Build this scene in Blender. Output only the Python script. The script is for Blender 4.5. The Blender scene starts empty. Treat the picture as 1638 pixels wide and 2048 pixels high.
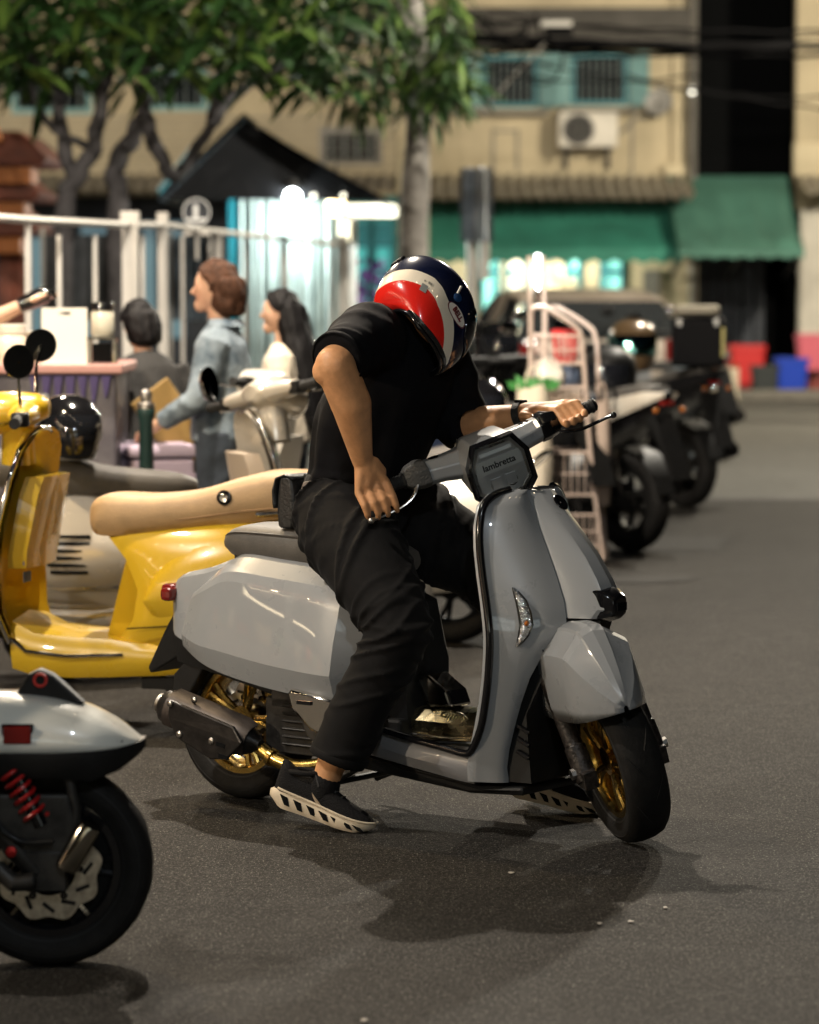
import bpy, bmesh, math, random
from mathutils import Vector as V, Matrix as M
R = math.radians
S = bpy.context.scene
COL = S.collection

# ------------------------------------------------------------------ camera, night sky, exposure
FOC, EYE, HOR = 6500.0, 1.54, 551.0            # focal length in photo pixels, eye height, horizon row
PITCH = math.atan((1024 - HOR) / FOC)
cam = bpy.data.objects.new('camera', bpy.data.cameras.new('camera'))
COL.objects.link(cam)
cam.location = (0, 0, EYE)
cam.rotation_euler = (R(90) - PITCH, 0, 0)
cam.data.sensor_fit = 'HORIZONTAL'
cam.data.sensor_width = 24.0
cam.data.lens = FOC / 1638 * 24
cam.data.clip_start, cam.data.clip_end = 0.1, 900
cam.data.dof.use_dof = True
cam.data.dof.focus_distance = 8.95
cam.data.dof.aperture_fstop = 2.5
S.camera = cam
S.render.resolution_x, S.render.resolution_y = 819, 1024

W = bpy.data.worlds.new('World')
S.world = W
W.use_nodes = True
_n = W.node_tree.nodes
_sky = _n.new('ShaderNodeTexSky')
_sky.sky_type = 'NISHITA'
_sky.sun_disc = False
_sky.sun_elevation = R(-4.0)
_sky.sun_rotation = R(200)
W.node_tree.links.new(_sky.outputs[0], _n['Background'].inputs[0])
_n['Background'].inputs[1].default_value = 0.10
S.view_settings.view_transform = 'Standard'
S.view_settings.look = 'None'
S.view_settings.exposure = 0.0
S.view_settings.gamma = 1.0
S.view_settings.use_curve_mapping = False
S.render.engine = 'CYCLES'
S.cycles.use_denoising = True
S.cycles.max_bounces = 7
S.cycles.diffuse_bounces = 3
S.cycles.glossy_bounces = 4
S.cycles.transmission_bounces = 6
S.cycles.transparent_max_bounces = 8
S.cycles.sample_clamp_indirect = 4.0
S.cycles.blur_glossy = 0.4
S.cycles.caustics_reflective = False
S.cycles.caustics_refractive = False

random.seed(7)

# ------------------------------------------------------------------ pixel -> place (used to measure where things stand)
_F = V((0, math.cos(PITCH), -math.sin(PITCH))); _U = V((0, math.sin(PITCH), math.cos(PITCH)))
def ray(px, py): return _F + V((1, 0, 0)) * ((px - 819) / FOC) - _U * ((py - 1024) / FOC)
def at(px, py, y):
    v = ray(px, py); return V((0, 0, EYE)) + v * (y / v.y)
def gr(px, py, z=0.0):
    v = ray(px, py); return V((0, 0, EYE)) + v * ((z - EYE) / v.z)

# ------------------------------------------------------------------ materials
MATS = {}
def mat(name, col=(.5, .5, .5), rough=.5, metal=0., coat=0., var=0., vscale=8., bump=0., bscale=60., rvar=0., emit=None, estr=0., trans=0., ior=1.45, spec=.5, sheen=0., col2=None, detail=5., aniso=None):
    if name in MATS: return MATS[name]
    m = bpy.data.materials.new(name); m.use_nodes = True
    nt = m.node_tree; N = nt.nodes; L = nt.links; P = N['Principled BSDF']
    P.inputs['Base Color'].default_value = (*col, 1)
    P.inputs['Roughness'].default_value = rough
    P.inputs['Metallic'].default_value = metal
    P.inputs['Coat Weight'].default_value = coat
    P.inputs['Coat Roughness'].default_value = .02
    P.inputs['IOR'].default_value = ior
    P.inputs['Specular IOR Level'].default_value = spec
    P.inputs['Transmission Weight'].default_value = trans
    if sheen:
        P.inputs['Sheen Weight'].default_value = sheen; P.inputs['Sheen Roughness'].default_value = .4
    if emit:
        P.inputs['Emission Color'].default_value = (*emit, 1); P.inputs['Emission Strength'].default_value = estr
    tc = N.new('ShaderNodeTexCoord')
    if var or rvar or col2:
        nz = N.new('ShaderNodeTexNoise'); nz.inputs['Scale'].default_value = vscale; nz.inputs['Detail'].default_value = detail
        nz.inputs['Roughness'].default_value = .62
        L.new(tc.outputs['Object'], nz.inputs['Vector'])
        if var or col2:
            mx = N.new('ShaderNodeMix'); mx.data_type = 'RGBA'
            mr = N.new('ShaderNodeMapRange'); mr.inputs['From Min'].default_value = .34; mr.inputs['From Max'].default_value = .66
            L.new(nz.outputs['Fac'], mr.inputs['Value']); L.new(mr.outputs['Result'], mx.inputs['Factor'])
            a = tuple(c * (1 - var) for c in col); b = col2 if col2 else tuple(min(1, c * (1 + var)) for c in col)
            mx.inputs['A'].default_value = (*a, 1); mx.inputs['B'].default_value = (*b, 1)
            L.new(mx.outputs['Result'], P.inputs['Base Color'])
        if rvar:
            mr2 = N.new('ShaderNodeMapRange'); mr2.inputs['From Min'].default_value = .3; mr2.inputs['From Max'].default_value = .7
            mr2.inputs['To Min'].default_value = max(.02, rough - rvar); mr2.inputs['To Max'].default_value = min(1, rough + rvar)
            L.new(nz.outputs['Fac'], mr2.inputs['Value']); L.new(mr2.outputs['Result'], P.inputs['Roughness'])
    if bump:
        nb = N.new('ShaderNodeTexNoise'); nb.inputs['Scale'].default_value = bscale; nb.inputs['Detail'].default_value = 4
        L.new(tc.outputs['Object'], nb.inputs['Vector'])
        bp = N.new('ShaderNodeBump'); bp.inputs['Strength'].default_value = bump; bp.inputs['Distance'].default_value = .01
        L.new(nb.outputs['Fac'], bp.inputs['Height']); L.new(bp.outputs['Normal'], P.inputs['Normal'])
    MATS[name] = m
    return m

# ------------------------------------------------------------------ mesh builder
class MB:
    def __init__(s, T=None): s.v = []; s.f = []; s.m = []; s.T = T; s.mi = 0
    def add(s, vs, fs):
        b = len(s.v)
        for p in vs:
            p = V(p); s.v.append(s.T @ p if s.T else p)
        for f in fs: s.f.append(tuple(b + i for i in f)); s.m.append(s.mi)
        return s
    def rows(s, rows, wrap=False, cap0=False, cap1=False, loop=False):
        n = len(rows[0]); vs = [p for r in rows for p in r]; fs = []
        K = len(rows)
        for i in range(K if loop else K - 1):
            i2 = (i + 1) % K
            for j in range(n if wrap else n - 1):
                k = (j + 1) % n
                fs.append((i * n + j, i * n + k, i2 * n + k, i2 * n + j))
        if cap0: fs.append(tuple(range(n))[::-1])
        if cap1: fs.append(tuple((K - 1) * n + j for j in range(n)))
        return s.add(vs, fs)
    def tube(s, pts, r, n=10, cap=True, flat=1.0, loop=False):
        pts = [V(p) for p in pts]; K = len(pts)
        rad = r if isinstance(r, (list, tuple)) else [r] * K
        rows = []; nrm = None
        for i in range(K):
            if loop: t = pts[(i + 1) % K] - pts[i - 1]
            else: t = pts[min(i + 1, K - 1)] - pts[max(i - 1, 0)]
            t.normalize()
            if nrm is None:
                a = V((0, 0, 1)) if abs(t.z) < .9 else V((1, 0, 0)); nrm = (a - t * a.dot(t)).normalized()
            else:
                nrm = (nrm - t * nrm.dot(t)).normalized()
            b = t.cross(nrm)
            rows.append([pts[i] + (nrm * math.cos(q) * flat + b * math.sin(q)) * rad[i] for q in (2 * math.pi * j / n for j in range(n))])
        return s.rows(rows, True, cap and not loop, cap and not loop, loop)
    def lathe(s, prof, o, ax, n=32, cap=False, a0=0, a1=2 * math.pi, closed=False):
        o = V(o); ax = V(ax).normalized(); u = ax.orthogonal().normalized(); w = ax.cross(u)
        full = abs(a1 - a0 - 2 * math.pi) < 1e-4
        rows = []
        for h, r in prof:
            rows.append([o + ax * h + (u * math.cos(q) + w * math.sin(q)) * r for q in (a0 + (a1 - a0) * j / (n if full else n - 1) for j in range(n))])
        return s.rows(rows, full, cap, cap, closed)
    def box(s, c, d, rot=None):
        c = V(c); h = V(d) / 2
        vs = [V((x * h.x, y * h.y, z * h.z)) for x in (-1, 1) for y in (-1, 1) for z in (-1, 1)]
        if rot is not None:
            Q = rot if isinstance(rot, M) else M.Rotation(rot, 3, 'Z'); vs = [Q @ p for p in vs]
        return s.add([c + p for p in vs], [(0, 1, 3, 2), (4, 6, 7, 5), (0, 4, 5, 1), (2, 3, 7, 6), (0, 2, 6, 4), (1, 5, 7, 3)])
    def prism(s, poly, off):
        poly = [V(p) for p in poly]; off = V(off); n = len(poly)
        return s.add(poly + [p + off for p in poly], [tuple(range(n))[::-1], tuple(range(n, 2 * n))] + [(i, (i + 1) % n, n + (i + 1) % n, n + i) for i in range(n)])
    def ball(s, c, r, n=14, k=9, sc=(1, 1, 1), rot=None):
        c = V(c); rows = []
        for i in range(k + 1):
            th = math.pi * (.02 + .96 * i / k)
            row = [V((math.sin(th) * math.cos(q) * sc[0], math.sin(th) * math.sin(q) * sc[1], math.cos(th) * sc[2])) * r for q in (2 * math.pi * j / n for j in range(n))]
            if rot is not None: row = [rot @ p for p in row]
            rows.append([c + p for p in row])
        return s.rows(rows, True, True, True)
    def cap(s, a, b, ra, rb, n=12, k=4):
        """closed tapered capsule from a to b"""
        a, b = V(a), V(b); d = (b - a); L = d.length; d = d.normalized() if L > 1e-6 else V((0, 0, 1))
        u = d.orthogonal().normalized(); w = d.cross(u); rows = []
        for i in range(k + 1):
            t = math.pi / 2 * (1 - i / k) * .97; rows.append((a - d * ra * math.sin(t), ra * math.cos(t)))
        for i in range(k + 1):
            t = math.pi / 2 * (i / k) * .97; rows.append((b + d * rb * math.sin(t), rb * math.cos(t)))
        return s.rows([[c + (u * math.cos(q) + w * math.sin(q)) * r for q in (2 * math.pi * j / n for j in range(n))] for c, r in rows], True, True, True)
    def chain(s, pts, rad, n=12):
        for i in range(len(pts) - 1): s.cap(pts[i], pts[i + 1], rad[i], rad[i + 1], n)
        return s
    def mesh(s, name, smooth=40):
        me = bpy.data.meshes.new(name); me.from_pydata([tuple(p) for p in s.v], [], s.f)
        bm = bmesh.new(); bm.from_mesh(me); bmesh.ops.recalc_face_normals(bm, faces=bm.faces); bm.to_mesh(me); bm.free()
        if any(s.m): me.polygons.foreach_set('material_index', s.m)
        if smooth:
            me.polygons.foreach_set('use_smooth', [True] * len(me.polygons))
            if smooth < 180: me.set_sharp_from_angle(angle=R(smooth))
        return me
    def build(s, name, mats, parent=None, smooth=40, bevel=0, seg=2, sub=0):
        me = s.mesh(name, smooth)
        for m_ in (mats if isinstance(mats, (list, tuple)) else [mats]): me.materials.append(m_)
        o = bpy.data.objects.new(name, me); COL.objects.link(o)
        if parent is not None: o.parent = parent
        if bevel:
            b = o.modifiers.new('bevel', 'BEVEL'); b.width = bevel; b.segments = seg; b.limit_method = 'ANGLE'; b.angle_limit = R(35); b.harden_normals = False
        if sub:
            q = o.modifiers.new('sub', 'SUBSURF'); q.levels = sub; q.render_levels = sub
        return o

def fuse(o, voxel, smooth=4, fac=.5, disp=0, dscale=.1):
    """make one continuous surface of overlapping closed volumes"""
    r = o.modifiers.new('fuse', 'REMESH'); r.mode = 'VOXEL'; r.voxel_size = voxel; r.use_smooth_shade = True
    if smooth:
        q = o.modifiers.new('smooth', 'SMOOTH'); q.iterations = smooth; q.factor = fac
    if disp:
        key = 'folds%.3f' % dscale
        t = bpy.data.textures.get(key) or bpy.data.textures.new(key, 'CLOUDS'); t.noise_scale = dscale; t.noise_depth = 2
        d = o.modifiers.new('folds', 'DISPLACE'); d.texture = t; d.strength = disp; d.mid_level = .5; d.texture_coords = 'LOCAL'
    return o

def tag(o, label=None, cat=None, group=None, kind=None):
    if label: o['label'] = label
    if cat: o['category'] = cat
    if group: o['group'] = group
    if kind: o['kind'] = kind
    return o
def thing(name, label, cat, loc=(0, 0, 0), rz=0., group=None):
    o = bpy.data.objects.new(name, None); COL.objects.link(o); o.empty_display_size = .1
    o.location = loc; o.rotation_euler = (0, 0, rz)
    return tag(o, label, cat, group)
def setting(o): o['kind'] = 'structure'; return o
def dup(o, parent=None):
    c = o.copy(); COL.objects.link(c)
    if parent is not None: c.parent = parent
    for ch in list(o.children): dup(ch, c)
    return c
def lerp(a, b, t): return a + (b - a) * t
def spline(pts, n):
    """catmull-rom through tuples, n samples per span"""
    pts = [V(p) for p in pts]; out = []
    for i in range(len(pts) - 1):
        p0, p1, p2, p3 = pts[max(i - 1, 0)], pts[i], pts[i + 1], pts[min(i + 2, len(pts) - 1)]
        for k in range(n):
            t = k / n
            out.append(.5 * ((2 * p1) + (p2 - p0) * t + (2 * p0 - 5 * p1 + 4 * p2 - p3) * t * t + (3 * p1 - p0 - 3 * p2 + p3) * t ** 3))
    return out + [pts[-1]]
def text(body, size, mtx, m, name, parent, ext=.0006, bold=0.0, sx=1.0):
    cu = bpy.data.curves.new(name, 'FONT'); cu.body = body; cu.size = size; cu.align_x = 'CENTER'; cu.align_y = 'CENTER'; cu.extrude = ext; cu.offset = bold
    o = bpy.data.objects.new(name, cu); COL.objects.link(o)
    dg = bpy.context.evaluated_depsgraph_get(); me = bpy.data.meshes.new_from_object(o.evaluated_get(dg))
    bpy.data.objects.remove(o)
    me.transform(mtx @ M.Diagonal((sx, 1, 1, 1))); me.materials.clear(); me.materials.append(m)
    q = bpy.data.objects.new(name, me); COL.objects.link(q); q.parent = parent
    return q
def frame(o, x, y):
    """4x4 with given origin and x / y axes"""
    x = V(x).normalized(); y = V(y); y = (y - x * x.dot(y)).normalized(); z = x.cross(y)
    return M(((x.x, y.x, z.x, o[0]), (x.y, y.y, z.y, o[1]), (x.z, y.z, z.z, o[2]), (0, 0, 0, 1)))

# ------------------------------------------------------------------ lamps that light the street (each light hung in a fixture, some added as unseen fill)
bulb_m = mat('bulb_glass', (1, .9, .75), .3, emit=(1, .82, .6), estr=6)
lamp_metal = mat('lamp_metal', (.25, .25, .25), .4, .8)
def lamp(label, pos, power, col, radius=.06, kind='hanging', target=None, spot=None, cable=2.2):
    t = thing('street_lamp' if kind == 'pole' else 'hanging_lamp', label, 'lamp', (pos[0], pos[1], 0))
    z = pos[2]
    b = MB()
    if kind == 'pole':
        b.tube([(-.9, .2, 0), (-.9, .2, z + .2), (-.8, .15, z + .45), (-.3, .05, z + .5), (0, 0, z + .3)], [.07, .05, .045, .04, .04], 12)
        b.build('lamp_post', lamp_metal, t)
    else:
        b.tube([(0, 0, z + .25), (0, 0, z + cable)], .008, 6); b.build('cable', lamp_metal, t)
    b = MB(); b.lathe([(.34, .03), (.30, .05), (.16, .17), (.12, .175), (.15, .16), (.29, .035)], (0, 0, z), (0, 0, 1), 20); b.build('lamp_shade', lamp_metal, t)
    b = MB(); b.ball((0, 0, z + .21), .05, 12, 8, (1, 1, 1.3)); b.build('bulb', bulb_m, t)
    ld = bpy.data.lights.new('lamp_light', 'SPOT' if spot else 'POINT'); ld.energy = power; ld.color = col; ld.shadow_soft_size = radius
    lo = bpy.data.objects.new('lamp_light', ld); COL.objects.link(lo); lo.parent = t; lo.location = (0, 0, z + .05)
    if spot:
        ld.spot_size = R(spot); ld.spot_blend = .5
        d = V(target) - V(pos); lo.rotation_euler = d.to_track_quat('-Z', 'Y').to_euler()
    return t
WARM, AMBER, COOL = (1, .80, .56), (1, .70, .40), (.86, 1, .97)
lamp('lit bulb hanging high over the grey scooter, behind its rider', (-.75, 12.9, 5.4), 2300, (1, .88, .73), .035)
lamp('tall street lamp on the left side of the market lane', (-4.6, 7.6, 5.9), 1500, (1, .91, .79), .06, 'pole')
lamp('cool fill bulb added out of view over the lane close to the camera', (.6, 1.2, 4.2), 340, (.86, .94, 1), .10)  # unseen fill lamp, added to light the headlight and front surfaces
lamp('low warm fill bulb added out of view left of the grey scooter', (-4.3, 6.1, 1.95), 400, (1, .82, .60), .07, cable=.9)  # unseen, added to brighten the rider's arm and upright panels
lamp('bare warm bulb hanging beside the food counter', (-2.1, 11.0, 3.3), 300, (1, .76, .46), .07)
lamp('tall street lamp shining on the cream building front', (7.0, 33.5, 5.6), 3900, (1, .88, .68), .15, 'pole')
lamp('street lamp across the market lane lighting the left building front', (-7.6, 33.5, 6.0), 1300, (1, .88, .70), .15, 'pole')
lamp('white lamp hanging over the road on the right', (3.3, 23.5, 6.6), 2700, (1, .92, .78), .12)
lamp('lit bulb hanging above the standing customers', (-1.9, 15.4, 3.7), 260, (1, .84, .66), .08)
lamp('bulb hanging under the green awning of the shophouse', (1.7, 42.2, 1.72), 150, (1, .92, .74), .08, cable=.3)

# ------------------------------------------------------------------ ground
def ground_mat(name, base, stone, patch, speck=.62, bump=.5):
    m = bpy.data.materials.new(name); m.use_nodes = True; nt = m.node_tree; N = nt.nodes; L = nt.links; P = N['Principled BSDF']; P.inputs['Specular IOR Level'].default_value = .08
    tc = N.new('ShaderNodeTexCoord')
    def noise(sc, det=4, rg=.6):
        n = N.new('ShaderNodeTexNoise'); n.inputs['Scale'].default_value = sc; n.inputs['Detail'].default_value = det; n.inputs['Roughness'].default_value = rg
        L.new(tc.outputs['Object'], n.inputs['Vector']); return n
    def ramp(src, a, b):
        r = N.new('ShaderNodeMapRange'); r.inputs['From Min'].default_value = a; r.inputs['From Max'].default_value = b
        L.new(src, r.inputs['Value']); return r.outputs['Result']
    def mix(f, a, b, blend='MIX'):
        x = N.new('ShaderNodeMix'); x.data_type = 'RGBA'; x.blend_type = blend
        if isinstance(f, float): x.inputs['Factor'].default_value = f
        else: L.new(f, x.inputs['Factor'])
        for k, q in (('A', a), ('B', b)):
            if isinstance(q, tuple): x.inputs[k].default_value = (*q, 1)
            else: L.new(q, x.inputs[k])
        return x.outputs['Result']
    big = noise(.55, 5, .62); mid = noise(7, 5, .7); fine = noise(70, 3, .7); tiny = noise(170, 2, .6)
    vor = N.new('ShaderNodeTexVoronoi'); vor.inputs['Scale'].default_value = 95; L.new(tc.outputs['Object'], vor.inputs['Vector'])
    c = mix(ramp(big.outputs['Fac'], .38, .62), base, patch)
    st_ = noise(1.7, 6, .68); c = mix(ramp(st_.outputs['Fac'], .57, .63), c, tuple(x * .52 for x in base))
    c = mix(ramp(mid.outputs['Fac'], .35, .7), c, tuple(x * .72 for x in base))
    c = mix(ramp(fine.outputs['Fac'], .45, .75), c, tuple(x * 1.5 for x in base))
    sp = N.new('ShaderNodeMath'); sp.operation = 'GREATER_THAN'; sp.inputs[1].default_value = .635; L.new(tiny.outputs['Fac'], sp.inputs[0])
    c = mix(sp.outputs[0], c, stone)
    dk = N.new('ShaderNodeMath'); dk.operation = 'LESS_THAN'; dk.inputs[1].default_value = .36; L.new(fine.outputs['Fac'], dk.inputs[0])
    c = mix(dk.outputs[0], c, tuple(x * .4 for x in base))
    vr = N.new('ShaderNodeTexVoronoi'); vr.inputs['Scale'].default_value = 130; L.new(tc.outputs['Object'], vr.inputs['Vector'])
    sv_ = N.new('ShaderNodeSeparateColor'); L.new(vr.outputs['Color'], sv_.inputs[0])
    mv = N.new('ShaderNodeMapRange'); mv.inputs['To Min'].default_value = .55; mv.inputs['To Max'].default_value = 1.5; L.new(sv_.outputs[0], mv.inputs['Value'])
    cb_ = N.new('ShaderNodeCombineColor')
    for k_ in range(3): L.new(mv.outputs['Result'], cb_.inputs[k_])
    c = mix(1.0, c, cb_.outputs[0], 'MULTIPLY')
    L.new(c, P.inputs['Base Color'])
    rr = N.new('ShaderNodeMapRange'); rr.inputs['To Min'].default_value = .7; rr.inputs['To Max'].default_value = .9; L.new(mid.outputs['Fac'], rr.inputs['Value'])
    L.new(rr.outputs['Result'], P.inputs['Roughness'])
    ad = N.new('ShaderNodeMath'); ad.operation = 'ADD'; L.new(tiny.outputs['Fac'], ad.inputs[0]); L.new(vor.outputs['Distance'], ad.inputs[1])
    bp = N.new('ShaderNodeBump'); bp.inputs['Strength'].default_value = bump; bp.inputs['Distance'].default_value = .006
    L.new(ad.outputs[0], bp.inputs['Height']); L.new(bp.outputs['Normal'], P.inputs['Normal'])
    return m
asphalt = ground_mat('asphalt', (.0235, .0218, .0196), (.19, .18, .16), (.0125, .0112, .0098))
concrete = ground_mat('road_concrete', (.085, .082, .074), (.115, .11, .10), (.068, .066, .06), bump=.25)
pave = ground_mat('pavement', (.16, .15, .13), (.2, .19, .17), (.13, .12, .105), bump=.25)
b = MB(); b.add([(-160, -60, 0), (160, -60, 0), (160, 300, 0), (-160, 300, 0)], [(0, 1, 2, 3)]); setting(b.build('ground', asphalt, smooth=0))
b = MB(); b.add([(-60, 22.6, .004), (60, 22.6, .004), (60, 39.8, .004), (-60, 39.8, .004)], [(0, 1, 2, 3)]); setting(b.build('road', concrete, smooth=0))
seam_m = mat('road_seam', (.03, .028, .025), .8, var=.3, vscale=3)
b = MB(); b.add([(-60, 22.25, .004), (60, 22.25, .004), (60, 22.6, .006), (-60, 22.6, .006)], [(0, 1, 2, 3)]); setting(b.build('road_joint', seam_m, smooth=0))
b = MB(); b.box((0, 40.0, .07), (120, .3, .14)); setting(b.build('kerb', pave, smooth=0, bevel=.02))
b = MB(); b.box((0, 43, .06), (120, 5.7, .12)); setting(b.build('pavement', pave, smooth=0))
# dark irregular patches laid on the asphalt
patch_m = mat('dark_patch', (.017, .015, .013), .8, var=.3, vscale=6, bump=.4, bscale=70, spec=.2)
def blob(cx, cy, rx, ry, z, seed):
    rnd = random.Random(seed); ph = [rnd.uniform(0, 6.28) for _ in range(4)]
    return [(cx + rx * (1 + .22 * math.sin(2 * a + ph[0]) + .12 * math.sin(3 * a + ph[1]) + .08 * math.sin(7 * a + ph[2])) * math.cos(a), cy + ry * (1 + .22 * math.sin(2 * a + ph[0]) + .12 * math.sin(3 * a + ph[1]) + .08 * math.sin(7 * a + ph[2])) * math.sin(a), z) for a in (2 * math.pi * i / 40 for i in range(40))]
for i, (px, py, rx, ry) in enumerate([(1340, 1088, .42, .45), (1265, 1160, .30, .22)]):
    g = gr(px, py); b = MB(); pl = blob(g.x, g.y, rx, ry, .004 + .0004 * i, i); b.add(pl, [tuple(range(40))]); setting(b.build('road_patch', patch_m, smooth=0))
litter_m = mat('paper_scrap', (.36, .33, .29), .8)
for i, (px, py) in enumerate([(1022, 1748), (1200, 1850), (1262, 1846), (1330, 1818), (730, 2044)]):
    g = gr(px, py); rnd = random.Random(i); b = MB(); n = 7
    b.prism([(g.x + .008 * rnd.uniform(.4, 1.2) * math.cos(6.28 * k / n), g.y + .014 * rnd.uniform(.4, 1.2) * math.sin(6.28 * k / n), .003) for k in range(n)], (0, 0, .002))
    tag(b.build('paper_scrap', litter_m, smooth=0), ['pale paper scrap lying alone on the shadowed asphalt below the rider\'s foot', 'pale paper scrap on the asphalt, left of a row of three', 'middle pale paper scrap of the three below the front wheel', 'right end paper scrap of the three below the front wheel', 'pale paper scrap at the very bottom of the road'][i], 'litter', 'paper scraps on the asphalt')

# ------------------------------------------------------------------ buildings across the street
cream = mat('cream_plaster', (.50, .425, .285), .85, var=.16, vscale=1.3, bump=.15, bscale=20, detail=8)
cream2 = mat('cream_plaster_clean', (.58, .50, .34), .8, var=.10, vscale=1.5, detail=8)
teal = mat('teal_paint', (.03, .17, .20), .5, var=.15, vscale=5)
teal_l = mat('pale_teal_paint', (.17, .32, .32), .55, var=.15, vscale=5)
dark_in = mat('dark_interior', (.004, .0045, .005), .8, spec=.1)
dark_wall = mat('dark_timber', (.03, .035, .045), .7, var=.4, vscale=3)
grey_conc = mat('grey_concrete', (.22, .21, .19), .85, var=.2, vscale=2, bump=.2, bscale=25)
corr = mat('corrugated_sheet', (.34, .31, .25), .6, .2, var=.3, vscale=4)
green_cv = mat('green_canvas', (.028, .175, .125), .75, var=.22, vscale=1.5, bump=.1, bscale=9)
green_cv2 = mat('faded_green_canvas', (.060, .165, .125), .75, var=.22, vscale=1.5, bump=.1, bscale=9)
iron = mat('black_iron', (.02, .02, .022), .5, .6)
lit_glass = mat('lit_window', (.3, .75, .7), .3, emit=(.30, .86, .76), estr=.75, var=.25, vscale=2)
lit_cream = mat('lit_window_warm', (.8, .75, .6), .3, emit=(1, .9, .62), estr=.7, var=.2, vscale=2)
YB = 43.0
def bx(px, Y=YB): return (px - 819) / FOC * Y * 1.0027
def bz(py, Y=YB): return at(819, py, Y).z
def wall_holes(b, x0, x1, z0, z1, holes, y, th):
    xs = sorted({x0, x1, *[h[0] for h in holes], *[h[1] for h in holes]}); zs = sorted({z0, z1, *[h[2] for h in holes], *[h[3] for h in holes]})
    for i in range(len(xs) - 1):
        for j in range(len(zs) - 1):
            cx, cz = (xs[i] + xs[i + 1]) / 2, (zs[j] + zs[j + 1]) / 2
            if any(h[0] < cx < h[1] and h[2] < cz < h[3] for h in holes): continue
            b.box((cx, y + th / 2, cz), (xs[i + 1] - xs[i], th, zs[j + 1] - zs[j]))
def window(parent, x0, x1, z0, z1, y, bars=7, shut=(1, 1), fm=None):
    fm = fm or teal
    f = MB(); w = .07
    for c, d in (((x0 + w / 2, y, (z0 + z1) / 2), (w, .1, z1 - z0)), ((x1 - w / 2, y, (z0 + z1) / 2), (w, .1, z1 - z0)), (((x0 + x1) / 2, y, z0 + w / 2), (x1 - x0 - 2 * w, .1, w)), (((x0 + x1) / 2, y, z1 - w / 2), (x1 - x0 - 2 * w, .1, w))): f.box(c, d)
    win = f.build('window', fm, parent, 0)
    p = MB(); p.box(((x0 + x1) / 2, y + .12, (z0 + z1) / 2), (x1 - x0 - .02, .02, z1 - z0 - .02)); p.build('pane', mat('night_glass', (.005, .008, .010), .6, spec=.1), win, 0)
    for k in range(bars):
        x = lerp(x0 + w, x1 - w, (k + .5) / bars); g = MB(); g.tube([(x, y - .03, z0 + w), (x, y - .03, z1 - w)], .011, 6); g.build('bar', mat('bar_grey', (.16, .19, .19), .6), win)
    for s, on in ((-1, shut[0]), (1, shut[1])):
        if not on: continue
        hw = .26; g = MB(); xx = x0 if s < 0 else x1
        Q = M.Rotation(R(-25 * s), 3, 'Z')
        g.box((xx + s * hw * .5, y - .16, (z0 + z1) / 2), (hw, .035, z1 - z0), Q)
        for q in range(3): g.box((xx + s * hw * .5, y - .18, lerp(z0, z1, (q + .5) / 3)), (hw * .7, .02, (z1 - z0) / 3.6), Q)
        g.build('shutter', teal_l, win, 0)
    return win

# main cream shophouse
sh = thing('shophouse', 'cream shophouse with two barred teal windows, an air conditioner and a long green awning', 'building', (0, 0, 0))
xL, xR = bx(795), bx(1368)
w1 = (bx(962), bx(1076), bz(216), bz(108)); w2 = (bx(1138), bx(1254), bz(212), bz(105))
b = MB(); wall_holes(b, xL, xR, bz(398), 7.6, [w1, w2], YB, .3); b.build('wall', cream, sh, 0)
window(sh, *w1, YB + .06); window(sh, *w2, YB + .06)
b = MB(); b.box((bx(1005), YB - .10, bz(226)), (bx(1095) - bx(915), .22, .05)); b.build('window_sill', grey_conc, sh, 0, .01)
b = MB(); b.box((bx(1196), YB - .10, bz(221)), (bx(1275) - bx(1120), .22, .05)); b.build('window_sill', grey_conc, sh, 0, .01)
b = MB(); b.box(((xL + xR) / 2, YB - .22, bz(58)), (xR - xL, .44, .50)); b.build('sunshade', mat('sooty_concrete', (.075, .07, .062), .9, var=.3, vscale=2), sh, 0, .01)
b = MB(); b.box((xR - .09, YB - .05, (bz(398) + 7.6) / 2), (.2, .1, 7.6 - bz(398))); b.build('corner_pilaster', cream, sh, 0, .008)
b = MB(); b.box((bx(1368) - .12, YB - .09, bz(340)), (.34, .18, .14)); b.build('cornice', cream2, sh, 0, .01)
for px in (985, 1033, 1260):
    b = MB(); b.box((bx(px), YB - .012, bz(300)), (.025, .024, 1.0 if px > 1200 else .55)); b.build('conduit', grey_conc, sh, 0)
b = MB(); b.box((bx(1009), YB - .012, bz(262)), (.33, .024, .025)); b.build('conduit', grey_conc, sh, 0)
b = MB()   # corrugated canopy
rows = []
for k in range(2):
    rows.append([V((lerp(bx(852), bx(1372), j / 176), YB - .05 - k * 1.0, bz(352) - k * .30 + .042 * math.cos(j * math.pi / 4))) for j in range(177)])
rows2 = [[p + V((0, 0, -.012)) for p in r] for r in rows]
b.rows(rows); b.rows(rows2); b.build('corrugated_canopy', corr, sh, 30)
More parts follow.
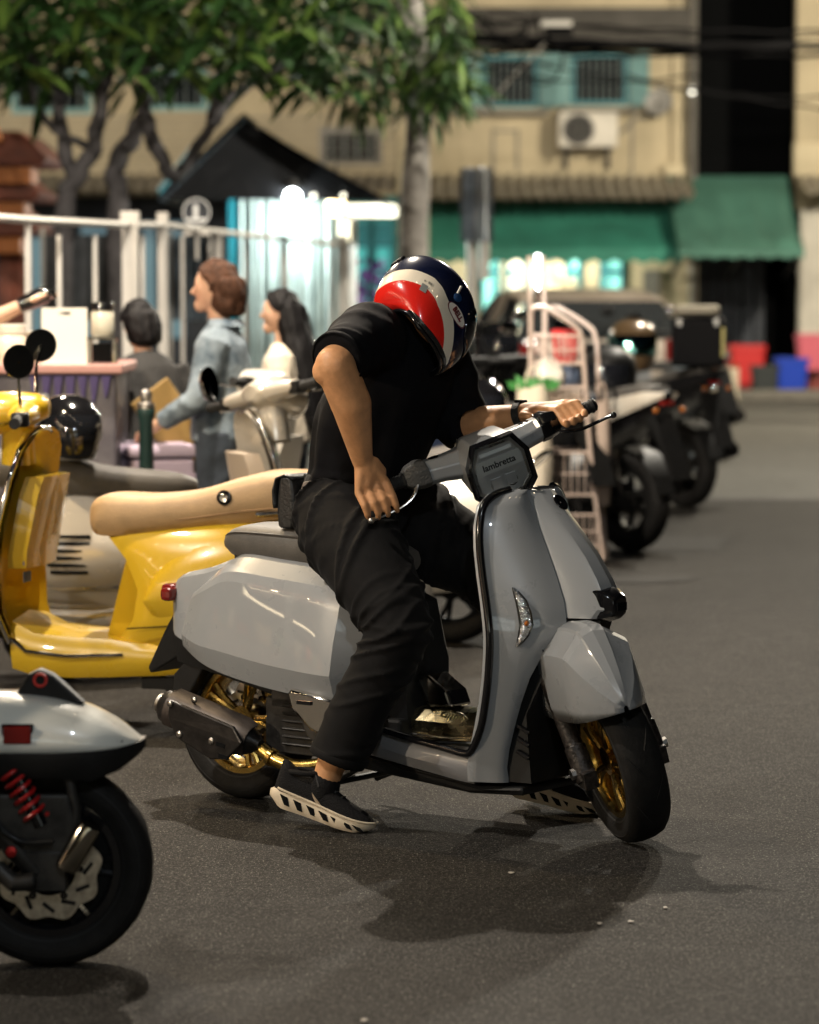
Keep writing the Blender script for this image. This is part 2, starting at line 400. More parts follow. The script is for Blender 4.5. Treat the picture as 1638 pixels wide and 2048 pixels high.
def awning(parent, x0, x1, yt, zt, yb, zb, m, val=.18, n=26, name='awning', sag=.05):
    b = MB(); rws = []
    for i in range(6):
        t = i / 5; rws.append([V((lerp(x0, x1, j / n), lerp(yt, yb, t), lerp(zt, zb, t) - sag * math.sin(math.pi * t) * (.6 + .4 * math.sin(j * 1.9)))) for j in range(n + 1)])
    rws.append([V((lerp(x0, x1, j / n), yb - .01, zb - val * (1 - .3 * (j % 2)))) for j in range(n + 1)])
    b.rows(rws); b.rows([[p + V((0, .012, -.012)) for p in r] for r in rws])
    for xx in (x0, x1): b.add([(xx, yt, zt), (xx, yb, zb), (xx, yb, zb - val), (xx, yt, zb - val)], [(0, 1, 2, 3)])
    aw = b.build(name, m, parent, 60)
    for xx in (x0 + .05, (x0 + x1) / 2, x1 - .05):
        g = MB(); g.tube([(xx, yb + .03, zb - .05), (xx, yt, zb - .35)], .018, 6); g.build('awning_arm', iron, aw)
    return aw
awning(sh, bx(858, 41.5), bx(1362, 41.5), YB - .08, bz(404, 42.9), 41.5, bz(498, 41.5), green_cv)
# its ground floor: cream wall with teal doors, lit from inside
b = MB()
doors = [(962, 1000), (1012, 1050), (1128, 1160), (1196, 1244)]
hl = [(bx(a), bx(c), .14, bz(505)) for a, c in doors]
wall_holes(b, xL, bx(1392), .12, bz(405), hl, YB + .01, .28); b.build('ground_floor_wall', cream2, sh, 0)
for k, (x0, x1, z0, z1) in enumerate(hl):
    f = MB(); w = .035
    for c, d in (((x0 + w / 2, YB - .02, (z0 + z1) / 2), (w, .08, z1 - z0)), ((x1 - w / 2, YB - .02, (z0 + z1) / 2), (w, .08, z1 - z0))): f.box(c, d)
    for zz in (z0 + .05, z0 + .8, z0 + 1.45, z1 - .05): f.box(((x0 + x1) / 2, YB - .02, zz), (x1 - x0 - 2 * w, .08, .07))
    dr = f.build('door', mat('door_teal', (.012, .16, .20), .45), sh, 0)
    g = MB(); g.box(((x0 + x1) / 2, YB + .06, (z0 + z1) / 2), (x1 - x0, .02, z1 - z0)); g.build('pane', lit_cream if k == 1 else lit_glass, dr, 0)
for px0, px1, py0, py1, lab in ((1104, 1152, 556, 606, 'cream'), (1283, 1316, 540, 600, 'dark')):
    f = MB(); f.box((bx((px0 + px1) / 2), YB - .05, (bz(py0) + bz(py1)) / 2), (bx(px1) - bx(px0), .06, bz(py0) - bz(py1))); f.build('notice_board', cream2 if lab == 'cream' else grey_conc, sh, 0, .005)

# air conditioner
t = thing('air_conditioner', 'white air conditioner unit on brackets under the right barred window', 'air conditioner', (bx(1170), YB - .02, bz(262)))
aw_, ah_ = bx(1228) - bx(1112), bz(226) - bz(296)
wh_m = mat('white_enamel', (.62, .58, .50), .4, var=.1, vscale=6)
b = MB(); b.box((0, -.27, 0), (aw_, .30, ah_)); cs = b.build('case', wh_m, t, 0, .02)
b = MB(); b.lathe([(0, .21), (.012, .21), (.012, .195), (0, .195)], (-.13, -.425, .0), (0, -1, 0), 28, closed=True)
for r_ in (.05, .09, .13, .165): b.lathe([(0, r_), (.008, r_), (.008, r_ - .008), (0, r_ - .008)], (-.13, -.425, 0), (0, -1, 0), 24, closed=True)
b.build('fan_guard', mat('grille_grey', (.25, .24, .22), .5), t)
b = MB(); b.lathe([(0, .01), (.002, .19)], (-.13, -.4225, 0), (0, -1, 0), 24); b.build('fan', dark_in, t)
for s in (-1, 1):
    b = MB(); b.box((s * aw_ * .36, -.22, -ah_ / 2 - .03), (.05, .44, .05)); b.box((s * aw_ * .36, -.03, -ah_ / 2 - .16), (.05, .05, .22)); b.build('bracket', iron, t, 0)
b = MB(); b.tube([(aw_ / 2, -.2, -.05), (aw_ / 2 + .12, -.14, .02), (aw_ / 2 + .25, -.05, .16), (aw_ / 2 + .42, -.03, .2)], .018, 8); b.build('pipe', grey_conc, t)

# satellite dish on the wall
t = thing('satellite_dish', 'small grey satellite dish on the cream wall beside the windows', 'dish', (bx(1310), YB - .05, bz(205)))
b = MB(); b.lathe([(.06, .01), (.05, .08), (.02, .15), (0, .19), (-.01, .19), (.04, .08), (.05, .01)], (0, -.18, 0), (.35, 1, -.25), 24); b.build('dish', mat('dish_grey', (.3, .29, .27), .5), t)
b = MB(); b.tube([(0, 0, -.2), (0, -.08, -.15), (0, -.15, 0)], .018, 8); b.tube([(0, -.15, -.15), (-.05, -.4, -.05)], .008, 6); b.build('arm', iron, t)

# dark building in the gap with its own awning
db = thing('dark_shophouse', 'unlit black building front in the gap, with a faded green awning over closed timber shutters', 'building', (0, 0, 0))
b = MB(); b.box(((bx(1340, 46) + bx(1620, 46)) / 2, 46.2, 4.5), (bx(1620, 46) - bx(1340, 46), .4, 9)); b.build('wall', dark_in, db, 0)
awning(db, bx(1356, 41.0), bx(1604, 41.0), YB - .05, bz(352, 42.9), 41.0, bz(500, 41.0), green_cv2, val=.1, n=14, sag=.12)
xs0, xs1 = bx(1394), bx(1532)
for k in range(6):
    b = MB(); x = lerp(xs0, xs1, (k + .5) / 6); b.box((x, YB + .3 + .02 * (k % 2), 1.15), ((xs1 - xs0) / 6 - .02, .05, 2.1)); b.build('shutter_panel', dark_wall, db, 0, .006)
b = MB(); b.tube([(bx(1381), YB - .08, .2), (bx(1381), YB - .08, 5.6)], .05, 10); b.build('drainpipe', mat('pipe_grey', (.2, .19, .17), .45, .3), db)
# right building
rb = thing('corner_shophouse', 'cream building column at the right edge beyond the dark gap', 'building', (0, 0, 0))
b = MB(); b.box((bx(1586) + 2.5, YB + .15, 5.0), (5, .3, 5.2)); b.build('wall', cream, rb, 0)
b = MB(); b.box((bx(1580) + 2.5, YB - .02, bz(320)), (5, .2, .45)); b.build('cornice', cream2, rb, 0, .02)
b = MB(); rws = [[V((bx(1588) + j * .045, YB - .1 - k * .8, bz(352) - k * .25 + .03 * math.cos(j * math.pi / 2))) for j in range(60)] for k in range(2)]; b.rows(rws); b.build('corrugated_canopy', corr, rb, 30)
b = MB(); b.box((bx(1592) + .2, YB - .1, 1.25), (.4, .3, 2.3)); b.build('pillar', mat('white_plaster', (.55, .52, .45), .8, var=.12, vscale=3), rb, 0, .01)
b = MB(); b.box((bx(1592) + 3.2, YB + .1, 1.3), (5.5, .1, 2.3)); b.build('shop_front', mat('shop_blue', (.05, .14, .18), .6, var=.3, vscale=2), rb, 0)

# left building, seen through the trees
lb = thing('market_building', 'long beige building front behind the trees, with teal windows and a grey canopy', 'building', (0, 0, 0))
YL = 42.0
def lx(px): return bx(px, YL)
def lz(py): return bz(py, YL)
ws = [(lx(30), lx(190), lz(228), lz(140)), (lx(285), lx(420), lz(222), lz(135)), (lx(640), lx(765), lz(330), lz(255))]
b = MB(); wall_holes(b, lx(-1100), lx(793), lz(392), 7.4, ws, YL, .3); b.build('wall', mat('beige_plaster', (.40, .335, .22), .85, var=.16, vscale=1.3, bump=.15, bscale=20, detail=8), lb, 0)
for w_ in ws[:2]: window(lb, *w_, YL + .05, 5, (0, 0), teal_l)
window(lb, *ws[2], YL + .05, 4, (0, 0), grey_conc)
for k in range(9):
    b = MB(); b.box(((lx(-1100) + lx(793)) / 2, YL - .01, lz(236 + k * 17)), (lx(793) - lx(-1100), .02, .02)); b.build('siding_joint', grey_conc, lb, 0)
b = MB(); rws = [[V((lerp(lx(-1100), lx(793), j / 300), YL - .05 - k * 1.2, lz(350) - k * .25 + .03 * math.cos(j * math.pi / 2))) for j in range(301)] for k in range(2)]; b.rows(rws); b.build('corrugated_canopy', mat('dusty_sheet', (.16, .14, .11), .7, var=.3, vscale=3), lb, 30)
b = MB(); b.box(((lx(-1100) + lx(690)) / 2, YL + .2, 1.35), (lx(690) - lx(-1100), .2, 2.6)); b.build('shop_front', dark_wall, lb, 0)
for k, px in enumerate((-120, -60, 90, 125, 185, 230, 300, 350)):
    b = MB(); b.box((lx(px), YL + .06, lz(560)), (.16 + .1 * (k % 3), .06, 1.5)); b.build('window', mat('blue_lit_glass', (.1, .2, .25), .3, emit=(.35, .6, .72), estr=.16 + .0), lb, 0)
hl = [(lx(702), lx(740), .14, lz(442)), (lx(748), lx(786), .14, lz(442))]
b = MB(); wall_holes(b, lx(694), lx(793), .12, lz(392), hl, YL + .02, .25); b.build('ground_floor_wall', mat('teal_wall', (.03, .20, .20), .6, var=.2, vscale=3), lb, 0)
for x0, x1, z0, z1 in hl:
    f = MB(); w = .04
    f.box((x0 + w / 2, YL, (z0 + z1) / 2), (w, .08, z1 - z0)); f.box((x1 - w / 2, YL, (z0 + z1) / 2), (w, .08, z1 - z0))
    for zz in (z0 + .05, z0 + .9, z1 - .3, z1 - .05): f.box(((x0 + x1) / 2, YL, zz), (x1 - x0 - 2 * w, .08, .07))
    for q in range(7): f.box((lerp(x0 + w, x1 - w, (q + .5) / 7), YL - .01, z1 - .17), (.02, .05, .2))
    dr = f.build('door', mat('door_teal', (.012, .16, .20), .45), lb, 0)
    g = MB(); g.box(((x0 + x1) / 2, YL + .06, (z0 + z1) / 2), (x1 - x0, .02, z1 - z0)); g.build('pane', mat('dim_teal_window', (.05, .4, .4), .3, emit=(.10, .55, .52), estr=.5, var=.4, vscale=2), dr, 0)

# ------------------------------------------------------------------ shared vehicle materials and pieces
rubber = mat('tyre_rubber', (.011, .0105, .010), .7, spec=.2, var=.25, vscale=30, bump=.15, bscale=120)
grip_rub = mat('grip_rubber', (.012, .012, .012), .7, bump=.3, bscale=200)
black_pl = mat('black_plastic', (.009, .009, .009), .5, spec=.3, var=.2, vscale=20, bump=.08, bscale=180)
gloss_blk = mat('gloss_black', (.006, .006, .007), .12, coat=.6)
engine_m = mat('engine_metal', (.03, .028, .026), .5, .5, var=.5, vscale=18)
chrome = mat('chrome', (.78, .76, .72), .08, 1.0, rvar=.05, vscale=12)
steel = mat('brushed_steel', (.55, .53, .5), .3, 1.0, rvar=.1, vscale=15)
gold = mat('gold_alloy', (.62, .42, .12), .22, 1.0, rvar=.08, vscale=20)
grey_pt = mat('grey_scooter_paint', (.262, .272, .282), .30, 0, coat=.9, rvar=.05, vscale=9)
grey_pt2 = mat('dark_grey_scooter_paint', (.165, .165, .17), .35, 0, coat=.8, rvar=.05, vscale=9)
sw_m = mat('switch_housing', (.07, .07, .068), .5, bump=.5, bscale=160)
vinyl = mat('grey_vinyl', (.075, .068, .060), .55, var=.12, vscale=25, bump=.12, bscale=150)
red_lens = mat('red_lens', (.16, .010, .008), .15, coat=.5)
amber_lens = mat('amber_lens', (.30, .09, .015), .15, coat=.5)
def thin_glass(name, tint=(.95, .96, .96), refl=.5):
    m = bpy.data.materials.new(name); m.use_nodes = True; nt = m.node_tree; N = nt.nodes; N.remove(N['Principled BSDF'])
    tr_, gl, fr, mx = N.new('ShaderNodeBsdfTransparent'), N.new('ShaderNodeBsdfGlossy'), N.new('ShaderNodeLayerWeight'), N.new('ShaderNodeMixShader')
    tr_.inputs[0].default_value = (*tint, 1); gl.inputs['Roughness'].default_value = .03; fr.inputs['Blend'].default_value = refl * .4
    nt.links.new(fr.outputs['Fresnel'], mx.inputs[0]); nt.links.new(tr_.outputs[0], mx.inputs[1]); nt.links.new(gl.outputs[0], mx.inputs[2]); nt.links.new(mx.outputs[0], N['Material Output'].inputs[0])
    return m
clear = thin_glass('clear_lens')
mirror_bowl = mat('reflector', (.62, .62, .62), .38, .85)
mirror_m = mat('mirror_glass', (.35, .37, .40), .05, 1.0)

def wheel(parent, c, Rr, w, rim_r, T=None, rim_m=None, spokes=6, disc=None, name='wheel', hub=.04, y_face=-1, double=True):
    rim_m = rim_m or steel; ax = (0, 1, 0); k = w / 2
    b = MB(T)
    pr = [(-k * .72, rim_r + .004), (-k * .72, rim_r - .012), (-k * .5, rim_r - .02), (k * .5, rim_r - .02), (k * .72, rim_r - .012), (k * .72, rim_r + .004), (k * .66, rim_r + .004), (k * .6, rim_r - .002), (-k * .6, rim_r - .002), (-k * .66, rim_r + .004)]
    b.lathe(pr, c, ax, 48, closed=True)
    b.lathe([(-k * .55, .01), (-k * .55, hub), (k * .55, hub), (k * .55, .01)], c, ax, 20, closed=True)
    for i in range(spokes):
        a = 2 * math.pi * i / spokes
        for da in ((-.13, .13) if double else (0,)):
            p0 = V(c) + V((math.cos(a), 0, math.sin(a))) * hub * .8 + V((0, y_face * k * .3, 0)); p1 = V(c) + V((math.cos(a + da), 0, math.sin(a + da))) * (rim_r - .014) + V((0, y_face * k * .45, 0))
            b.tube([p0, lerp(p0, p1, .5) + V((0, y_face * .006, 0)), p1], [.014, .010, .011] if double else [.02, .016, .018], 8)
    wh = b.build(name, rim_m, parent, 40)
    b = MB(T); t = Rr - rim_r
    pr = [(-k * .62, rim_r - .004), (-k * .74, rim_r + .006), (-k * .92, rim_r + t * .3), (-k, rim_r + t * .55), (-k * .93, rim_r + t * .76), (-k * .7, rim_r + t * .92), (-k * .36, Rr - .001), (0, Rr)]
    pr = pr + [(-h, r) for h, r in pr[-2::-1]]
    b.lathe(pr, c, ax, 64, closed=True)
    ty = b.build('tyre', rubber, wh, 50)
    b = MB(T)      # tread grooves and sidewall ribs as raised bars
    for i in range(20):
        s = 1 if i % 2 else -1; row = []
        for u in range(7):
            a = 2 * math.pi * i / 20 + .05 * u; v = lerp(.12, .72, u / 6); rr = Rr - .0006 - t * .085 * max(0, (v - .36) / .34) ** 1.3
            row.append(V(c) + V((math.cos(a), 0, math.sin(a))) * rr + V((0, s * k * v, 0)))
        b.tube(row, .0022, 5, flat=.35)
    b.lathe([(-k * .96, rim_r + t * .62), (-k * .99, rim_r + t * .64), (-k * .96, rim_r + t * .67)], c, ax, 64)
    b.lathe([(-k * .80, rim_r + t * .13), (-k * .845, rim_r + t * .15), (-k * .86, rim_r + t * .19)], c, ax, 64)
    b.build('tread', mat('tread_edge', (.010, .010, .010), .7), wh, 60)
    if disc:
        r0, r1, yy, n, m_ = disc; b = MB(T)
        rows = []
        for rr_, dy in ((r0, 0), (r1, 0), (r1, .004), (r0, .004)):
            rows.append([V(c) + V((math.cos(q) * (rr_ + (.006 * math.sin(n * q) if rr_ == r1 else 0)), yy + dy, math.sin(q) * (rr_ + (.006 * math.sin(n * q) if rr_ == r1 else 0)))) for q in (2 * math.pi * j / 96 for j in range(96))])
        b.rows(rows, True, loop=True)
        dd = b.build('brake_disc', m_, wh, 30)
        b = MB(T)
        for i in range(12):
            a = 2 * math.pi * i / 12; mid = V(c) + V((math.cos(a), 0, math.sin(a))) * lerp(r0, r1, .5); b.tube([mid + V((0, yy - .0012, 0)) + V((math.cos(a + .9), 0, math.sin(a + .9))) * .016, mid + V((0, yy - .0012, 0)) - V((math.cos(a + .9), 0, math.sin(a + .9))) * .016], .0045, 6)
            if i % 2 == 0: b.lathe([(-.006, .001), (-.006, .009), (.0, .009)], V(c) + V((math.cos(a), 0, math.sin(a))) * (r0 + .008) + V((0, yy, 0)), ax, 10)
        b.build('disc_slot', gloss_blk, wh, 40)
    return wh
def steer(rake, delta, axle):
    k = V((-math.sin(R(rake)), 0, math.cos(R(rake)))); A = V(axle)
    return M.Translation(A) @ M.Rotation(R(-delta), 4, k) @ M.Translation(-A)
def lofty(b, secs, prof, cap=True):
    """loft along x: secs = (x, zb, zt, halfwidth); prof = list of (u in -1..1 of half width, v in 0..1 of height)"""
    b.rows([[V((x, u * w, lerp(zb, zt, v))) for u, v in prof] for x, zb, zt, w in secs], True, cap, cap)
SEATP = [(-.80, 0), (-.97, .22), (-1, .5), (-.95, .78), (-.8, .94), (-.5, 1), (0, 1.03), (.5, 1), (.8, .94), (.95, .78), (1, .5), (.97, .22), (.80, 0), (0, -.02)]
def dense(secs, n=4):
    sp = spline([V((s[0], s[1], s[2])) for s in secs], n); ww = spline([V((s[0], s[3], 0)) for s in secs], n)
    return [(p.x, p.y, p.z, q.y) for p, q in zip(sp, ww)]

# ------------------------------------------------------------------ the grey scooter
GX, GY, GYAW = -.475, 9.53, R(-37)
gs = thing('motor_scooter', 'grey angular scooter with gold rims that the helmeted rider straddles, front wheel turned', 'scooter', (GX, GY, 0), GYAW)
AX = (1.30, 0, .236)
T = steer(26, 40, AX)
wheel(gs, (0, 0, .236), .236, .125, .155, rim_m=gold, spokes=5, disc=(.06, .105, .02, 10, steel))
wheel(gs, AX, .236, .122, .155, T, gold, 5, (.07, .115, .035, 10, steel))
# front fork
for s in (-1, 1):
    b = MB(T); ax = V((-math.sin(R(26)), 0, math.cos(R(26)))); p0 = V(AX) + V((.012, s * .104, 0)) - ax * .03
    b.tube([p0, p0 + ax * .10, p0 + ax * .101, p0 + ax * .30], [.030, .030, .026, .026], 16); b.box(tuple(p0 + V((.0, 0, .01))), (.07, .04, .05)); fk = b.build('fork_leg', mat('dusty_fork', (.022, .018, .016), .4, .3, var=.8, vscale=70, bump=.25, bscale=140), gs, 40, .006)
    b = MB(T); b.lathe([(-.012, .004), (-.012, .016), (.012, .016), (.012, .004)], tuple(V(AX) + V((.012, s * .130, 0))), (0, 1, 0), 8); b.build('axle_nut', steel, fk, 30)
b = MB(T); b.tube([V(AX) + V((-.02, .118, .03)), V(AX) + V((-.05, .125, .14)), V(AX) + V((-.12, .11, .27))], .006, 8); b.build('brake_hose', black_pl, gs)
# underside, engine, swingarm
b = MB()
lofty(b, [(-.2, .40, .60, .10), (0, .37, .66, .12), (.2, .33, .68, .13), (.45, .30, .68, .13), (.62, .27, .62, .12), (.66, .27, .5, .10)], [(-.9, 0), (-1, .3), (-1, .8), (-.8, 1), (.8, 1), (1, .8), (1, .3), (.9, 0)]); b.build('under_body', black_pl, gs, 30)
b = MB(); b.box((.36, -.02, .25), (.36, .24, .16)); b.box((.12, .10, .24), (.36, .07, .12)); b.box((.30, -.09, .36), (.2, .1, .12))
b.lathe([(0, .02), (0, .085), (.05, .09), (.06, .07)], (.42, -.17, .29), (0, 1, 0), 20)
for k in range(6): b.box((.36, -.148, .20 + .022 * k), (.22, .012, .008))
b.build('engine', engine_m, gs, 30, .008)
b = MB(); b.tube([(.02, .11, .30), (.10, .12, .52)], .022, 10); b.tube([(.03 + .08 * t, .115 + .03 * math.cos(25 * t * 2), .32 + .2 * t) for t in (i / 60 for i in range(61))], .006, 6); b.build('rear_shock', black_pl, gs)
# rear mudflap and number plate bracket
b = MB(); b.prism([(-.20, -.075, .58), (-.255, -.075, .50), (-.335, -.07, .37), (-.325, -.07, .352), (-.20, -.06, .42)], (0, .15, 0)); b.build('mud_flap', black_pl, gs, 0, .006)
b = MB(); b.prism([(-.215, -.09, .36), (-.23, -.09, .22), (-.215, -.09, .215), (-.06, -.09, .44), (-.1, -.09, .47)], (0, .18, 0)); b.build('inner_guard', black_pl, gs, 0, .006)
# tail core and lamp
b = MB(); lofty(b, dense([(-.235, .52, .60, .05), (-.2, .48, .655, .10), (-.08, .45, .685, .115), (.09, .45, .735, .12), (.3, .5, .728, .12), (.5, .5, .70, .115), (.6, .48, .63, .09)]), [(-1, 0), (-1, .6), (-.85, .93), (-.6, 1), (.6, 1), (.85, .93), (1, .6), (1, 0)]); b.build('tail_body', grey_pt, gs, 40)
b = MB(); b.box((-.235, -.012, .605), (.05, .17, .045)); b.box((-.215, -.105, .60), (.04, .05, .04)); b.build('tail_light', red_lens, gs, 0, .012)
# side panels
COLS = [((-.085, .640), (-.118, .456), (-.085, -.150, -.172, -.160)), ((0, .690), (-.025, .418), (-.105, -.188, -.210, -.192)), ((.09, .738), (.08, .391), (-.115, -.202, -.226, -.206)),
        ((.25, .732), (.25, .364), (-.120, -.207, -.236, -.213)), ((.42, .718), (.42, .348), (-.120, -.206, -.238, -.212)), ((.505, .70), (.480, .348), (-.115, -.198, -.230, -.205)),
        ((.565, .655), (.545, .385), (-.095, -.140, -.160, -.145)), ((.605, .60), (.61, .46), (-.08, -.10, -.105, -.10))]
def panel(side):
    def col(c):
        (xt, zt), (xb, zb), (y0, y1, y2, y3) = c; out = [V((xt, y0 + .035, zt - .012))]
        for t, y in ((0, y0), (.03, lerp(y0, y1, .35)), (.14, lerp(y0, y1, .85)), (.22, y1), (.30, lerp(y1, y2, .16)), (.55, lerp(y1, y2, .7)), (.80, y2), (.84, lerp(y2, y3, .2)), (.97, y3), (1, y3 + .004), (1.01, y3 + .03)):
            out.append(V((lerp(xt, xb, t), y, lerp(zt, zb, t))))
        return out
    cc = [col(c) for c in COLS]; rows = []
    sm = [spline([c[j] for c in cc[:6]], 5) for j in range(len(cc[0]))]
    n = len(sm[0])
    rows = [[sm[j][i] for j in range(len(sm))] for i in range(n)] + cc[6:]
    first = [p + V((.02, .05, 0)) for p in rows[0]]
    rows = [first] + rows
    if side > 0: rows = [[V((p.x, -p.y, p.z)) for p in r] for r in rows]
    b = MB(); b.rows(rows)
    return b.build('side_panel', grey_pt, gs, 16)
for s in (-1, 1): panel(s)
# black cover and bright trim under the panel in front of the engine
b = MB(); b.prism([(.34, -.205, .372), (.36, -.205, .405), (.56, -.19, .395), (.60, -.19, .33), (.36, -.205, .30)], (0, .08, 0)); b.build('engine_cover', gloss_blk, gs, 0, .015)
b = MB(); b.prism([(.338, -.236, .360), (.346, -.236, .374), (.50, -.23, .352), (.50, -.23, .235), (.42, -.236, .262), (.352, -.236, .318)], (0, .03, 0)); ft = b.build('footrest', chrome, gs, 40, .010)
b = MB(); b.box((.40, -.2365, .338), (.05, .006, .010)); b.build('footrest_slot', gloss_blk, ft, 0)
# seat
b = MB(); lofty(b, dense([(-.035, .752, .760, .05), (-.02, .742, .785, .085), (.03, .724, .812, .115), (.12, .712, .820, .13), (.30, .705, .818, .14), (.42, .70, .808, .135), (.50, .698, .795, .115), (.56, .70, .778, .09), (.59, .71, .76, .06)], 3), SEATP)
st = b.build('seat', vinyl, gs, 38)
b = MB()
for s in (-1, 1): b.tube([(x, s * w * .96, lerp(zb, zt, .80)) for x, zb, zt, w in dense([(-.015, .738, .79, .085), (.03, .724, .812, .115), (.12, .712, .820, .131), (.30, .705, .818, .141), (.42, .70, .808, .136), (.54, .698, .795, .121)], 3)], .003, 6)
b.build('seat_seam', mat('seam_thread', (.05, .045, .04), .6), st)
b = MB(); b.box((.055, -.085, .722), (.05, .03, .022)); b.build('seat_hinge', black_pl, gs, 0, .004)
# floorboard, sills
b = MB(); b.box((.79, 0, .235), (.44, .30, .03)); b.box((.60, 0, .26), (.12, .26, .08)); b.build('floorboard', black_pl, gs, 0, .01)
for k, yy in enumerate((-.145, -.118, -.085, .085, .118, .145)):
    b = MB(); b.tube([(.60, yy, .258), (.80, yy, .254), (.94, yy, .262)], .0075, 8, flat=.6); b.build('floor_strip', chrome, gs)
b = MB(); b.rows([[V((x, yy, z)) for yy, z in ((-.075, .25), (-.078, .295), (-.055, .325), (0, .335), (.055, .325), (.078, .295), (.075, .25))] for x in (.62, .93, .97)], False); cp = b.build('tunnel_cover', mat('brass_plate', (.50, .43, .27), .25, 1.0, rvar=.1, vscale=20), gs, 40)
b = MB(); b.tube([(.80 + .045 * math.cos(q), -.0645 - .012 * math.sin(q) * .8, .31 + .018 * math.sin(q)) for q in (2 * math.pi * i / 24 for i in range(25))], .003, 6)
for k in range(7): b.tube([(.77 + .01 * k, -.070, .302), (.775 + .01 * k, -.062, .318)], .0026, 5)
b.build('crest', mat('brass_plate', (.5, .43, .27)), cp)
b = MB(); b.prism([(.70, -.05, .33), (.66, -.05, .40), (.69, -.05, .425), (.76, -.05, .38), (.78, -.05, .335)], (0, .10, 0)); b.build('bag_hook', chrome, gs, 0, .008)
for s in (-1, 1):
    b = MB(); rws = []
    for x, z0, z1, y0 in ((.52, .205, .275, .165), (.60, .195, .262, .178), (.75, .175, .238, .182), (.90, .155, .225, .184), (.945, .150, .222, .180)):
        rws.append([V((x, s * (y0 - .05), z1 + .01)), V((x, s * (y0 - .008), z1 + .008)), V((x, s * y0, z1 - .006)), V((x, s * (y0 + .006), lerp(z0, z1, .5))), V((x, s * (y0 - .012), z0)), V((x, s * (y0 - .06), z0 - .004))])
    b.rows(rws); b.build('sill', grey_pt2, gs, 40)
b = MB(); b.prism([(.50, -.15, .20), (.60, -.15, .185), (.96, -.15, .142), (1.08, -.13, .15), (1.08, -.13, .125), (.90, -.13, .115), (.50, -.13, .15)], (0, .28, 0)); b.build('belly_pan', black_pl, gs, 0, .01)
# leg shield: outer skin with the wheel arch cut below, returned at the edge
SH = [  # z, edge y, edge x, seam y, seam x, front y, front x (inner limit of the skin)
    (.958, .100, 1.010, .062, 1.040), (.945, .150, .994, .066, 1.046), (.915, .186, .984, .069, 1.062), (.86, .203, .984, .072, 1.090), (.80, .210, .990, .074, 1.118), (.73, .215, 1.003, .076, 1.150), (.66, .219, 1.018, .079, 1.178),
    (.60, .221, 1.028, .084, 1.190), (.565, .221, 1.031, .100, 1.172), (.52, .220, 1.030, .122, 1.140), (.45, .216, 1.022, .135, 1.105), (.38, .210, 1.008, .140, 1.080), (.31, .203, .988, .140, 1.058), (.25, .196, .968, .138, 1.040), (.20, .190, .955, .134, 1.030), (.158, .180, .95, .125, 1.03)]
for s in (-1, 1):
    rws = []
    for z, ye, xe, ys, xs in SH:
        r = [V((xe - .035, s * (ye - .02), z)), V((xe - .02, s * ye, z)), V((xe, s * ye, z)), V((xe + .010, s * (ye - .006), z))]
        for t in (.2, .4, .6, .8, 1): r.append(V((lerp(xe + .012, xs, t) + .020 * math.sin(math.pi * t), s * lerp(ye - .008, ys, t), z)))
        r.append(V((xs - .03, s * (ys + .0), z)))
        rws.append(r)
    b = MB(); b.rows(rws); ls = b.build('leg_shield', grey_pt if s < 0 else grey_pt, gs, 35)
    # black edge trim running down and along the floor
    pts = [(xe + .004, s * (ye + .003), z) for z, ye, xe, ys, xs in SH[:-3]] + [(.955, s * .196, .248), (.925, s * .192, .236), (.85, s * .188, .246), (.72, s * .184, .262), (.58, s * .18, .285)]
    b = MB(); b.tube(spline(pts, 3), .011, 10); b.build('edge_trim', gloss_blk, gs, 60)
    # inner face of the shield
    b = MB(); b.rows([[V((xe - .02, s * (ye - .002), z)), V((xe - .035, s * (ye - .02), z)), V((xe - .01, s * .12, z)), V((xe + .0, 0, z))] for z, ye, xe, ys, xs in SH[1:-2]]); b.build('inner_shield', grey_pt, gs, 40)
    # indicator
    def sp(t, z):   # point on the skin
        for i in range(len(SH) - 1):
            if SH[i][0] >= z >= SH[i + 1][0]:
                q = (SH[i][0] - z) / (SH[i][0] - SH[i + 1][0]); ye, xe, ys, xs = (lerp(SH[i][k], SH[i + 1][k], q) for k in (1, 2, 3, 4))
                return V((lerp(xe + .012, xs, t) + .020 * math.sin(math.pi * t), s * lerp(ye - .008, ys, t), z))
    zz = [.700, .69, .665, .63, .60, .57, .55, .543]; wd = [.01, .04, .075, .09, .09, .075, .04, .01]; t0 = [.27, .30, .345, .37, .375, .36, .33, .30]
    out = V((.55, s * -.0 + (s * .83), .05)).normalized(); out = V((.6, s * .8, 0))
    b = MB(); b.rows([[sp(t + w, z), sp(t + w, z) + out * .012, sp(t, z) + out * .013, sp(t - w, z) + out * .010, sp(t - w, z)] for z, w, t in zip(zz, wd, t0)]); ind = b.build('indicator', gloss_blk, gs, 50, .0)
    b = MB(); b.rows([[sp(t + w * .72, z * .97 + .62 * .03) + out * .0135, sp(t, z * .97 + .62 * .03) + out * .018, sp(t - w * .72, z * .97 + .62 * .03) + out * .0125] for z, w, t in zip(zz, wd, t0)]); b.build('lens', mat('indicator_lens', (.5, .5, .5), .12, .85, bump=1.0, bscale=55), ind, 60)
    b = MB(); q = sp(t0[4], .605) + out * .019; b.ball(tuple(q), .007, 8, 6); b.build('lamp_bulb', amber_lens, ind)
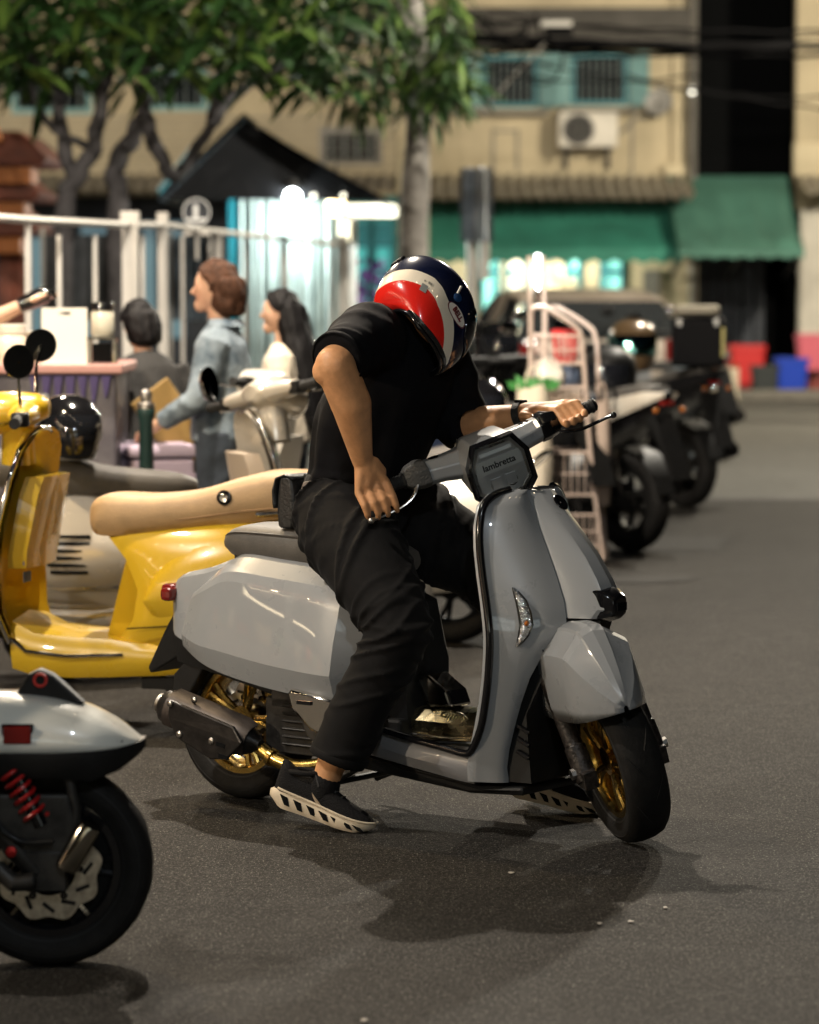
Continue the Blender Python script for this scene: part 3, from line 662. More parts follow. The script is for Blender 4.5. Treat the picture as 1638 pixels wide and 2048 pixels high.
# wheel arch behind the fender
b = MB(); b.rows([[V((1.02 + .02 * math.cos(a), yy, .3)) + V((.17 * math.sin(a) * 1.0, 0, .33 * math.cos(a) - .02)) for a in (R(q) for q in (-35, -15, 10, 35, 60))] for yy in (-.13, -.06, .06, .13)])
b.prism([(1.0, -.13, .16), (1.03, -.13, .60), (1.17, -.07, .63), (1.15, -.1, .50), (1.09, -.13, .35), (1.10, -.12, .16)], (0, .26, 0)); b.build('wheel_arch', black_pl, gs, 30)
for k in range(3):
    b = MB(); b.box((1.085, -.136, .24 + .035 * k), (.045, .012, .012), M.Rotation(R(25), 3, 'Y')); b.build('arch_slot', gloss_blk, gs, 0, .003)
# front spine with badge and black nose
SPN = [(.956, 1.035, .056, 1.066, .030), (.94, 1.046, .064, 1.078, .034), (.86, 1.090, .069, 1.150, .038), (.78, 1.126, .071, 1.218, .040), (.72, 1.152, .073, 1.258, .042), (.68, 1.170, .074, 1.278, .044), (.64, 1.182, .076, 1.285, .048), (.615, 1.186, .078, 1.262, .052)]
b = MB(); b.rows([[V((xs - .03, y, z)) for y in ()] + [V((xs - .01, -ys, z)), V((xs + .012, -ys + .002, z)), V((lerp(xs, xf, .85), -yf - .006, z)), V((xf, -yf + .004, z)), V((xf + .012, 0, z)), V((xf, yf - .004, z)), V((lerp(xs, xf, .85), yf + .006, z)), V((xs + .012, ys - .002, z)), V((xs - .01, ys, z))] for z, xs, ys, xf, yf in SPN], False, False, False); spn = b.build('front_spine', grey_pt, gs, 26)
b = MB(); b.rows([[V((1.02, y * .9, .955)) for y in (-.09, -.05, 0, .05, .09)], [V((1.045, y * .9, .963)) for y in (-.075, -.04, 0, .04, .075)], [V((1.072, y, .953)) for y in (-.03, -.015, 0, .015, .03)]]); b.build('spine_cap', gloss_blk, gs, 60)
b = MB(); b.lathe([(0, .002), (.004, .020), (.003, .024), (0, .026)], (1.112, 0, .922), (.62, 0, .5), 20); bd = b.build('badge', gloss_blk, spn)
b = MB(); nz = lambda x, w, zt_, zb_: [V((x, -w, zt_)), V((x + .004, 0, zt_ + .010)), V((x, w, zt_)), V((x, w * .95, zb_)), V((x + .004, 0, zb_ - .010)), V((x, -w * .95, zb_))]
b.rows([nz(1.195, -.056 * -1, .70, .612), nz(1.275, .050, .690, .616), nz(1.310, .030, .668, .628)], True, True, True)
nose = b.build('nose_cap', gloss_blk, gs, 30, .005)
b = MB(); b.box((1.312, 0, .648), (.006, .045, .022)); b.build('nose_vent', dark_in, nose, 0)
# front fender
FD = [  # x, ridge z, half width, bottom z (turns with the fork)
    (1.02, .400, .086, .366), (1.05, .465, .096, .360), (1.11, .548, .103, .360), (1.20, .608, .107, .368), (1.30, .634, .107, .382), (1.40, .644, .103, .398), (1.425, .634, .099, .402), (1.47, .586, .084, .412), (1.515, .526, .058, .424), (1.545, .478, .030, .432), (1.557, .452, .008, .436)]
rows = []
for x, zr, hw, zb in FD:
    half = [(hw * 1.0, zb), (hw * 1.03, lerp(zb, zr, .15)), (hw * .98, lerp(zb, zr, .42)), (hw * .92, lerp(zb, zr, .70)), (hw * .90, lerp(zb, zr, .74)), (hw * .36, lerp(zb, zr, .945)), (hw * .32, lerp(zb, zr, .975))]
    rows.append([V((x, -y, z)) for y, z in half] + [V((x, 0, zr + .002))] + [V((x, y, z)) for y, z in half[::-1]])
sm = [spline([r[j] for r in rows[:6]], 4) + [r[j] for r in rows[6:]] for j in range(len(rows[0]))]
rows = [[sm[j][i] for j in range(len(sm))] for i in range(len(sm[0]))]
b = MB(T @ M.Translation((-.01, -.018, 0))); b.rows(rows); fe = b.build('front_fender', grey_pt, gs, 16)
so = fe.modifiers.new('thick', 'SOLIDIFY'); so.thickness = .006; so.offset = -1
b = MB(); b.tube([(1.08, -.118, .50), (1.12, -.108, .57), (1.17, -.08, .61), (1.21, 0, .612), (1.17, .08, .61), (1.12, .108, .57)], .012, 8); b.build('arch_lip', black_pl, gs)
# exhaust
ea, eb = V((-.125, -.215, .285)), V((.20, -.215, .205)); ed = (eb - ea).normalized()
b = MB(); b.lathe([(-.018, .02), (-.016, .036), (0, .050), (.03, .056), (.26, .056), (.30, .05), (.335, .03), (.36, .016)], tuple(ea), tuple(ed), 28, cap=True); ex = b.build('exhaust', mat('exhaust_black', (.02, .018, .017), .38, .5, var=.4, vscale=25, bump=.1, bscale=60), gs, 40)
up = V((0, 0, 1)); up = (up - ed * up.dot(ed)).normalized(); nn = V((0, -1, 0))
def ep(a, h, o=0): return ea + ed * a + up * h + nn * o
b = MB()
rw = []
for a in (.03, .10, .20, .30, .335):
    q = .0 if a < .33 else -.01
    rw.append([ep(a, math.sin(g) * (.064 + q), math.cos(g) * (.064 + q)) for g in (R(x) for x in (95, 60, 30, 0, -20, -40))])
b.rows(rw); b.rows([[p - (p - (ea + ed * (p - ea).dot(ed))).normalized() * .004 for p in r] for r in rw]); hs = b.build('heat_shield', mat('heat_shield', (.055, .045, .040), .45, .6, var=.3, vscale=20), ex, 40)
b = MB(); b.prism([ep(.05, .045, .056), ep(.30, .045, .056), ep(.345, .01, .06), ep(.30, -.055, .058), ep(.24, -.075, .056), ep(.10, -.055, .056), ep(.06, -.01, .056)], nn * .012); b.build('guard_plate', mat('exhaust_black', (.02, .018, .017)), ex, 0, .005)
for a, h in ((.06, .035), (.115, -.04), (.235, -.02), (.12, .062)):
    b = MB(); b.lathe([(0, .010), (.005, .010), (.008, .006), (.008, .001)], tuple(ep(a, h, .068 if h < .05 else .035)), tuple(nn), 12); b.build('bolt', steel, ex)
for k in range(2):
    b = MB(); b.box(tuple(ep(.27 + .018 * k, -.02 - .03 * k, .0695)), (.035, .004, .012), M.Rotation(R(10), 3, 'Y')); b.build('slot', dark_in, ex, 0)
b = MB(); b.lathe([(0, .030), (.02, .0315), (.022, .02), (0, .018)], tuple(ea - ed * .03), tuple(ed), 20, closed=True); b.build('exhaust_tip', steel, ex)
b = MB(); b.tube(spline([(.205, -.205, .195), (.26, -.205, .165), (.34, -.19, .145), (.42, -.15, .16), (.46, -.1, .2)], 5), .021, 14); b.lathe([(0, .021), (0, .027), (.014, .027), (.014, .021)], (.25, -.206, .170), (1, 0, -.4), 16); b.build('exhaust_pipe', gold, gs)
# headset (turned with the wheel)
T2 = M.Translation((-.03, 0, -.012)) @ T @ M.Translation((.845, 0, 1.06)) @ M.Rotation(R(3.5), 4, 'X') @ M.Translation((-.845, 0, -1.06))
hb = MB(T2)
def octa(x, w, zc, h, ch=.35): return [V((x, -w, zc - h * (1 - ch))), V((x, -w, zc + h * (1 - ch) * .55)), V((x, -w * (1 - ch), zc + h)), V((x, w * (1 - ch), zc + h)), V((x, w, zc + h * (1 - ch) * .55)), V((x, w, zc - h * (1 - ch))), V((x, w * (1 - ch), zc - h)), V((x, -w * (1 - ch), zc - h))]
hb.rows([octa(.755, .035, 1.06, .03), octa(.78, .062, 1.055, .05), octa(.85, .083, 1.045, .072), octa(.925, .088, 1.034, .082), octa(.962, .088, 1.029, .083)], True, True, True)
for s in (-1, 1):
    hb.rows([[V((.845 + dx * w, s * y, zc + dz * h)) for dx, dz in ((-1, -.5), (-1, .4), (-.5, 1), (.4, 1), (1, .35), (1, -.5), (.5, -1), (-.5, -1))] for y, zc, w, h in ((.03, 1.045, .06, .05), (.085, 1.05, .052, .040), (.13, 1.055, .044, .035), (.178, 1.06, .040, .034))], True, True, True)
hd = hb.build('headset', grey_pt, gs, 28, .004)
b = MB(T2)
def ring(x, k): return octa(x, .094 * k, 1.025, .090 * k)
b.rows([ring(.955, .98), ring(.968, 1.0), ring(.985, .98), ring(.988, .93), ring(.978, .86), ring(.955, .84)], True, loop=True); bz_ = b.build('headlight_bezel', gloss_blk, hd, 30)
b = MB(T2); b.rows([octa(.972, .080, 1.025, .076), octa(.950, .066, 1.025, .055), octa(.935, .04, 1.025, .03)], True, True, True); b.rows([[V((.970, y, 1.02)) for y in (-.07, .07)], [V((.962, y, 1.065)) for y in (-.07, .07)]])
for k in (-1, 1): b.box((.966, k * .022, .99), (.02, .03, .03))
b.build('reflector', mirror_bowl, hd, 20)
for k in (-1, 1):
    b = MB(T2); b.lathe([(0, .001), (.006, .010), (.004, .014), (.0045, .0165), (.0, .0165)], (.968, k * .024, .985), (1, 0, 0), 18); b.build('lamp_projector', chrome, hd)
b = MB(T2); b.box((.9725, 0, 1.078), (.002, .095, .010)); b.build('light_strip', mat('milk_strip', (.8, .8, .78), .3), hd, 0)
b = MB(T2); b.rows([octa(.9755, .0795, 1.025, .0755), octa(.9835, .070, 1.025, .066)], True, True, True); b.build('headlight_lens', clear, hd, 20)
b = MB(T2); ro = lambda x, k: octa(x, .0795 * k, 1.025, .0755 * k); b.rows([ro(.9725, .99), ro(.9750, .99), ro(.9750, .90), ro(.9725, .90)], True, loop=True); b.build('inner_ring', steel, hd, 20)
b = MB(T2); b.box((.973, 0, 1.043), (.002, .135, .038)); b.build('lamp_plate', mat('lamp_plate', (.55, .54, .51), .45, .3), hd, 0)
text('lambretta', .0255, T2 @ frame((.9745, .0, 1.041), (0, 1, .0), (0, 0, 1)), mat('print_black', (.01, .01, .01), .5), 'lettering', hd, .0004, .0006)
b = MB(T2); b.rows([[V((.86 + dx * w, dy * w * .9, z)) for dx, dy in ((-1, -.5), (-.5, -1), (.6, -1), (1, -.4), (1, .4), (.6, 1), (-.5, 1), (-1, .5))] for z, w in ((1.0, .065), (.95, .058), (.925, .06))], True, True, True); b.build('steering_neck', grey_pt2, gs, 30)
b = MB(T2); b.box((.95, 0, .935), (.03, .13, .03)); b.build('headlight_chin', gloss_blk, hd, 0, .008)
for s in (-1, 1):
    b = MB(T2)
    b.rows([[V((.845 + dx * w, s * y, zc + dz * h)) for dx, dz in ((-1, -.6), (-1, .5), (-.5, 1), (.4, 1), (1, .45), (1, -.6), (.4, -1), (-.5, -1))] for y, zc, w, h in ((.172, 1.060, .044, .038), (.195, 1.062, .042, .040), (.225, 1.062, .034, .034), (.240, 1.062, .022, .022))], True, True, True)
    b.build('switch_housing', sw_m if s < 0 else gloss_blk, gs, 28, .003)
    b = MB(T2); b.lathe([(0, .010), (0, .020), (.002, .024), (.007, .024), (.009, .0185), (.10, .0185), (.102, .0205), (.108, .0205), (.110, .014), (.110, .002)], (.845, s * .238, 1.062), (0, s, .02), 20)
    for k in range(9): b.lathe([(.015 + .009 * k, .0185), (.018 + .009 * k, .0197), (.021 + .009 * k, .0185)], (.845, s * .238, 1.062), (0, s, .02), 20)
    gp = b.build('grip', grip_rub, gs, 40)
    b = MB(T2); b.lathe([(.106, .0175), (.116, .0175), (.120, .012), (.120, .001)], (.845, s * .238, 1.062), (0, s, .02), 16); b.build('bar_end', gloss_blk, gp)
    b = MB(T2)
    lo_ = -.022 if s < 0 else 0
    pts = spline([(.878, s * .215, 1.045), (.900 + lo_ * .5, s * .24, 1.035 + lo_ * .6), (.912 + lo_, s * .275, 1.030 + lo_), (.905 + lo_, s * .32, 1.030 + lo_ * 1.3), (.91 + lo_, s * .355, 1.034 + lo_ * 1.5), (.915 + lo_, s * .375, 1.035 + lo_ * 1.5)], 5)
    b.tube(pts, [.006] * 3 + [.0075] * (len(pts) - 5) + [.008, .010], 8, flat=.55); b.ball(tuple(pts[-1]), .0095, 10, 7); b.build('lever', gloss_blk if s > 0 else steel, gs)
    b = MB(T2); b.lathe([(0, .016), (.003, .016), (.004, .012), (.004, .001)], (.84, s * .14, 1.089), (0, 0, 1), 16); b.build('cap', gloss_blk, hd)
b = MB(T2); b.rows([octa(.78, .05, 1.085, .012), octa(.84, .055, 1.10, .012)], True, True, True); b.build('dash', gloss_blk, hd, 30)
# centre stand and side stand
b = MB(); b.tube([(.52, -.12, .16), (.42, -.15, .10), (.36, -.15, .075)], .012, 8); b.tube([(.52, .12, .16), (.42, .15, .10), (.36, .15, .075)], .012, 8); b.tube([(.42, -.15, .10), (.42, .15, .10)], .010, 8); b.build('centre_stand', black_pl, gs)

# ------------------------------------------------------------------ people
skin_m = mat('warm_skin', (.54, .270, .125), .48, var=.14, vscale=22, bump=.14, bscale=70, spec=.45)
skin_l = mat('light_skin', (.56, .34, .23), .5, var=.08, vscale=14)
tee_m = mat('black_cotton', (.0050, .0050, .0060), .85, var=.1, vscale=18, bump=.1, bscale=300, sheen=.0, spec=.1)
trs_m = mat('black_twill', (.0055, .0052, .0054), .85, var=.25, vscale=14, bump=.10, bscale=300, sheen=.02, spec=.2)
leather = mat('black_leather', (.012, .012, .012), .4, bump=.3, bscale=90)
shoe_b = mat('black_knit', (.009, .0085, .009), .8, spec=.2, bump=.5, bscale=260)
sole_m = mat('cream_sole', (.62, .52, .38), .6, var=.12, vscale=30)

def cloth_tube(path, n=9, m=30, folds=(), seed=0):
    """path = [(x,y,z,r)], folds = [(s0..s1 on path 0..1, count, amplitude, width)]"""
    rnd = random.Random(seed)
    P_ = spline([V(p[:3]) for p in path], n); Q_ = spline([V((p[3], 0, 0)) for p in path], n); K = len(P_)
    rid = []
    for s0, s1, cnt, amp, w in folds:
        for i in range(cnt): rid.append((lerp(s0, s1, (i + .5) / cnt) + rnd.uniform(-.02, .02), rnd.uniform(0, 6.28), rnd.uniform(.03, .12), amp * rnd.uniform(.6, 1.3), w * rnd.uniform(.7, 1.3)))
    rows = []; nrm = None
    for i in range(K):
        t = (P_[min(i + 1, K - 1)] - P_[max(i - 1, 0)]).normalized()
        if nrm is None: nrm = (V((0, 1, 0)) - t * t.y).normalized()
        else: nrm = (nrm - t * nrm.dot(t)).normalized()
        bb = t.cross(nrm); s = i / (K - 1); row = []
        for j in range(m):
            q = 2 * math.pi * j / m; d = 0
            for sk, ph, sl, am, w in rid:
                e = (s - sk - sl * math.sin(q - ph)) / w
                if abs(e) < 3: d += am * math.exp(-e * e) * (.55 + .45 * math.cos(q - ph))
            row.append(P_[i] + (nrm * math.cos(q) + bb * math.sin(q)) * (Q_[i].x + d))
        rows.append(row)
    return rows

def hand(b, wrist, knuckle_mid, along, down, fwd, side, spread=.0205, curl=1.0, r=.0092, fs=1.0):
    """gripping hand: along = direction from index to little finger, down/fwd = finger directions"""
    along, down, fwd = V(along).normalized(), V(down).normalized(), V(fwd).normalized()
    W_ = V(wrist); Kc = V(knuckle_mid)
    ks = [Kc + along * spread * (i - 1.5) + (0, V((0, 0, 0)))[1] for i in range(4)]
    lift = [0, .003, .001, -.004]; Ls = [1.0, 1.06, 1.0, .8]
    ks = [k - down * l for k, l in zip(ks, lift)]
    for k in ks: b.cap(lerp(W_, k, .08), k, .024, .0125, 12)
    b.cap(W_, lerp(W_, Kc, .6), .028, .022, 14); b.cap(lerp(W_, Kc, .35) - along * .018, lerp(W_, Kc, .85) + along * .014, .022, .019, 12)
    for i, k in enumerate(ks):
        L = Ls[i] * fs; a1 = k + down * .038 * L + fwd * .016 * L; a2 = a1 + down * .026 * L - fwd * .006 * curl; a3 = a2 + down * .012 * L - fwd * .020 * L * curl
        b.chain([k, a1, a2, a3], [r * 1.12, r * 1.0, r * .92, r * .78], 12)
        b.ball(tuple(a1), r * 1.06, 10, 7)
    t0 = lerp(W_, Kc, .25) - along * .026; t1 = t0 - along * .018 + down * .030 - fwd * .020; t2 = t1 + down * .028 - fwd * .012 + along * .006; t3 = t2 + down * .014 + fwd * .004 + along * .012
    b.chain([t0, t1, t2, t3], [.018, .0135, .0115, .0092], 12)

PX = (.56, 0, 0)
rider = thing('person', 'rider in black t-shirt and trousers bending over the grey scooter, both hands on its handlebar', 'person', tuple(M.Translation((GX, GY, 0)) @ M.Rotation(GYAW, 4, 'Z') @ V(PX)), GYAW)
TP = M.Translation(-V(PX))
# skin: neck, head under the helmet, arms, hands, ankles
Rg = [T2 @ V((.845, -y, 1.062)) for y in (.245, .34)]; Lg = [T2 @ V((.845, y, 1.062)) for y in (.245, .335)]
b = MB(TP)
b.cap((.56, 0, 1.36), (.64, 0, 1.45), .065, .06, 16); b.ball((.665, .0, 1.44), .10, 18, 12, (1.05, .85, 1))
b.chain([(.59, -.17, 1.37), (.632, -.385, 1.296), (.648, -.335, 1.19), (.630, -.262, 1.030)], [.060, .056, .056, .029], 28)
b.ball((.612, -.395, 1.28), .042, 12, 8)
ga = (Rg[1] - Rg[0]).normalized(); fw = V((.62, -.75, 0)); fw = (fw - ga * fw.dot(ga)).normalized(); upv = ga.cross(fw); upv = upv if upv.z > 0 else -upv
gm = lerp(Rg[0], Rg[1], .92)
hand(b, (.632, -.262, 1.035), gm + upv * .016 + fw * .032 - V((.008, 0, 0)), ga, -upv, fw, -1, spread=.0275, curl=.5, r=.0114, fs=1.15)
b.chain([(.56, .17, 1.33), (.605, .215, 1.105), (.72, .215, 1.125), (.845, .225, 1.150)], [.056, .050, .046, .028], 28)
gb = (Lg[1] - Lg[0]).normalized(); fl = V((.55, -.8, 0)); fl = (fl - gb * fl.dot(gb)).normalized(); ul = gb.cross(fl); ul = ul if ul.z > 0 else -ul
gl = lerp(Lg[0], Lg[1], .28)
hand(b, (.840, .220, 1.155), gl + ul * .028 + fl * .010, gb, (fl * .8 - ul * .6), (fl * .2 - ul), 1, spread=.0215, curl=1.0, r=.0098)
skin = b.build('body', skin_m, rider); fuse(skin, .0042, 7, .5)
ank = MB(TP); ank.chain([(.60, -.285, .33), (.545, -.30, .175), (.515, -.305, .10)], [.06, .040, .036], 16); ank.build('ankle', skin_m, rider, 60); ank = MB(TP); ank.chain([(.755, .40, .33), (.735, .425, .14), (.73, .43, .09)], [.055, .040, .036], 16); ank.build('ankle', skin_m, rider, 60)
# trousers
LEG_R = [(.41, -.080, .90, .122), (.458, -.12, .835, .130), (.57, -.175, .745, .122), (.672, -.215, .65, .106), (.728, -.238, .575, .093), (.712, -.252, .50, .085), (.658, -.268, .40, .081), (.606, -.284, .29, .079), (.568, -.296, .200, .080)]
LEG_L = [(.40, .085, .90, .13), (.50, .14, .82, .135), (.62, .20, .75, .115), (.73, .26, .66, .10), (.76, .31, .52, .09), (.755, .37, .35, .085), (.745, .41, .20, .082)]
FR = [(.03, .26, 10, .014, .008), (.26, .44, 6, .008, .009), (.44, .62, 9, .013, .008), (.66, .97, 8, .008, .010)]
b = MB(TP); b.rows(cloth_tube(LEG_R, 16, 44, FR, 3), True, True, True); b.rows(cloth_tube(LEG_L, 12, 36, FR, 5), True, True, True)
b.rows([[V((cx + a * math.cos(q), w * math.sin(q), z)) for q in (2 * math.pi * j / 28 for j in range(28))] for cx, z, a, w in ((.42, .77, .10, .12), (.405, .82, .148, .168), (.400, .88, .160, .180), (.408, .94, .148, .172), (.418, .975, .142, .166), (.42, .985, .12, .15))], True, True, True)
tr = b.build('trousers', trs_m, rider); fuse(tr, .0052, 1, .3, .008, .16)
b = MB(TP); b.rows([[V((cx + a * math.cos(q), w * math.sin(q), z + .014 * math.cos(q))) for q in (2 * math.pi * j / 36 for j in range(36))] for cx, z, a, w in ((.409, .925, .154, .178), (.411, .928, .158, .182), (.416, .962, .151, .176), (.416, .965, .146, .172))], True); b.build('belt', mat('brown_belt', (.045, .032, .026), .6, bump=.3, bscale=200), rider, 40)
# t-shirt
TOR = [(.428, .955, .150, .174), (.440, 1.00, .154, .182), (.468, 1.08, .160, .192), (.503, 1.18, .166, .204), (.532, 1.27, .158, .208), (.555, 1.34, .137, .202), (.577, 1.385, .113, .165), (.605, 1.42, .082, .10), (.625, 1.435, .066, .072)]
b = MB(TP); rows = []
sm = spline([V((c, z, 0)) for c, z, a, w in TOR], 6); sa = spline([V((a, w, 0)) for c, z, a, w in TOR], 6)
for i, (c, a) in enumerate(zip(sm, sa)):
    s = i / (len(sm) - 1); row = []
    for j in range(44):
        q = 2 * math.pi * j / 44
        f = 1 + (.030 * math.sin(5 * q + 2 + 3 * s) + .022 * math.sin(9 * q - 4 * s) + .014 * math.sin(13 * q + 7 * s)) * max(0, 1 - 1.25 * s) + .022 * math.sin(14 * s + 3 * math.cos(q - 1.0)) * (1 if .1 < s < .8 else 0)
        row.append(V((c.x + a.x * math.cos(q) * f, a.y * math.sin(q) * f, c.y + (.012 * math.sin(3 * q) if i == 0 else 0))))
    rows.append(row)
b.rows(rows, True, True, True)
b.rows(cloth_tube([(.55, -.10, 1.35, .105), (.59, -.18, 1.365, .102), (.612, -.27, 1.345, .088), (.628, -.345, 1.322, .076), (.632, -.375, 1.312, .074)], 6, 28, [(.2, .95, 6, .008, .04)], 8), True, True, True)
b.rows(cloth_tube([(.55, .10, 1.33, .10), (.565, .17, 1.31, .092), (.595, .205, 1.20, .082), (.625, .213, 1.115, .074), (.655, .213, 1.108, .070)], 6, 28, [(.2, .95, 6, .008, .04)], 9), True, True, True)
ts = b.build('t_shirt', tee_m, rider); fuse(ts, .0075, 3, .45, .016, .13)
b = MB(TP); ax_h = V((.008, -.065, -.022)).normalized(); b.lathe([(-.012, .0775), (-.010, .0795), (.004, .0795), (.006, .077)], (.631, -.372, 1.313), tuple(ax_h), 36); b.build('sleeve_hem', tee_m, ts, 60)
b = MB(TP); b.lathe([(-.013, .082), (-.011, .084), (.008, .084), (.010, .081)], (.574, -.294, .215), (.3, .09, .95), 36); b.build('cuff', trs_m, tr, 60)
# wrist band
w0 = V((.822, .223, 1.146)); wd_ = V((.125, .01, .025)).normalized(); b = MB(TP); b.lathe([(-.011, .0335), (-.011, .0375), (.011, .0375), (.011, .0335)], tuple(w0), tuple(wd_), 28, closed=True); wb = b.build('wrist_band', grip_rub, rider, 40)
b = MB(TP); b.box(tuple(w0 + V((0, .0, .038))), (.030, .026, .009)); b.build('watch_face', gloss_blk, wb, 0, .003)
# shoes
def shoe(T_, parent, white=True):
    OUT = [(0.0, .020, .0), (.008, .030, .0), (.03, .037, .0), (.07, .038, -.002), (.12, .038, -.004), (.17, .045, -.005), (.21, .048, -.004), (.25, .043, -.002), (.275, .033, 0), (.292, .018, 0), (.298, .004, 0)]
    def zt(x): return .056 - .065 * x + (.16 * (x - .22) ** 2 * 10 if x > .22 else 0)
    def zb(x): return (.020 - .5 * x if x < .03 else .005) * (1 if x < .03 else 1) + (0 if x < .22 else (x - .22) ** 2 * 4.5)
    b = MB(T_)
    rws = []
    for x, w, o in OUT: rws.append([V((x, -w * .9, zb(x))), V((x - (.012 if x < .01 else 0), -w * 1.06, lerp(zb(x), zt(x), .3))), V((x - (.014 if x < .01 else 0), -w * 1.06, lerp(zb(x), zt(x), .75))), V((x, -w, zt(x))), V((x, w, zt(x))), V((x, w * 1.06, lerp(zb(x), zt(x), .7))), V((x, w * 1.05, lerp(zb(x), zt(x), .3))), V((x, w * .9, zb(x)))])
    sm = [spline([r[j] for r in rws], 3) for j in range(8)]; rws = [[sm[j][i] for j in range(8)] for i in range(len(sm[0]))]
    b.rows(rws, True, True, True); so = b.build('sole', sole_m, parent, 50)
    for sd in (-1, 1):
        b = MB(T_); b.tube(spline([(x, sd * (w * 1.03 + .001), zt(x) + .002) for x, w, o in OUT[1:]], 3), .0035, 6)
        b.build('sole_rim', sole_m, so)
        for i, x in enumerate((.026, .066, .106, .146, .182, .216, .246)):
            w = [o[1] for o in OUT if o[0] >= x - .02][0]; w = .038 if x < .13 else (.046 if x < .22 else .045); h0, h1 = zb(x) + .011, zt(x) - .010
            if h1 - h0 < .006: h1 = h0 + .006
            b = MB(T_); b.prism([(x - .006, sd * (w * 1.06 - .012), h1), (x + .018, sd * (w * 1.06 - .012), h1 - .003), (x + .030, sd * (w * 1.06 - .012), h0), (x + .014, sd * (w * 1.06 - .012), h0 + .001)], (0, sd * .0135, 0)); b.build('sole_gap_shade', dark_in, so, 0)  # raised near-black pieces stand in for the shade inside the cut-outs
    UP = [(-.004, .024, .135), (.015, .036, .132), (.05, .039, .112), (.09, .038, .116), (.12, .038, .114), (.15, .040, .102), (.19, .044, .085), (.23, .043, .072), (.265, .034, .062), (.285, .020, .052), (.294, .006, .044)]
    b = MB(T_); rws = []
    for x, w, h in UP:
        z0 = zt(x) - .008; rws.append([V((x, -w * .98, z0)), V((x, -w * 1.0, lerp(z0, h, .3))), V((x, -w * .86, lerp(z0, h, .68))), V((x, -w * .5, lerp(z0, h, .93))), V((x, 0, h)), V((x, w * .5, lerp(z0, h, .93))), V((x, w * .86, lerp(z0, h, .68))), V((x, w, lerp(z0, h, .3))), V((x, w * .98, z0))])
    sm = [spline([r[j] for r in rws], 3) for j in range(9)]; rws = [[sm[j][i] for j in range(9)] for i in range(len(sm[0]))]
    b.rows(rws, True, True, True); upr = b.build('shoe', shoe_b, parent, 60); so.parent = upr
    for c in list(so.children): pass
    b = MB(T_); b.tube([(.062 + .05 * math.cos(q) , .033 * math.sin(q), .118 + .012 * math.cos(q)) for q in (2 * math.pi * i / 24 for i in range(24))], .008, 8, loop=True); b.build('collar', shoe_b, upr, 60)
    b = MB(T_)
    for k in range(5):
        x = .115 + .021 * k; h = .116 - .0105 * k
        b.tube([(x, -.030, h - .028), (x + .006, -.012, h + .001), (x + .010, .012, h + .001), (x, .030, h - .028)], .0032, 6)
    b.tube([(.112, -.005, .118), (.10, -.03, .125), (.118, -.04, .10), (.118, -.015, .115)], .0025, 6); b.build('lace', mat('black_lace', (.03, .03, .03), .5), upr)
    b = MB(T_); b.prism([(.105, -.0405, .078), (.112, -.0405, .066), (.132, -.0415, .046), (.150, -.043, .044), (.133, -.0425, .058)], (0, .006, 0)); b.build('logo', mat('logo_tan', (.33, .25, .17), .5), upr, 0)
    return upr
bp = GS_ = M.Rotation(-GYAW, 4, 'Z') @ M.Translation((-GX, -GY, 0))       # world -> scooter frame
def to_local(w): return GS_ @ V(w)
heel = to_local((-.392, 9.0, .0)); 
Tsh = TP @ M.Translation((heel.x, heel.y, 0)) @ M.Rotation(R(24), 4, 'Z') @ M.Translation((.225, 0, 0)) @ M.Rotation(R(17), 4, 'Y') @ M.Translation((-.225, 0, .001))
sr = shoe(Tsh, rider)
b = MB(TP); b.chain([(.512, -.306, .085), (.526, -.303, .132)], [.050, .0465], 18); b.build('sock', shoe_b, rider, 60)
lh = to_local((.285, 9.32, 0))
Tsl = TP @ M.Translation((lh.x, lh.y, 0)) @ M.Rotation(R(16), 4, 'Z') @ M.Translation((.225, 0, 0)) @ M.Rotation(R(10), 4, 'Y') @ M.Translation((-.225, 0, .001))
shoe(Tsl, rider)
b = MB(TP); b.chain([(.725, .43, .08), (.735, .425, .15)], [.049, .0465], 18); b.build('sock', shoe_b, rider, 60)
# helmet (rests on the head: a thing of its own)
hc = M.Translation((GX, GY, 0)) @ M.Rotation(GYAW, 4, 'Z') @ V((.644, 0, 1.446))
hel = thing('helmet', 'full face helmet in navy, white and red worn by the bending rider', 'helmet', tuple(hc), GYAW)
hy, hp = R(50), R(46)
f0 = V((math.cos(hy), math.sin(hy), 0)); l0 = V((-math.sin(hy), math.cos(hy), 0)); ff = f0 * math.cos(hp) - V((0, 0, 1)) * math.sin(hp); uu = f0 * math.sin(hp) + V((0, 0, 1)) * math.cos(hp); hr = R(33); uu, l0 = uu * math.cos(hr) + l0 * math.sin(hr), l0 * math.cos(hr) - uu * math.sin(hr)
TH = M(((ff.x, l0.x, uu.x, 0), (ff.y, l0.y, uu.y, 0), (ff.z, l0.z, uu.z, 0), (0, 0, 0, 1))) @ M.Scale(.94, 4)
HEL = [(-.140, .148, -.070, .086), (-.135, .160, -.092, .100), (-.11, .172, -.118, .113), (-.07, .178, -.138, .124), (-.02, .176, -.150, .130), (.03, .166, -.154, .131), (.07, .145, -.146, .123), (.10, .115, -.125, .107), (.125, .075, -.09, .078), (.138, .035, -.05, .042), (.141, .008, -.018, .012)]
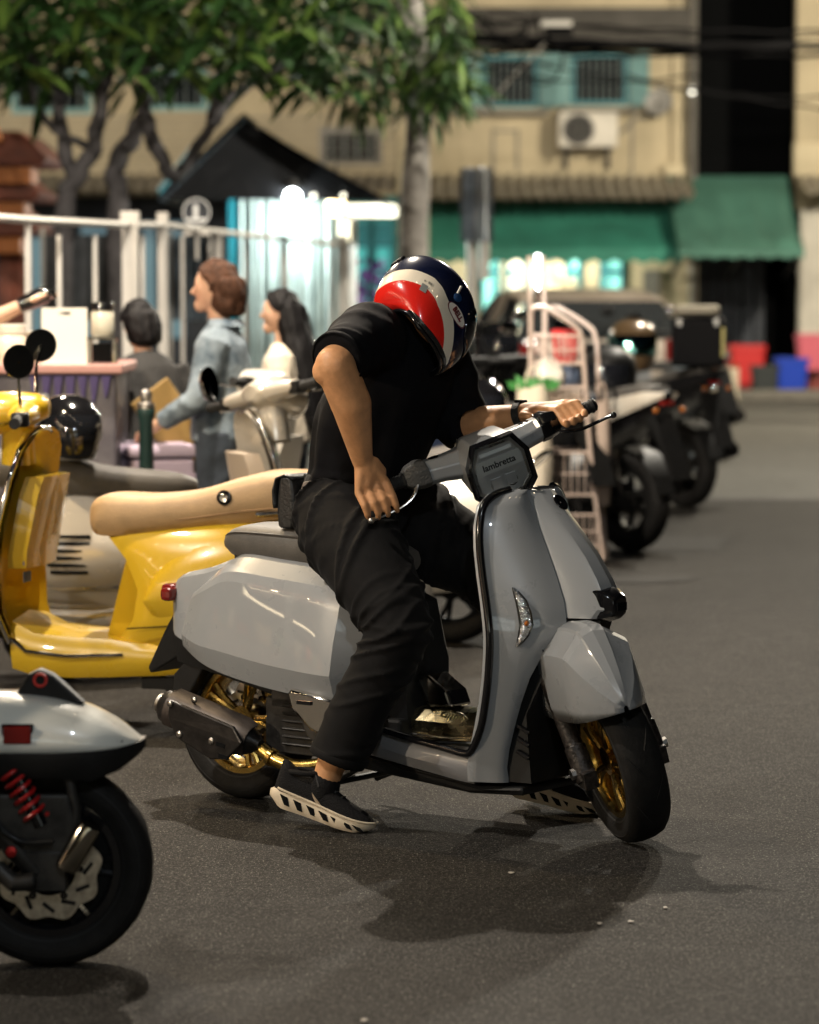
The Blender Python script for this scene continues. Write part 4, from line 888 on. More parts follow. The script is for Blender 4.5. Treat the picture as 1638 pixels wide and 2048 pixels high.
def egg(z, xf, xb, w, n=56, k=1.0, a0=0, a1=2 * math.pi):
    out = []
    for j in range(n):
        q = a0 + (a1 - a0) * j / (n if abs(a1 - a0 - 2 * math.pi) < 1e-6 else n - 1); c, s_ = math.cos(q), math.sin(q)
        c2 = math.copysign(abs(c) ** .92, c); s2 = math.copysign(abs(s_) ** .92, s_)
        tilt = .034 * max(0, -c) * max(0, min(1, (-z - .05) / .08))
        out.append(V(((xf if c > 0 else -xb) * c2 * k, w * s2 * k, z + tilt)))
    return out
hs_ = spline([V(h[:3]) for h in HEL], 4); hw_ = spline([V((h[3], 0, 0)) for h in HEL], 4)
hs3 = spline([V(h[:3]) for h in HEL], 6); hw3 = spline([V((h[3], 0, 0)) for h in HEL], 6)
b = MB(TH); b.rows([egg(p.x, p.y, p.z, q.x, 80) for p, q in zip(hs3, hw3)], True, False, True)
hm = bpy.data.materials.new('helmet_paint'); hm.use_nodes = True; nt = hm.node_tree; P = nt.nodes['Principled BSDF']; P.inputs['Roughness'].default_value = .22; P.inputs['Coat Weight'].default_value = .8
tc = nt.nodes.new('ShaderNodeAttribute'); tc.attribute_name = 'helm_pos'
sx = nt.nodes.new('ShaderNodeSeparateXYZ'); nt.links.new(tc.outputs['Vector'], sx.inputs[0]); HX, HZ = sx.outputs['X'], sx.outputs['Z']
def mth(op, a, b_=0.0, clamp=False):
    n_ = nt.nodes.new('ShaderNodeMath'); n_.operation = op; n_.use_clamp = clamp
    for i_, q_ in ((0, a), (1, b_)):
        if isinstance(q_, (int, float)): n_.inputs[i_].default_value = q_
        else: nt.links.new(q_, n_.inputs[i_])
    return n_.outputs[0]
dd_ = mth('SUBTRACT', mth('ADD', HZ, .142), mth('MULTIPLY', mth('MULTIPLY', HX, -8.33, True), .028))
hh_ = mth('SUBTRACT', mth('SUBTRACT', .086, mth('MULTIPLY', mth('POWER', mth('MAXIMUM', mth('ADD', HX, .03), 0.0), 1.6), 1.9)), mth('MULTIPLY', mth('MAXIMUM', mth('SUBTRACT', mth('MULTIPLY', HX, -1), .06), 0.0), .35))
ee_ = mth('SUBTRACT', dd_, hh_)
def mixc(f, a, b_):
    x_ = nt.nodes.new('ShaderNodeMix'); x_.data_type = 'RGBA'; nt.links.new(f, x_.inputs['Factor'])
    for k_, q_ in (('A', a), ('B', b_)):
        if isinstance(q_, tuple): x_.inputs[k_].default_value = q_
        else: nt.links.new(q_, x_.inputs[k_])
    return x_.outputs['Result']
cc1 = mixc(mth('GREATER_THAN', ee_, 0.0), (.62, .016, .010, 1), (.80, .72, .58, 1)); cc2 = mixc(mth('GREATER_THAN', ee_, .047), cc1, (.006, .009, .030, 1)); cc3 = mixc(mth('LESS_THAN', dd_, .012), cc2, (.008, .008, .009, 1))
nt.links.new(cc3, P.inputs['Base Color'])
shell = b.build('shell', hm, hel, 60)
inv = TH.inverted(); me = shell.data
att = me.attributes.new('helm_pos', 'FLOAT_VECTOR', 'POINT'); flat_ = []
for v in me.vertices: flat_ += list(inv @ v.co)
att.data.foreach_set('vector', flat_)
b = MB(TH); b.tube([p for p in egg(-.140, .148, -.070, .086, 48)], .0075, 8, loop=True); b.build('rim_trim', gloss_blk, hel, 60)
b = MB(TH); b.rows([egg(-.138, .14, -.066, .08, 40), egg(-.08, .15, -.11, .10, 40), egg(.02, .13, -.12, .10, 40), egg(.08, .05, -.05, .05, 40)], True, False, True); b.build('lining', mat('helmet_lining', (.02, .02, .022), .9), hel, 60)
vs = [(z, xf, xb, w) for z, xf, xb, w in ((-.052, .182, -.15, .131), (-.03, .1835, -.15, .1335), (0, .180, -.15, .1355), (.03, .172, -.15, .1355), (.058, .158, -.15, .131))]
b = MB(TH); b.rows([egg(z, xf, xb, w, 36, 1.0, R(-a_), R(a_)) for (z, xf, xb, w), a_ in zip(vs, (40, 54, 61, 62, 54))]); vz = b.build('visor', mat('smoke_visor', (.01, .011, .014), .05, coat=1.0), hel, 60)
so = vz.modifiers.new('thick', 'SOLIDIFY'); so.thickness = .003
for s in (-1, 1):
    b = MB(TH); b.lathe([(0, .014), (.004, .014), (.006, .010), (.006, .001)], (.030, s * .129, .012), (0, s, 0), 18); b.build('visor_pivot', mat('blue_knob', (.01, .04, .12), .3), vz)
    b = MB(TH); b.tube([(.022, s * .131, .02), (.018, s * .1315, .052)], .004, 6); b.build('visor_arm', mat('white_trim', (.7, .66, .58), .4), vz)
for q in (-20, 20):
    b = MB(TH); b.box((.02 * math.cos(R(q)) - .01, .08 * math.sin(R(q)), .141), (.075, .03, .014), M.Rotation(R(q * .3), 3, 'Z')); b.build('top_vent', gloss_blk, hel, 0, .005)
b = MB(TH); b.box((-.147, 0, .055), (.02, .06, .025)); b.build('rear_vent', gloss_blk, hel, 0, .006)
# oval badge on the cheek and the certification stickers
bo = V((.088, -.1215, -.046)); bxv = V((-.12, -.02, 1)).normalized() * -1
def on_shell(x, z, off=.0015):
    for i in range(len(HEL) - 1):
        if HEL[i][0] <= z <= HEL[i + 1][0]:
            t = (z - HEL[i][0]) / (HEL[i + 1][0] - HEL[i][0]); xf, xb, w = (lerp(HEL[i][k], HEL[i + 1][k], t) for k in (1, 2, 3))
    c = (abs(x / (xf if x > 0 else xb))) ** (1 / .92); s_ = math.sqrt(max(0, 1 - c * c)) ** .92
    return V((x, -w * s_ - off, z))
wht = mat('sticker_white', (.78, .74, .66), .4); mar = mat('badge_maroon', (.12, .012, .016), .4)
def oval(a, c_, off): return [on_shell(.062 + a * math.cos(q) + .1 * a * math.sin(q), -.030 + a * .46 * math.sin(q) - .12 * a * math.cos(q), off) for q in (2 * math.pi * i / 28 for i in range(28))]
for nm, a, off, m_ in (('badge_rim', .0445, .0015, mar), ('badge', .0405, .0028, wht)):
    b = MB(TH); o_ = oval(a, 0, off); cc_ = sum(o_, V()) / 28; cc_.y -= .002; b.add(o_ + [cc_], [(i, (i + 1) % 28, 28) for i in range(28)]); bd = b.build(nm, m_, hel, 60)
o_ = on_shell(.062, -.030, .0052); tx = (on_shell(.095, -.034, 0) - on_shell(.030, -.026, 0)).normalized(); ty = (on_shell(.063, -.015, 0) - on_shell(.061, -.045, 0)).normalized()
text('BELL', .024, TH @ frame(o_, tx, ty), mar, 'lettering', hel, .0012, .0006, .95)
for x0, z0, sx_, sz_, m_ in ((-.065, -.048, .010, .013, mat('foil_sticker', (.3, .32, .32), .4, .5)), (-.060, -.022, .006, .004, mat('sticker_ink', (.25, .24, .2), .6)), (-.076, -.024, .002, .003, mat('sticker_ink', (.2, .2, .2)))):
    b = MB(TH); b.rows([[on_shell(x0 + sx_ * u - .2 * sz_ * v, z0 + sz_ * v, .002) for u in (-1, -.5, 0, .5, 1)] for v in (-1, 0, 1)]); st_ = b.build('sticker', m_, hel, 60)
# pouch on the belt
pw = M.Translation((GX, GY, 0)) @ M.Rotation(GYAW, 4, 'Z') @ V((.242, -.07, .895))
pch = thing('waist_pouch', 'black leather pouch hanging from the back of the rider\'s belt', 'pouch', tuple(pw), GYAW)
b = MB(); b.rows([[V((x * d, y * .055, z)) for x, y in ((-1, -.7), (-.7, -1), (.7, -1), (1, -.7), (1, .7), (.7, 1), (-.7, 1), (-1, .7))] for z, d in ((-.078, .026), (-.07, .034), (-.03, .040), (.02, .036), (.06, .028), (.07, .02))], True, True, True); b.build('pouch_body', leather, pch, 40, .006)
b = MB(); b.rows([[V((x, y, z)) for y in (-.058, -.03, 0, .03, .058)] for x, z in ((.03, .066), (.0, .078), (-.034, .066), (-.046, .03), (-.044, -.01), (-.040, -.022))]); fl_ = b.build('flap', leather, pch, 60); so = fl_.modifiers.new('thick', 'SOLIDIFY'); so.thickness = .005
b = MB(); b.box((.045, 0, .03), (.02, .03, .10)); b.build('belt_loop', leather, pch, 0, .004)

# ------------------------------------------------------------------ classic steel-bodied scooters (yellow, silver, white)
yellow_pt = mat('yellow_scooter_paint', (.56, .355, .018), .3, 0, coat=.9, rvar=.05, vscale=9)
silver_pt = mat('silver_scooter_paint', (.66, .61, .53), .24, .3, coat=.7, rvar=.06, vscale=9)
white_pt = mat('white_scooter_paint', (.80, .80, .74), .3, 0, coat=.9, rvar=.05, vscale=9)
tan_vinyl = mat('tan_vinyl', (.38, .245, .12), .5, var=.10, vscale=14, bump=.15, bscale=140)
dgrey_vinyl = mat('dark_grey_vinyl', (.085, .078, .070), .55, var=.12, vscale=20, bump=.12, bscale=150)
wire_m = chrome
BODYP = [(-.70, 0), (-.90, .10), (-1.0, .32), (-.98, .55), (-.86, .78), (-.66, .93), (-.4, 1), (0, 1.01), (.4, 1), (.66, .93), (.86, .78), (.98, .55), (1, .32), (.9, .10), (.7, 0)]
def mirror(parent, base, mid, head, r, face, Tm=None):
    b = MB(Tm); b.tube(spline([base, mid, head], 5), .006, 8); mm = b.build('mirror', chrome, parent)
    b = MB(Tm); b.lathe([(-.035, .005), (-.032, r * .45), (-.018, r * .85), (0, r), (.004, r), (.004, r - .006)], head, face, 24); b.build('mirror_shell', chrome, mm)
    b = MB(Tm); b.lathe([(.0042, .001), (.0042, r - .005)], head, face, 24); b.build('mirror_glass', mirror_m, mm)
def classic(name, label, loc, yaw, paint, seat_m, inner=None, delta=0, lights=True, slots=False, mirrors=True, seat=None, group=None, front=True, mface=(-1, 0), bulge=1.0, mlow=False, rim_m=None):
    t = thing(name, label, 'scooter', loc, yaw, group); Ts = steer(25, delta, (1.28, 0, .22)); inner = inner or paint
    wheel(t, (0, 0, .22), .22, .11, .14, None, rim_m or steel, 5, None)
    b = MB(); secs = dense([(-.40, .48, .56, .05), (-.36, .42, .645, .12), (-.26, .35, .70, .175), (-.10, .30, .722, .21), (.08, .275, .722, .222), (.22, .26, .71, .21), (.33, .25, .695, .185), (.40, .245, .68, .15)], 3)
    rows = []
    for x, zb, zt, w in secs:
        k = max(0, (x - .10) / .30) ** 1.5
        rows.append([V((x + k * (.15 * ((lerp(zb, zt, v) - .46) / .22) ** 2 - .04), u * w, lerp(zb, zt, v))) for u, v in BODYP])
    b.rows(rows, True, True, True); bd = b.build('body', paint, t, 50)
    for s in (-1, 1):     # side cowl swelling proud of the body
        b = MB(); rr = []
        for x, zc, h, dp in ((-.33, .52, .03, .0), (-.30, .52, .09, .03), (-.20, .515, .135, .055), (-.05, .505, .155, .068), (.10, .495, .15, .066), (.22, .48, .125, .05), (.29, .465, .08, .03), (.325, .455, .02, .0)):
            wb_ = .12 + .10 * math.sin(min(1, (x + .40) / .5) * math.pi / 2)
            rr.append([V((x, s * (wb_ - .06 + (dp * bulge + .045) * math.sin(math.pi * (.04 + .92 * v)) ** .6), zc - h + 2 * h * v)) for v in (0, .08, .2, .4, .6, .8, .92, 1)])
        sm = [spline([r[j] for r in rr], 3) for j in range(8)]; rr = [[sm[j][i] for j in range(8)] for i in range(len(sm[0]))]
        b.rows(rr); cw = b.build('side_cowl', paint, t, 60)
        if slots:
            for k in range(6):
                z = .575 - .027 * k; b = MB(); x0 = -.14 + .012 * k
                b.tube([(lerp(x0, x0 + .21 - .014 * k, q / 4), s * (.2545 + .0105 * math.sin(math.pi * (q + .6) / 5.4)) , z - .006 * q / 4) for q in range(5)], .0065, 6, flat=1); b.build('louvre', dark_in, cw)
            b = MB(); b.tube([(-.30, s * .195, .40), (-.05, s * .258, .375), (.20, s * .245, .375), (.31, s * .18, .385)], .005, 6); b.build('cowl_trim', steel, cw)
    b = MB(); lofty(b, [(-.12, .24, .30, .16), (.1, .215, .30, .19), (.28, .20, .31, .20), (.38, .195, .315, .198), (.45, .19, .325, .195), (.60, .185, .33, .20), (.72, .19, .34, .20), (.80, .21, .38, .19)], [(-.9, 0), (-1, .3), (-1, .7), (-.9, .95), (-.5, 1), (0, 1.08), (.5, 1), (.9, .95), (1, .7), (1, .3), (.9, 0)]); b.build('floorboard', paint, t, 50)
    for s in (-1, 1):
        b = MB(); b.tube([(.40, s * .198, .27), (.60, s * .207, .262), (.74, s * .205, .275), (.80, s * .20, .32)], .007, 8); b.build('floor_rail', chrome, t)
    b = MB()
    b.tube([(.30, -.10, .2), (.22, -.16, .10), (.17, -.17, .09)], .012, 8); b.tube([(.30, .10, .2), (.22, .16, .10), (.17, .17, .09)], .012, 8); b.tube([(.22, -.16, .10), (.22, .16, .10)], .011, 8); b.box((.27, .13, .17), (.16, .03, .04)); b.build('centre_stand', black_pl, t)
    b = MB(); b.box((.05, -.06, .26), (.34, .14, .14)); b.lathe([(0, .03), (0, .07), (.05, .07), (.06, .05)], (.16, .10, .24), (0, 1, 0), 16); b.build('engine', engine_m, t, 0, .01)
    b = MB(); b.tube([(-.28, -.14, .24), (-.05, -.14, .22), (.08, -.10, .22)], [.05, .055, .02], 14); b.build('exhaust', mat('exhaust_black', (.02, .018, .017)), t)
    b = MB(); sc = seat or [(-.30, .735, .80, .08), (-.26, .725, .84, .115), (-.14, .715, .855, .13), (.02, .705, .83, .135), (.16, .695, .80, .135), (.32, .685, .80, .125), (.44, .68, .79, .10), (.50, .69, .765, .06)]
    lofty(b, dense(sc, 4), SEATP); st = b.build('seat', seat_m, t, 50)
    b = MB(); b.tube(spline([(-.33, -.10, .74), (-.40, -.08, .80), (-.41, 0, .81), (-.40, .08, .80), (-.33, .10, .74)], 4), .009, 8); b.tube([(-.05, .135, .745), (-.2, .14, .76), (-.33, .10, .775)], .008, 8); b.build('grab_rail', chrome, t)
    # shield
    b = MB(); rr = []
    SHD = [(.30, .20, .80), (.40, .225, .835), (.55, .235, .845), (.70, .235, .825), (.85, .22, .79), (.95, .185, .765), (1.0, .12, .75), (1.02, .05, .745)]
    for z, w, x in SHD: rr.append([V((x + .05 * math.cos(math.pi / 2 * u) + .035 * max(0, 1 - abs(u) * 2.2), w * u, z)) for u in (-1, -.85, -.6, -.35, -.15, 0, .15, .35, .6, .85, 1)])
    b.rows(rr); b.rows([[p - V((.022, 0, 0)) for p in r] for r in rr]); lg = b.build('leg_shield', paint, t, 60)
    b = MB(); b.tube([(x + .0, w, z) for z, w, x in SHD] + [(x, -w, z) for z, w, x in SHD[::-1]], .010, 8); b.build('edge_trim', chrome, lg, 60)
    b = MB(); b.rows([[V((x - .03 - d, u * w_, z)) for u, d in ((-1, 0), (-.9, .06), (0, .075), (.9, .06), (1, 0))] for z, w_, x in ((.55, .17, .845), (.60, .18, .84), (.80, .17, .80), (.86, .15, .785))], False, True, True); b.build('glove_box', inner, lg, 40)
    # column, fender, fork, wheel
    if front:
        b = MB(Ts); b.rows([[V((x, w * math.cos(q), .24 + (h) * math.sin(q) - .06)) for q in (math.pi * i / 12 for i in range(13))] for x, w, h in ((1.06, .06, .30), (1.10, .095, .37), (1.20, .115, .42), (1.30, .118, .43), (1.42, .105, .39), (1.50, .075, .32), (1.54, .04, .24))]); fd = b.build('front_fender', paint, t, 60)
        wheel(t, (1.28, 0, .22), .22, .11, .14, Ts, rim_m or steel, 5, (.05, .10, .03, 10, steel))
        b = MB(Ts); b.tube([(1.28, -.08, .22), (1.22, -.08, .38), (1.13, 0, .55)], .03, 10); b.build('fork_leg', steel, t)
    b = MB(Ts); zc = 1.075
    b.rows([[V((x, w * math.cos(q), zc + dz + h * math.sin(q))) for q in (2 * math.pi * i / 16 for i in range(16))] for x, w, h, dz in ((.73, .05, .03, .01), (.77, .09, .052, .01), (.85, .105, .07, 0), (.92, .10, .078, -.01), (.95, .085, .068, -.012))], True, True, True)
    for s in (-1, 1): b.rows([[V((.80 + .045 * k_ * math.cos(q), s * y, zc + .005 + .032 * k_ * math.sin(q))) for q in (2 * math.pi * i / 12 for i in range(12))] for y, k_ in ((.05, 1.25), (.14, 1.1), (.20, .95), (.225, .7))], True, True, True)
    b.lathe([(-.16, .06), (-.05, .055), (0, .07)], (.84, 0, zc - .02), (-.42 * 0 + .0, 0, 1), 16)
    hs2 = b.build('headset', paint, t, 60)
    b = MB(Ts); b.lathe([(0, .001), (.012, .045), (.012, .068), (.0, .078), (-.03, .08)], (.955, 0, zc - .012), (1, 0, -.08), 24); b.build('headlight', chrome, hs2)
    for s in (-1, 1):
        b = MB(Ts); b.tube([(.80, s * .215, zc), (.80, s * .25, zc), (.795, s * .345, zc + .002)], [.026, .019, .019], 12); b.build('grip', grip_rub, t)
        b = MB(Ts); b.box((.795, s * .215, zc + .0), (.06, .055, .05)); b.build('switch_housing', black_pl, t, 0, .010)
        b = MB(Ts); b.tube([(.83, s * .20, zc - .01), (.865, s * .26, zc - .015), (.87, s * .36, zc - .005)], .0065, 8); b.ball((.87, s * .365, zc - .005), .010, 8, 6); b.build('lever', chrome, t)
        if mlow: mirror(t, (.80, s * .30, zc + .015), (.81, s * .34, zc + .05), (.82, s * .36, zc + .10), .072, (mface[0], mface[1] - .15 * s, .02), Ts)
        elif mirrors: mirror(t, (.80, s * .17, zc + .02), (.80, s * .20, zc + .13), (.79, s * .25, zc + .20), .058, (mface[0], mface[1] - .15 * s, .02), Ts)
    b = MB(); b.lathe([(0, .04), (.015, .045), (.03, .035), (.035, .001)], (-.385, 0, .60), (-1, 0, .15), 16); b.build('tail_light', red_lens, t)
    b = MB(); b.prism([(-.34, -.08, .45), (-.40, -.08, .30), (-.385, -.08, .29), (-.31, -.08, .42)], (0, .16, 0)); b.build('mud_flap', black_pl, t, 0)
    return t

Yy = 10.95
yl = classic('motor_scooter', 'yellow steel scooter with tan seat parked behind the grey scooter, facing left', ((505 - 819) / FOC * Yy, Yy, 0), R(167), yellow_pt, tan_vinyl, delta=-12, mface=(-.55, .9), bulge=.35,
             seat=[(-.26, .745, .80, .10), (-.22, .738, .875, .125), (-.10, .725, .885, .135), (.04, .708, .855, .14), (.18, .690, .815, .14), (.34, .672, .80, .142), (.46, .662, .802, .132), (.525, .665, .79, .112), (.555, .685, .765, .07)])
b = MB(); b.lathe([(0, .026), (.004, .026), (.007, .020), (.007, .001)], (.06, .1395, .80), (0, 1, 0), 20); sb_ = b.build('seat_badge', gloss_blk, yl); b = MB(); b.lathe([(.0072, .001), (.0085, .013), (.0075, .014)], (.06, .1395, .80), (0, 1, 0), 14); b.build('emblem', steel, sb_)
for k, (z, cl) in enumerate(((.60, (.55, .08, .05)), (.555, (.5, .5, .45)), (.50, (.02, .06, .3)), (.44, (.03, .03, .03)))):
    b = MB(); b.box((.762, .125, z + .08), (.004, .07, .035)); b.build('sticker', mat('sticker_%d' % k, cl, .4), yl, 0)
b = MB(); b.box((.20, .21, .315), (.06, .03, .035)); b.tube([(.20, .21, .315), (.06, .215, .335)], .008, 6); b.build('foot_peg', mat('peg_grey', (.12, .10, .08), .5), yl, 30, .004)
b = MB(); b.tube([(x, .1385 if x < .4 else .12, z) for x, z in ((-.2, .775), (.0, .755), (.2, .725), (.4, .712), (.5, .712))], .003, 6); b.build('seat_piping', mat('piping_brown', (.25, .15, .07), .6), yl)
b = MB(); b.tube([(.38, .211, .36), (.20, .225, .375), (-.05, .228, .36)], .0025, 6); b.build('body_seam', dark_in, yl)

Ys = 12.3
sv = classic('motor_scooter', 'silver steel scooter with dark grey seat between the yellow scooter and the food counter', ((112 - 819) / FOC * Ys, Ys, 0), R(18), silver_pt, dgrey_vinyl, inner=mat('shield_beige', (.48, .40, .32), .45), delta=-25, slots=True, mlow=True, mface=(.5, -.85),
             seat=[(-.30, .76, .82, .10), (-.26, .752, .875, .13), (-.10, .735, .89, .14), (.04, .72, .86, .14), (.18, .705, .82, .14), (.34, .695, .80, .135), (.47, .69, .785, .11), (.54, .70, .76, .05)])
b = MB(); b.rows([[V((x - .026, w * u, z)) for u in (-.42, -.1, .1, .42)] for z, w, x in ((.36, .22, .82), (.55, .235, .845), (.85, .22, .79))]); b.build('shield_mat', grip_rub, sv, 60)
b = MB(); b.box((-.02, -.04, .905), (.16, .06, .012)); b.box((-.0, -.06, .912), (.03, .02, .01)); b.build('seat_strap', black_pl, sv, 0, .004)
# black and white helmet standing on the silver scooter's seat
hp_ = at(137, 915, Ys - .1)
hl2 = thing('helmet', 'glossy black helmet with white stripes standing on the silver scooter\'s seat', 'helmet', (hp_.x, hp_.y, hp_.z + .115), R(-60))
def helm2(t, shell_m, stripe_m=None, k=.86, visor_m=None):
    Tk = M.Scale(k, 4)
    b = MB(Tk); b.rows([egg(p.x, p.y, p.z, q.x, 40) for p, q in zip(hs_, hw_)], True, False, True); b.build('shell', shell_m, t, 60)
    b = MB(Tk); b.rows([egg(-.137, .14, -.066, .08, 32), egg(-.08, .15, -.11, .10, 32), egg(.04, .12, -.11, .09, 32)], True, False, True); b.build('lining', dark_in, t, 60)
    b = MB(Tk); b.rows([egg(z, xf + .002, xb, w + .001, 30, 1.0, R(-78), R(78)) for z, xf, xb, w in vs]); b.build('visor', visor_m or mat('smoke_visor', (.01, .011, .014), .05), t, 60)
    if stripe_m:
        for a0 in (-150, -118, 100, 135, 175):
            b = MB(Tk); rows = []
            for z in (-.09, -.05, 0, .05, .09, .115):
                i = [j for j in range(len(HEL) - 1) if HEL[j][0] <= z <= HEL[j + 1][0]][0]; q = (z - HEL[i][0]) / (HEL[i + 1][0] - HEL[i][0]); xf, xb, w = (lerp(HEL[i][c], HEL[i + 1][c], q) for c in (1, 2, 3))
                aa = a0 + 45 * z / .1 * (1 if a0 < 0 else -1); rows.append(egg(z, xf + .0015, xb + .0015, w + .0015, 5, 1.0, R(aa), R(aa + 16 - 60 * z)))
            b.rows(rows); b.build('stripe', stripe_m, t, 60)
helm2(hl2, gloss_blk, mat('stripe_white', (.7, .66, .58), .25))

# white scooter cut by the left edge, front wheel in view
Yw = 7.2
wt = classic('motor_scooter', 'white scooter nearest the camera at the left edge, with a red spring', ((95 - 819) / FOC * Yw - 1.28, Yw, 0), 0, white_pt, dgrey_vinyl, front=False, mirrors=False)
wheel(wt, (1.28, 0, .228), .228, .118, .155, None, gloss_blk, 6, (.062, .115, -.062, 9, mat('worn_steel', (.42, .37, .30), .35, .9, var=.3, vscale=40)))
rows = []
for x, zt_, zb, w in ((.95, .59, .49, .10), (1.05, .610, .49, .12), (1.17, .616, .49, .128), (1.28, .608, .49, .13), (1.36, .585, .492, .126), (1.42, .556, .497, .11), (1.465, .523, .503, .07), (1.488, .508, .500, .02)):
    rows.append([V((x, s_ * w * u, lerp(zb, zt_, v))) for s_, u, v in ((-1, 1, 0), (-1, 1.02, .25), (-1, .95, .6), (-1, .74, .88), (-1, .4, .98), (1, 0, 1), (1, .4, .98), (1, .74, .88), (1, .95, .6), (1, 1.02, .25), (1, 1, 0))])
sm = [spline([r[j] for r in rows], 4) for j in range(11)]; rows = [[sm[j][i] for j in range(11)] for i in range(len(sm[0]))]
b = MB(); b.rows(rows); fdw = b.build('front_fender', white_pt, wt, 60); so = fdw.modifiers.new('thick', 'SOLIDIFY'); so.thickness = .005
rows = []
for x, z1, z0, w in ((.95, .495, .44, .10), (1.17, .495, .435, .128), (1.30, .495, .437, .13), (1.38, .498, .43, .122), (1.44, .502, .45, .10), (1.475, .508, .475, .06), (1.492, .512, .49, .02)):
    rows.append([V((x, s_ * w * u, lerp(z0, z1, v))) for s_, u, v in ((-1, .9, 0), (-1, 1.04, .5), (-1, 1.04, 1), (1, 1.04, 1), (1, 1.04, .5), (1, .9, 0))])
b = MB(); b.rows(rows); b.build('fender_trim', black_pl, fdw, 40)
b = MB(); b.box((1.222, -.1275, .535), (.062, .018, .040)); rf = b.build('reflector', red_lens, fdw, 0, .004); b = MB(); b.box((1.222, -.120, .535), (.072, .018, .048)); b.build('reflector_frame', gloss_blk, rf, 0, .004)
b = MB(); b.prism([(1.20, -.03, .60), (1.235, -.03, .655), (1.26, -.03, .668), (1.29, -.03, .655), (1.36, -.03, .59), (1.24, -.03, .58)], (0, .05, 0)); br = b.build('horn_bracket', black_pl, fdw, 0, .006)
b = MB(); b.lathe([(0, .016), (.008, .016), (.008, .0105), (0, .0105)], (1.263, -.034, .645), (0, -1, 0), 24, closed=True); b.build('red_ring', mat('red_rubber', (.55, .03, .02), .45), br)
b = MB()
for k in range(4): b.tube([(1.41 + .012 * k, -.1095 + .006 * k, .512 + .002 * (k % 2)), (1.414 + .012 * k, -.108 + .006 * k, .517)], .0015, 5)
b.build('scratch', dark_in, fdw)
b = MB(); b.tube([(1.19, -.10, .50), (1.22, -.10, .44), (1.27, -.10, .33)], .017, 10); sh_ = b.build('shock_absorber', gloss_blk, wt)
b = MB(); p0, p1 = V((1.197, -.105, .465)), V((1.262, -.105, .345)); dd = (p1 - p0).normalized(); e1 = dd.orthogonal().normalized(); e2 = dd.cross(e1)
b.tube([lerp(p0, p1, i / 120) + (e1 * math.cos(i * .349 * 1.0) + e2 * math.sin(i * .349)) * .026 for i in range(121)], .0048, 7); b.build('spring', mat('red_spring', (.42, .012, .012), .35, coat=.5), sh_)
b = MB(); b.tube([(1.10, -.085, .50), (1.17, -.09, .33), (1.26, -.09, .22)], [.024, .022, .026], 10); b.tube([(1.32, -.09, .48), (1.345, -.09, .37), (1.34, -.09, .33)], [.014, .013, .015], 10); b.box((1.28, -.085, .228), (.09, .05, .09)); b.build('fork_arm', engine_m, wt, 40, .006)
b = MB(); b.lathe([(-.03, .02), (-.03, .150), (-.02, .150), (-.02, .02)], (1.28, 0, .228), (0, 1, 0), 40, closed=True); b.build('wheel_cover', mat('matt_black', (.006, .006, .006), .8, spec=.1), wt)
b = MB(); b.prism([(1.16, -.105, .40), (1.33, -.105, .40), (1.345, -.105, .33), (1.33, -.105, .27), (1.30, -.105, .20), (1.26, -.105, .20), (1.19, -.105, .26), (1.15, -.105, .33)], (0, .03, 0)); b.tube([(1.17, -.11, .24), (1.21, -.12, .205), (1.26, -.12, .21)], .022, 8); b.build('fork_cover', engine_m, wt, 0, .008)
b = MB(); b.lathe([(-.056, .012), (-.056, .024), (-.045, .027), (.045, .027), (.056, .024), (.056, .012)], (1.352, -.118, .285), (.50, -.05, .86), 20, cap=True); b.build('brake_caliper', mat('black_chrome', (.36, .34, .29), .12, 1.0), wt)
b = MB(); b.lathe([(0, .012), (.012, .012), (.014, .006), (.014, .001)], (1.205, -.11, .275), (0, -1, 0), 12); b.build('anodised_bolt', mat('red_anodised', (.4, .02, .02), .3, .6), wt)
b = MB(); b.tube(spline([(1.13, -.10, .46), (1.16, -.12, .36), (1.22, -.12, .30), (1.30, -.13, .30)], 5), .006, 8); b.build('brake_hose', black_pl, wt)

# white scooter with black panels standing behind the rider
Yk = 13.6
bkw = classic('motor_scooter', 'white scooter half hidden directly behind the rider, facing left', ((905 - 819) / FOC * Yk, Yk, 0), R(164), mat('ivory_scooter_paint', (.55, .52, .46), .35, coat=.7), dgrey_vinyl, delta=10, mirrors=False, rim_m=black_pl)

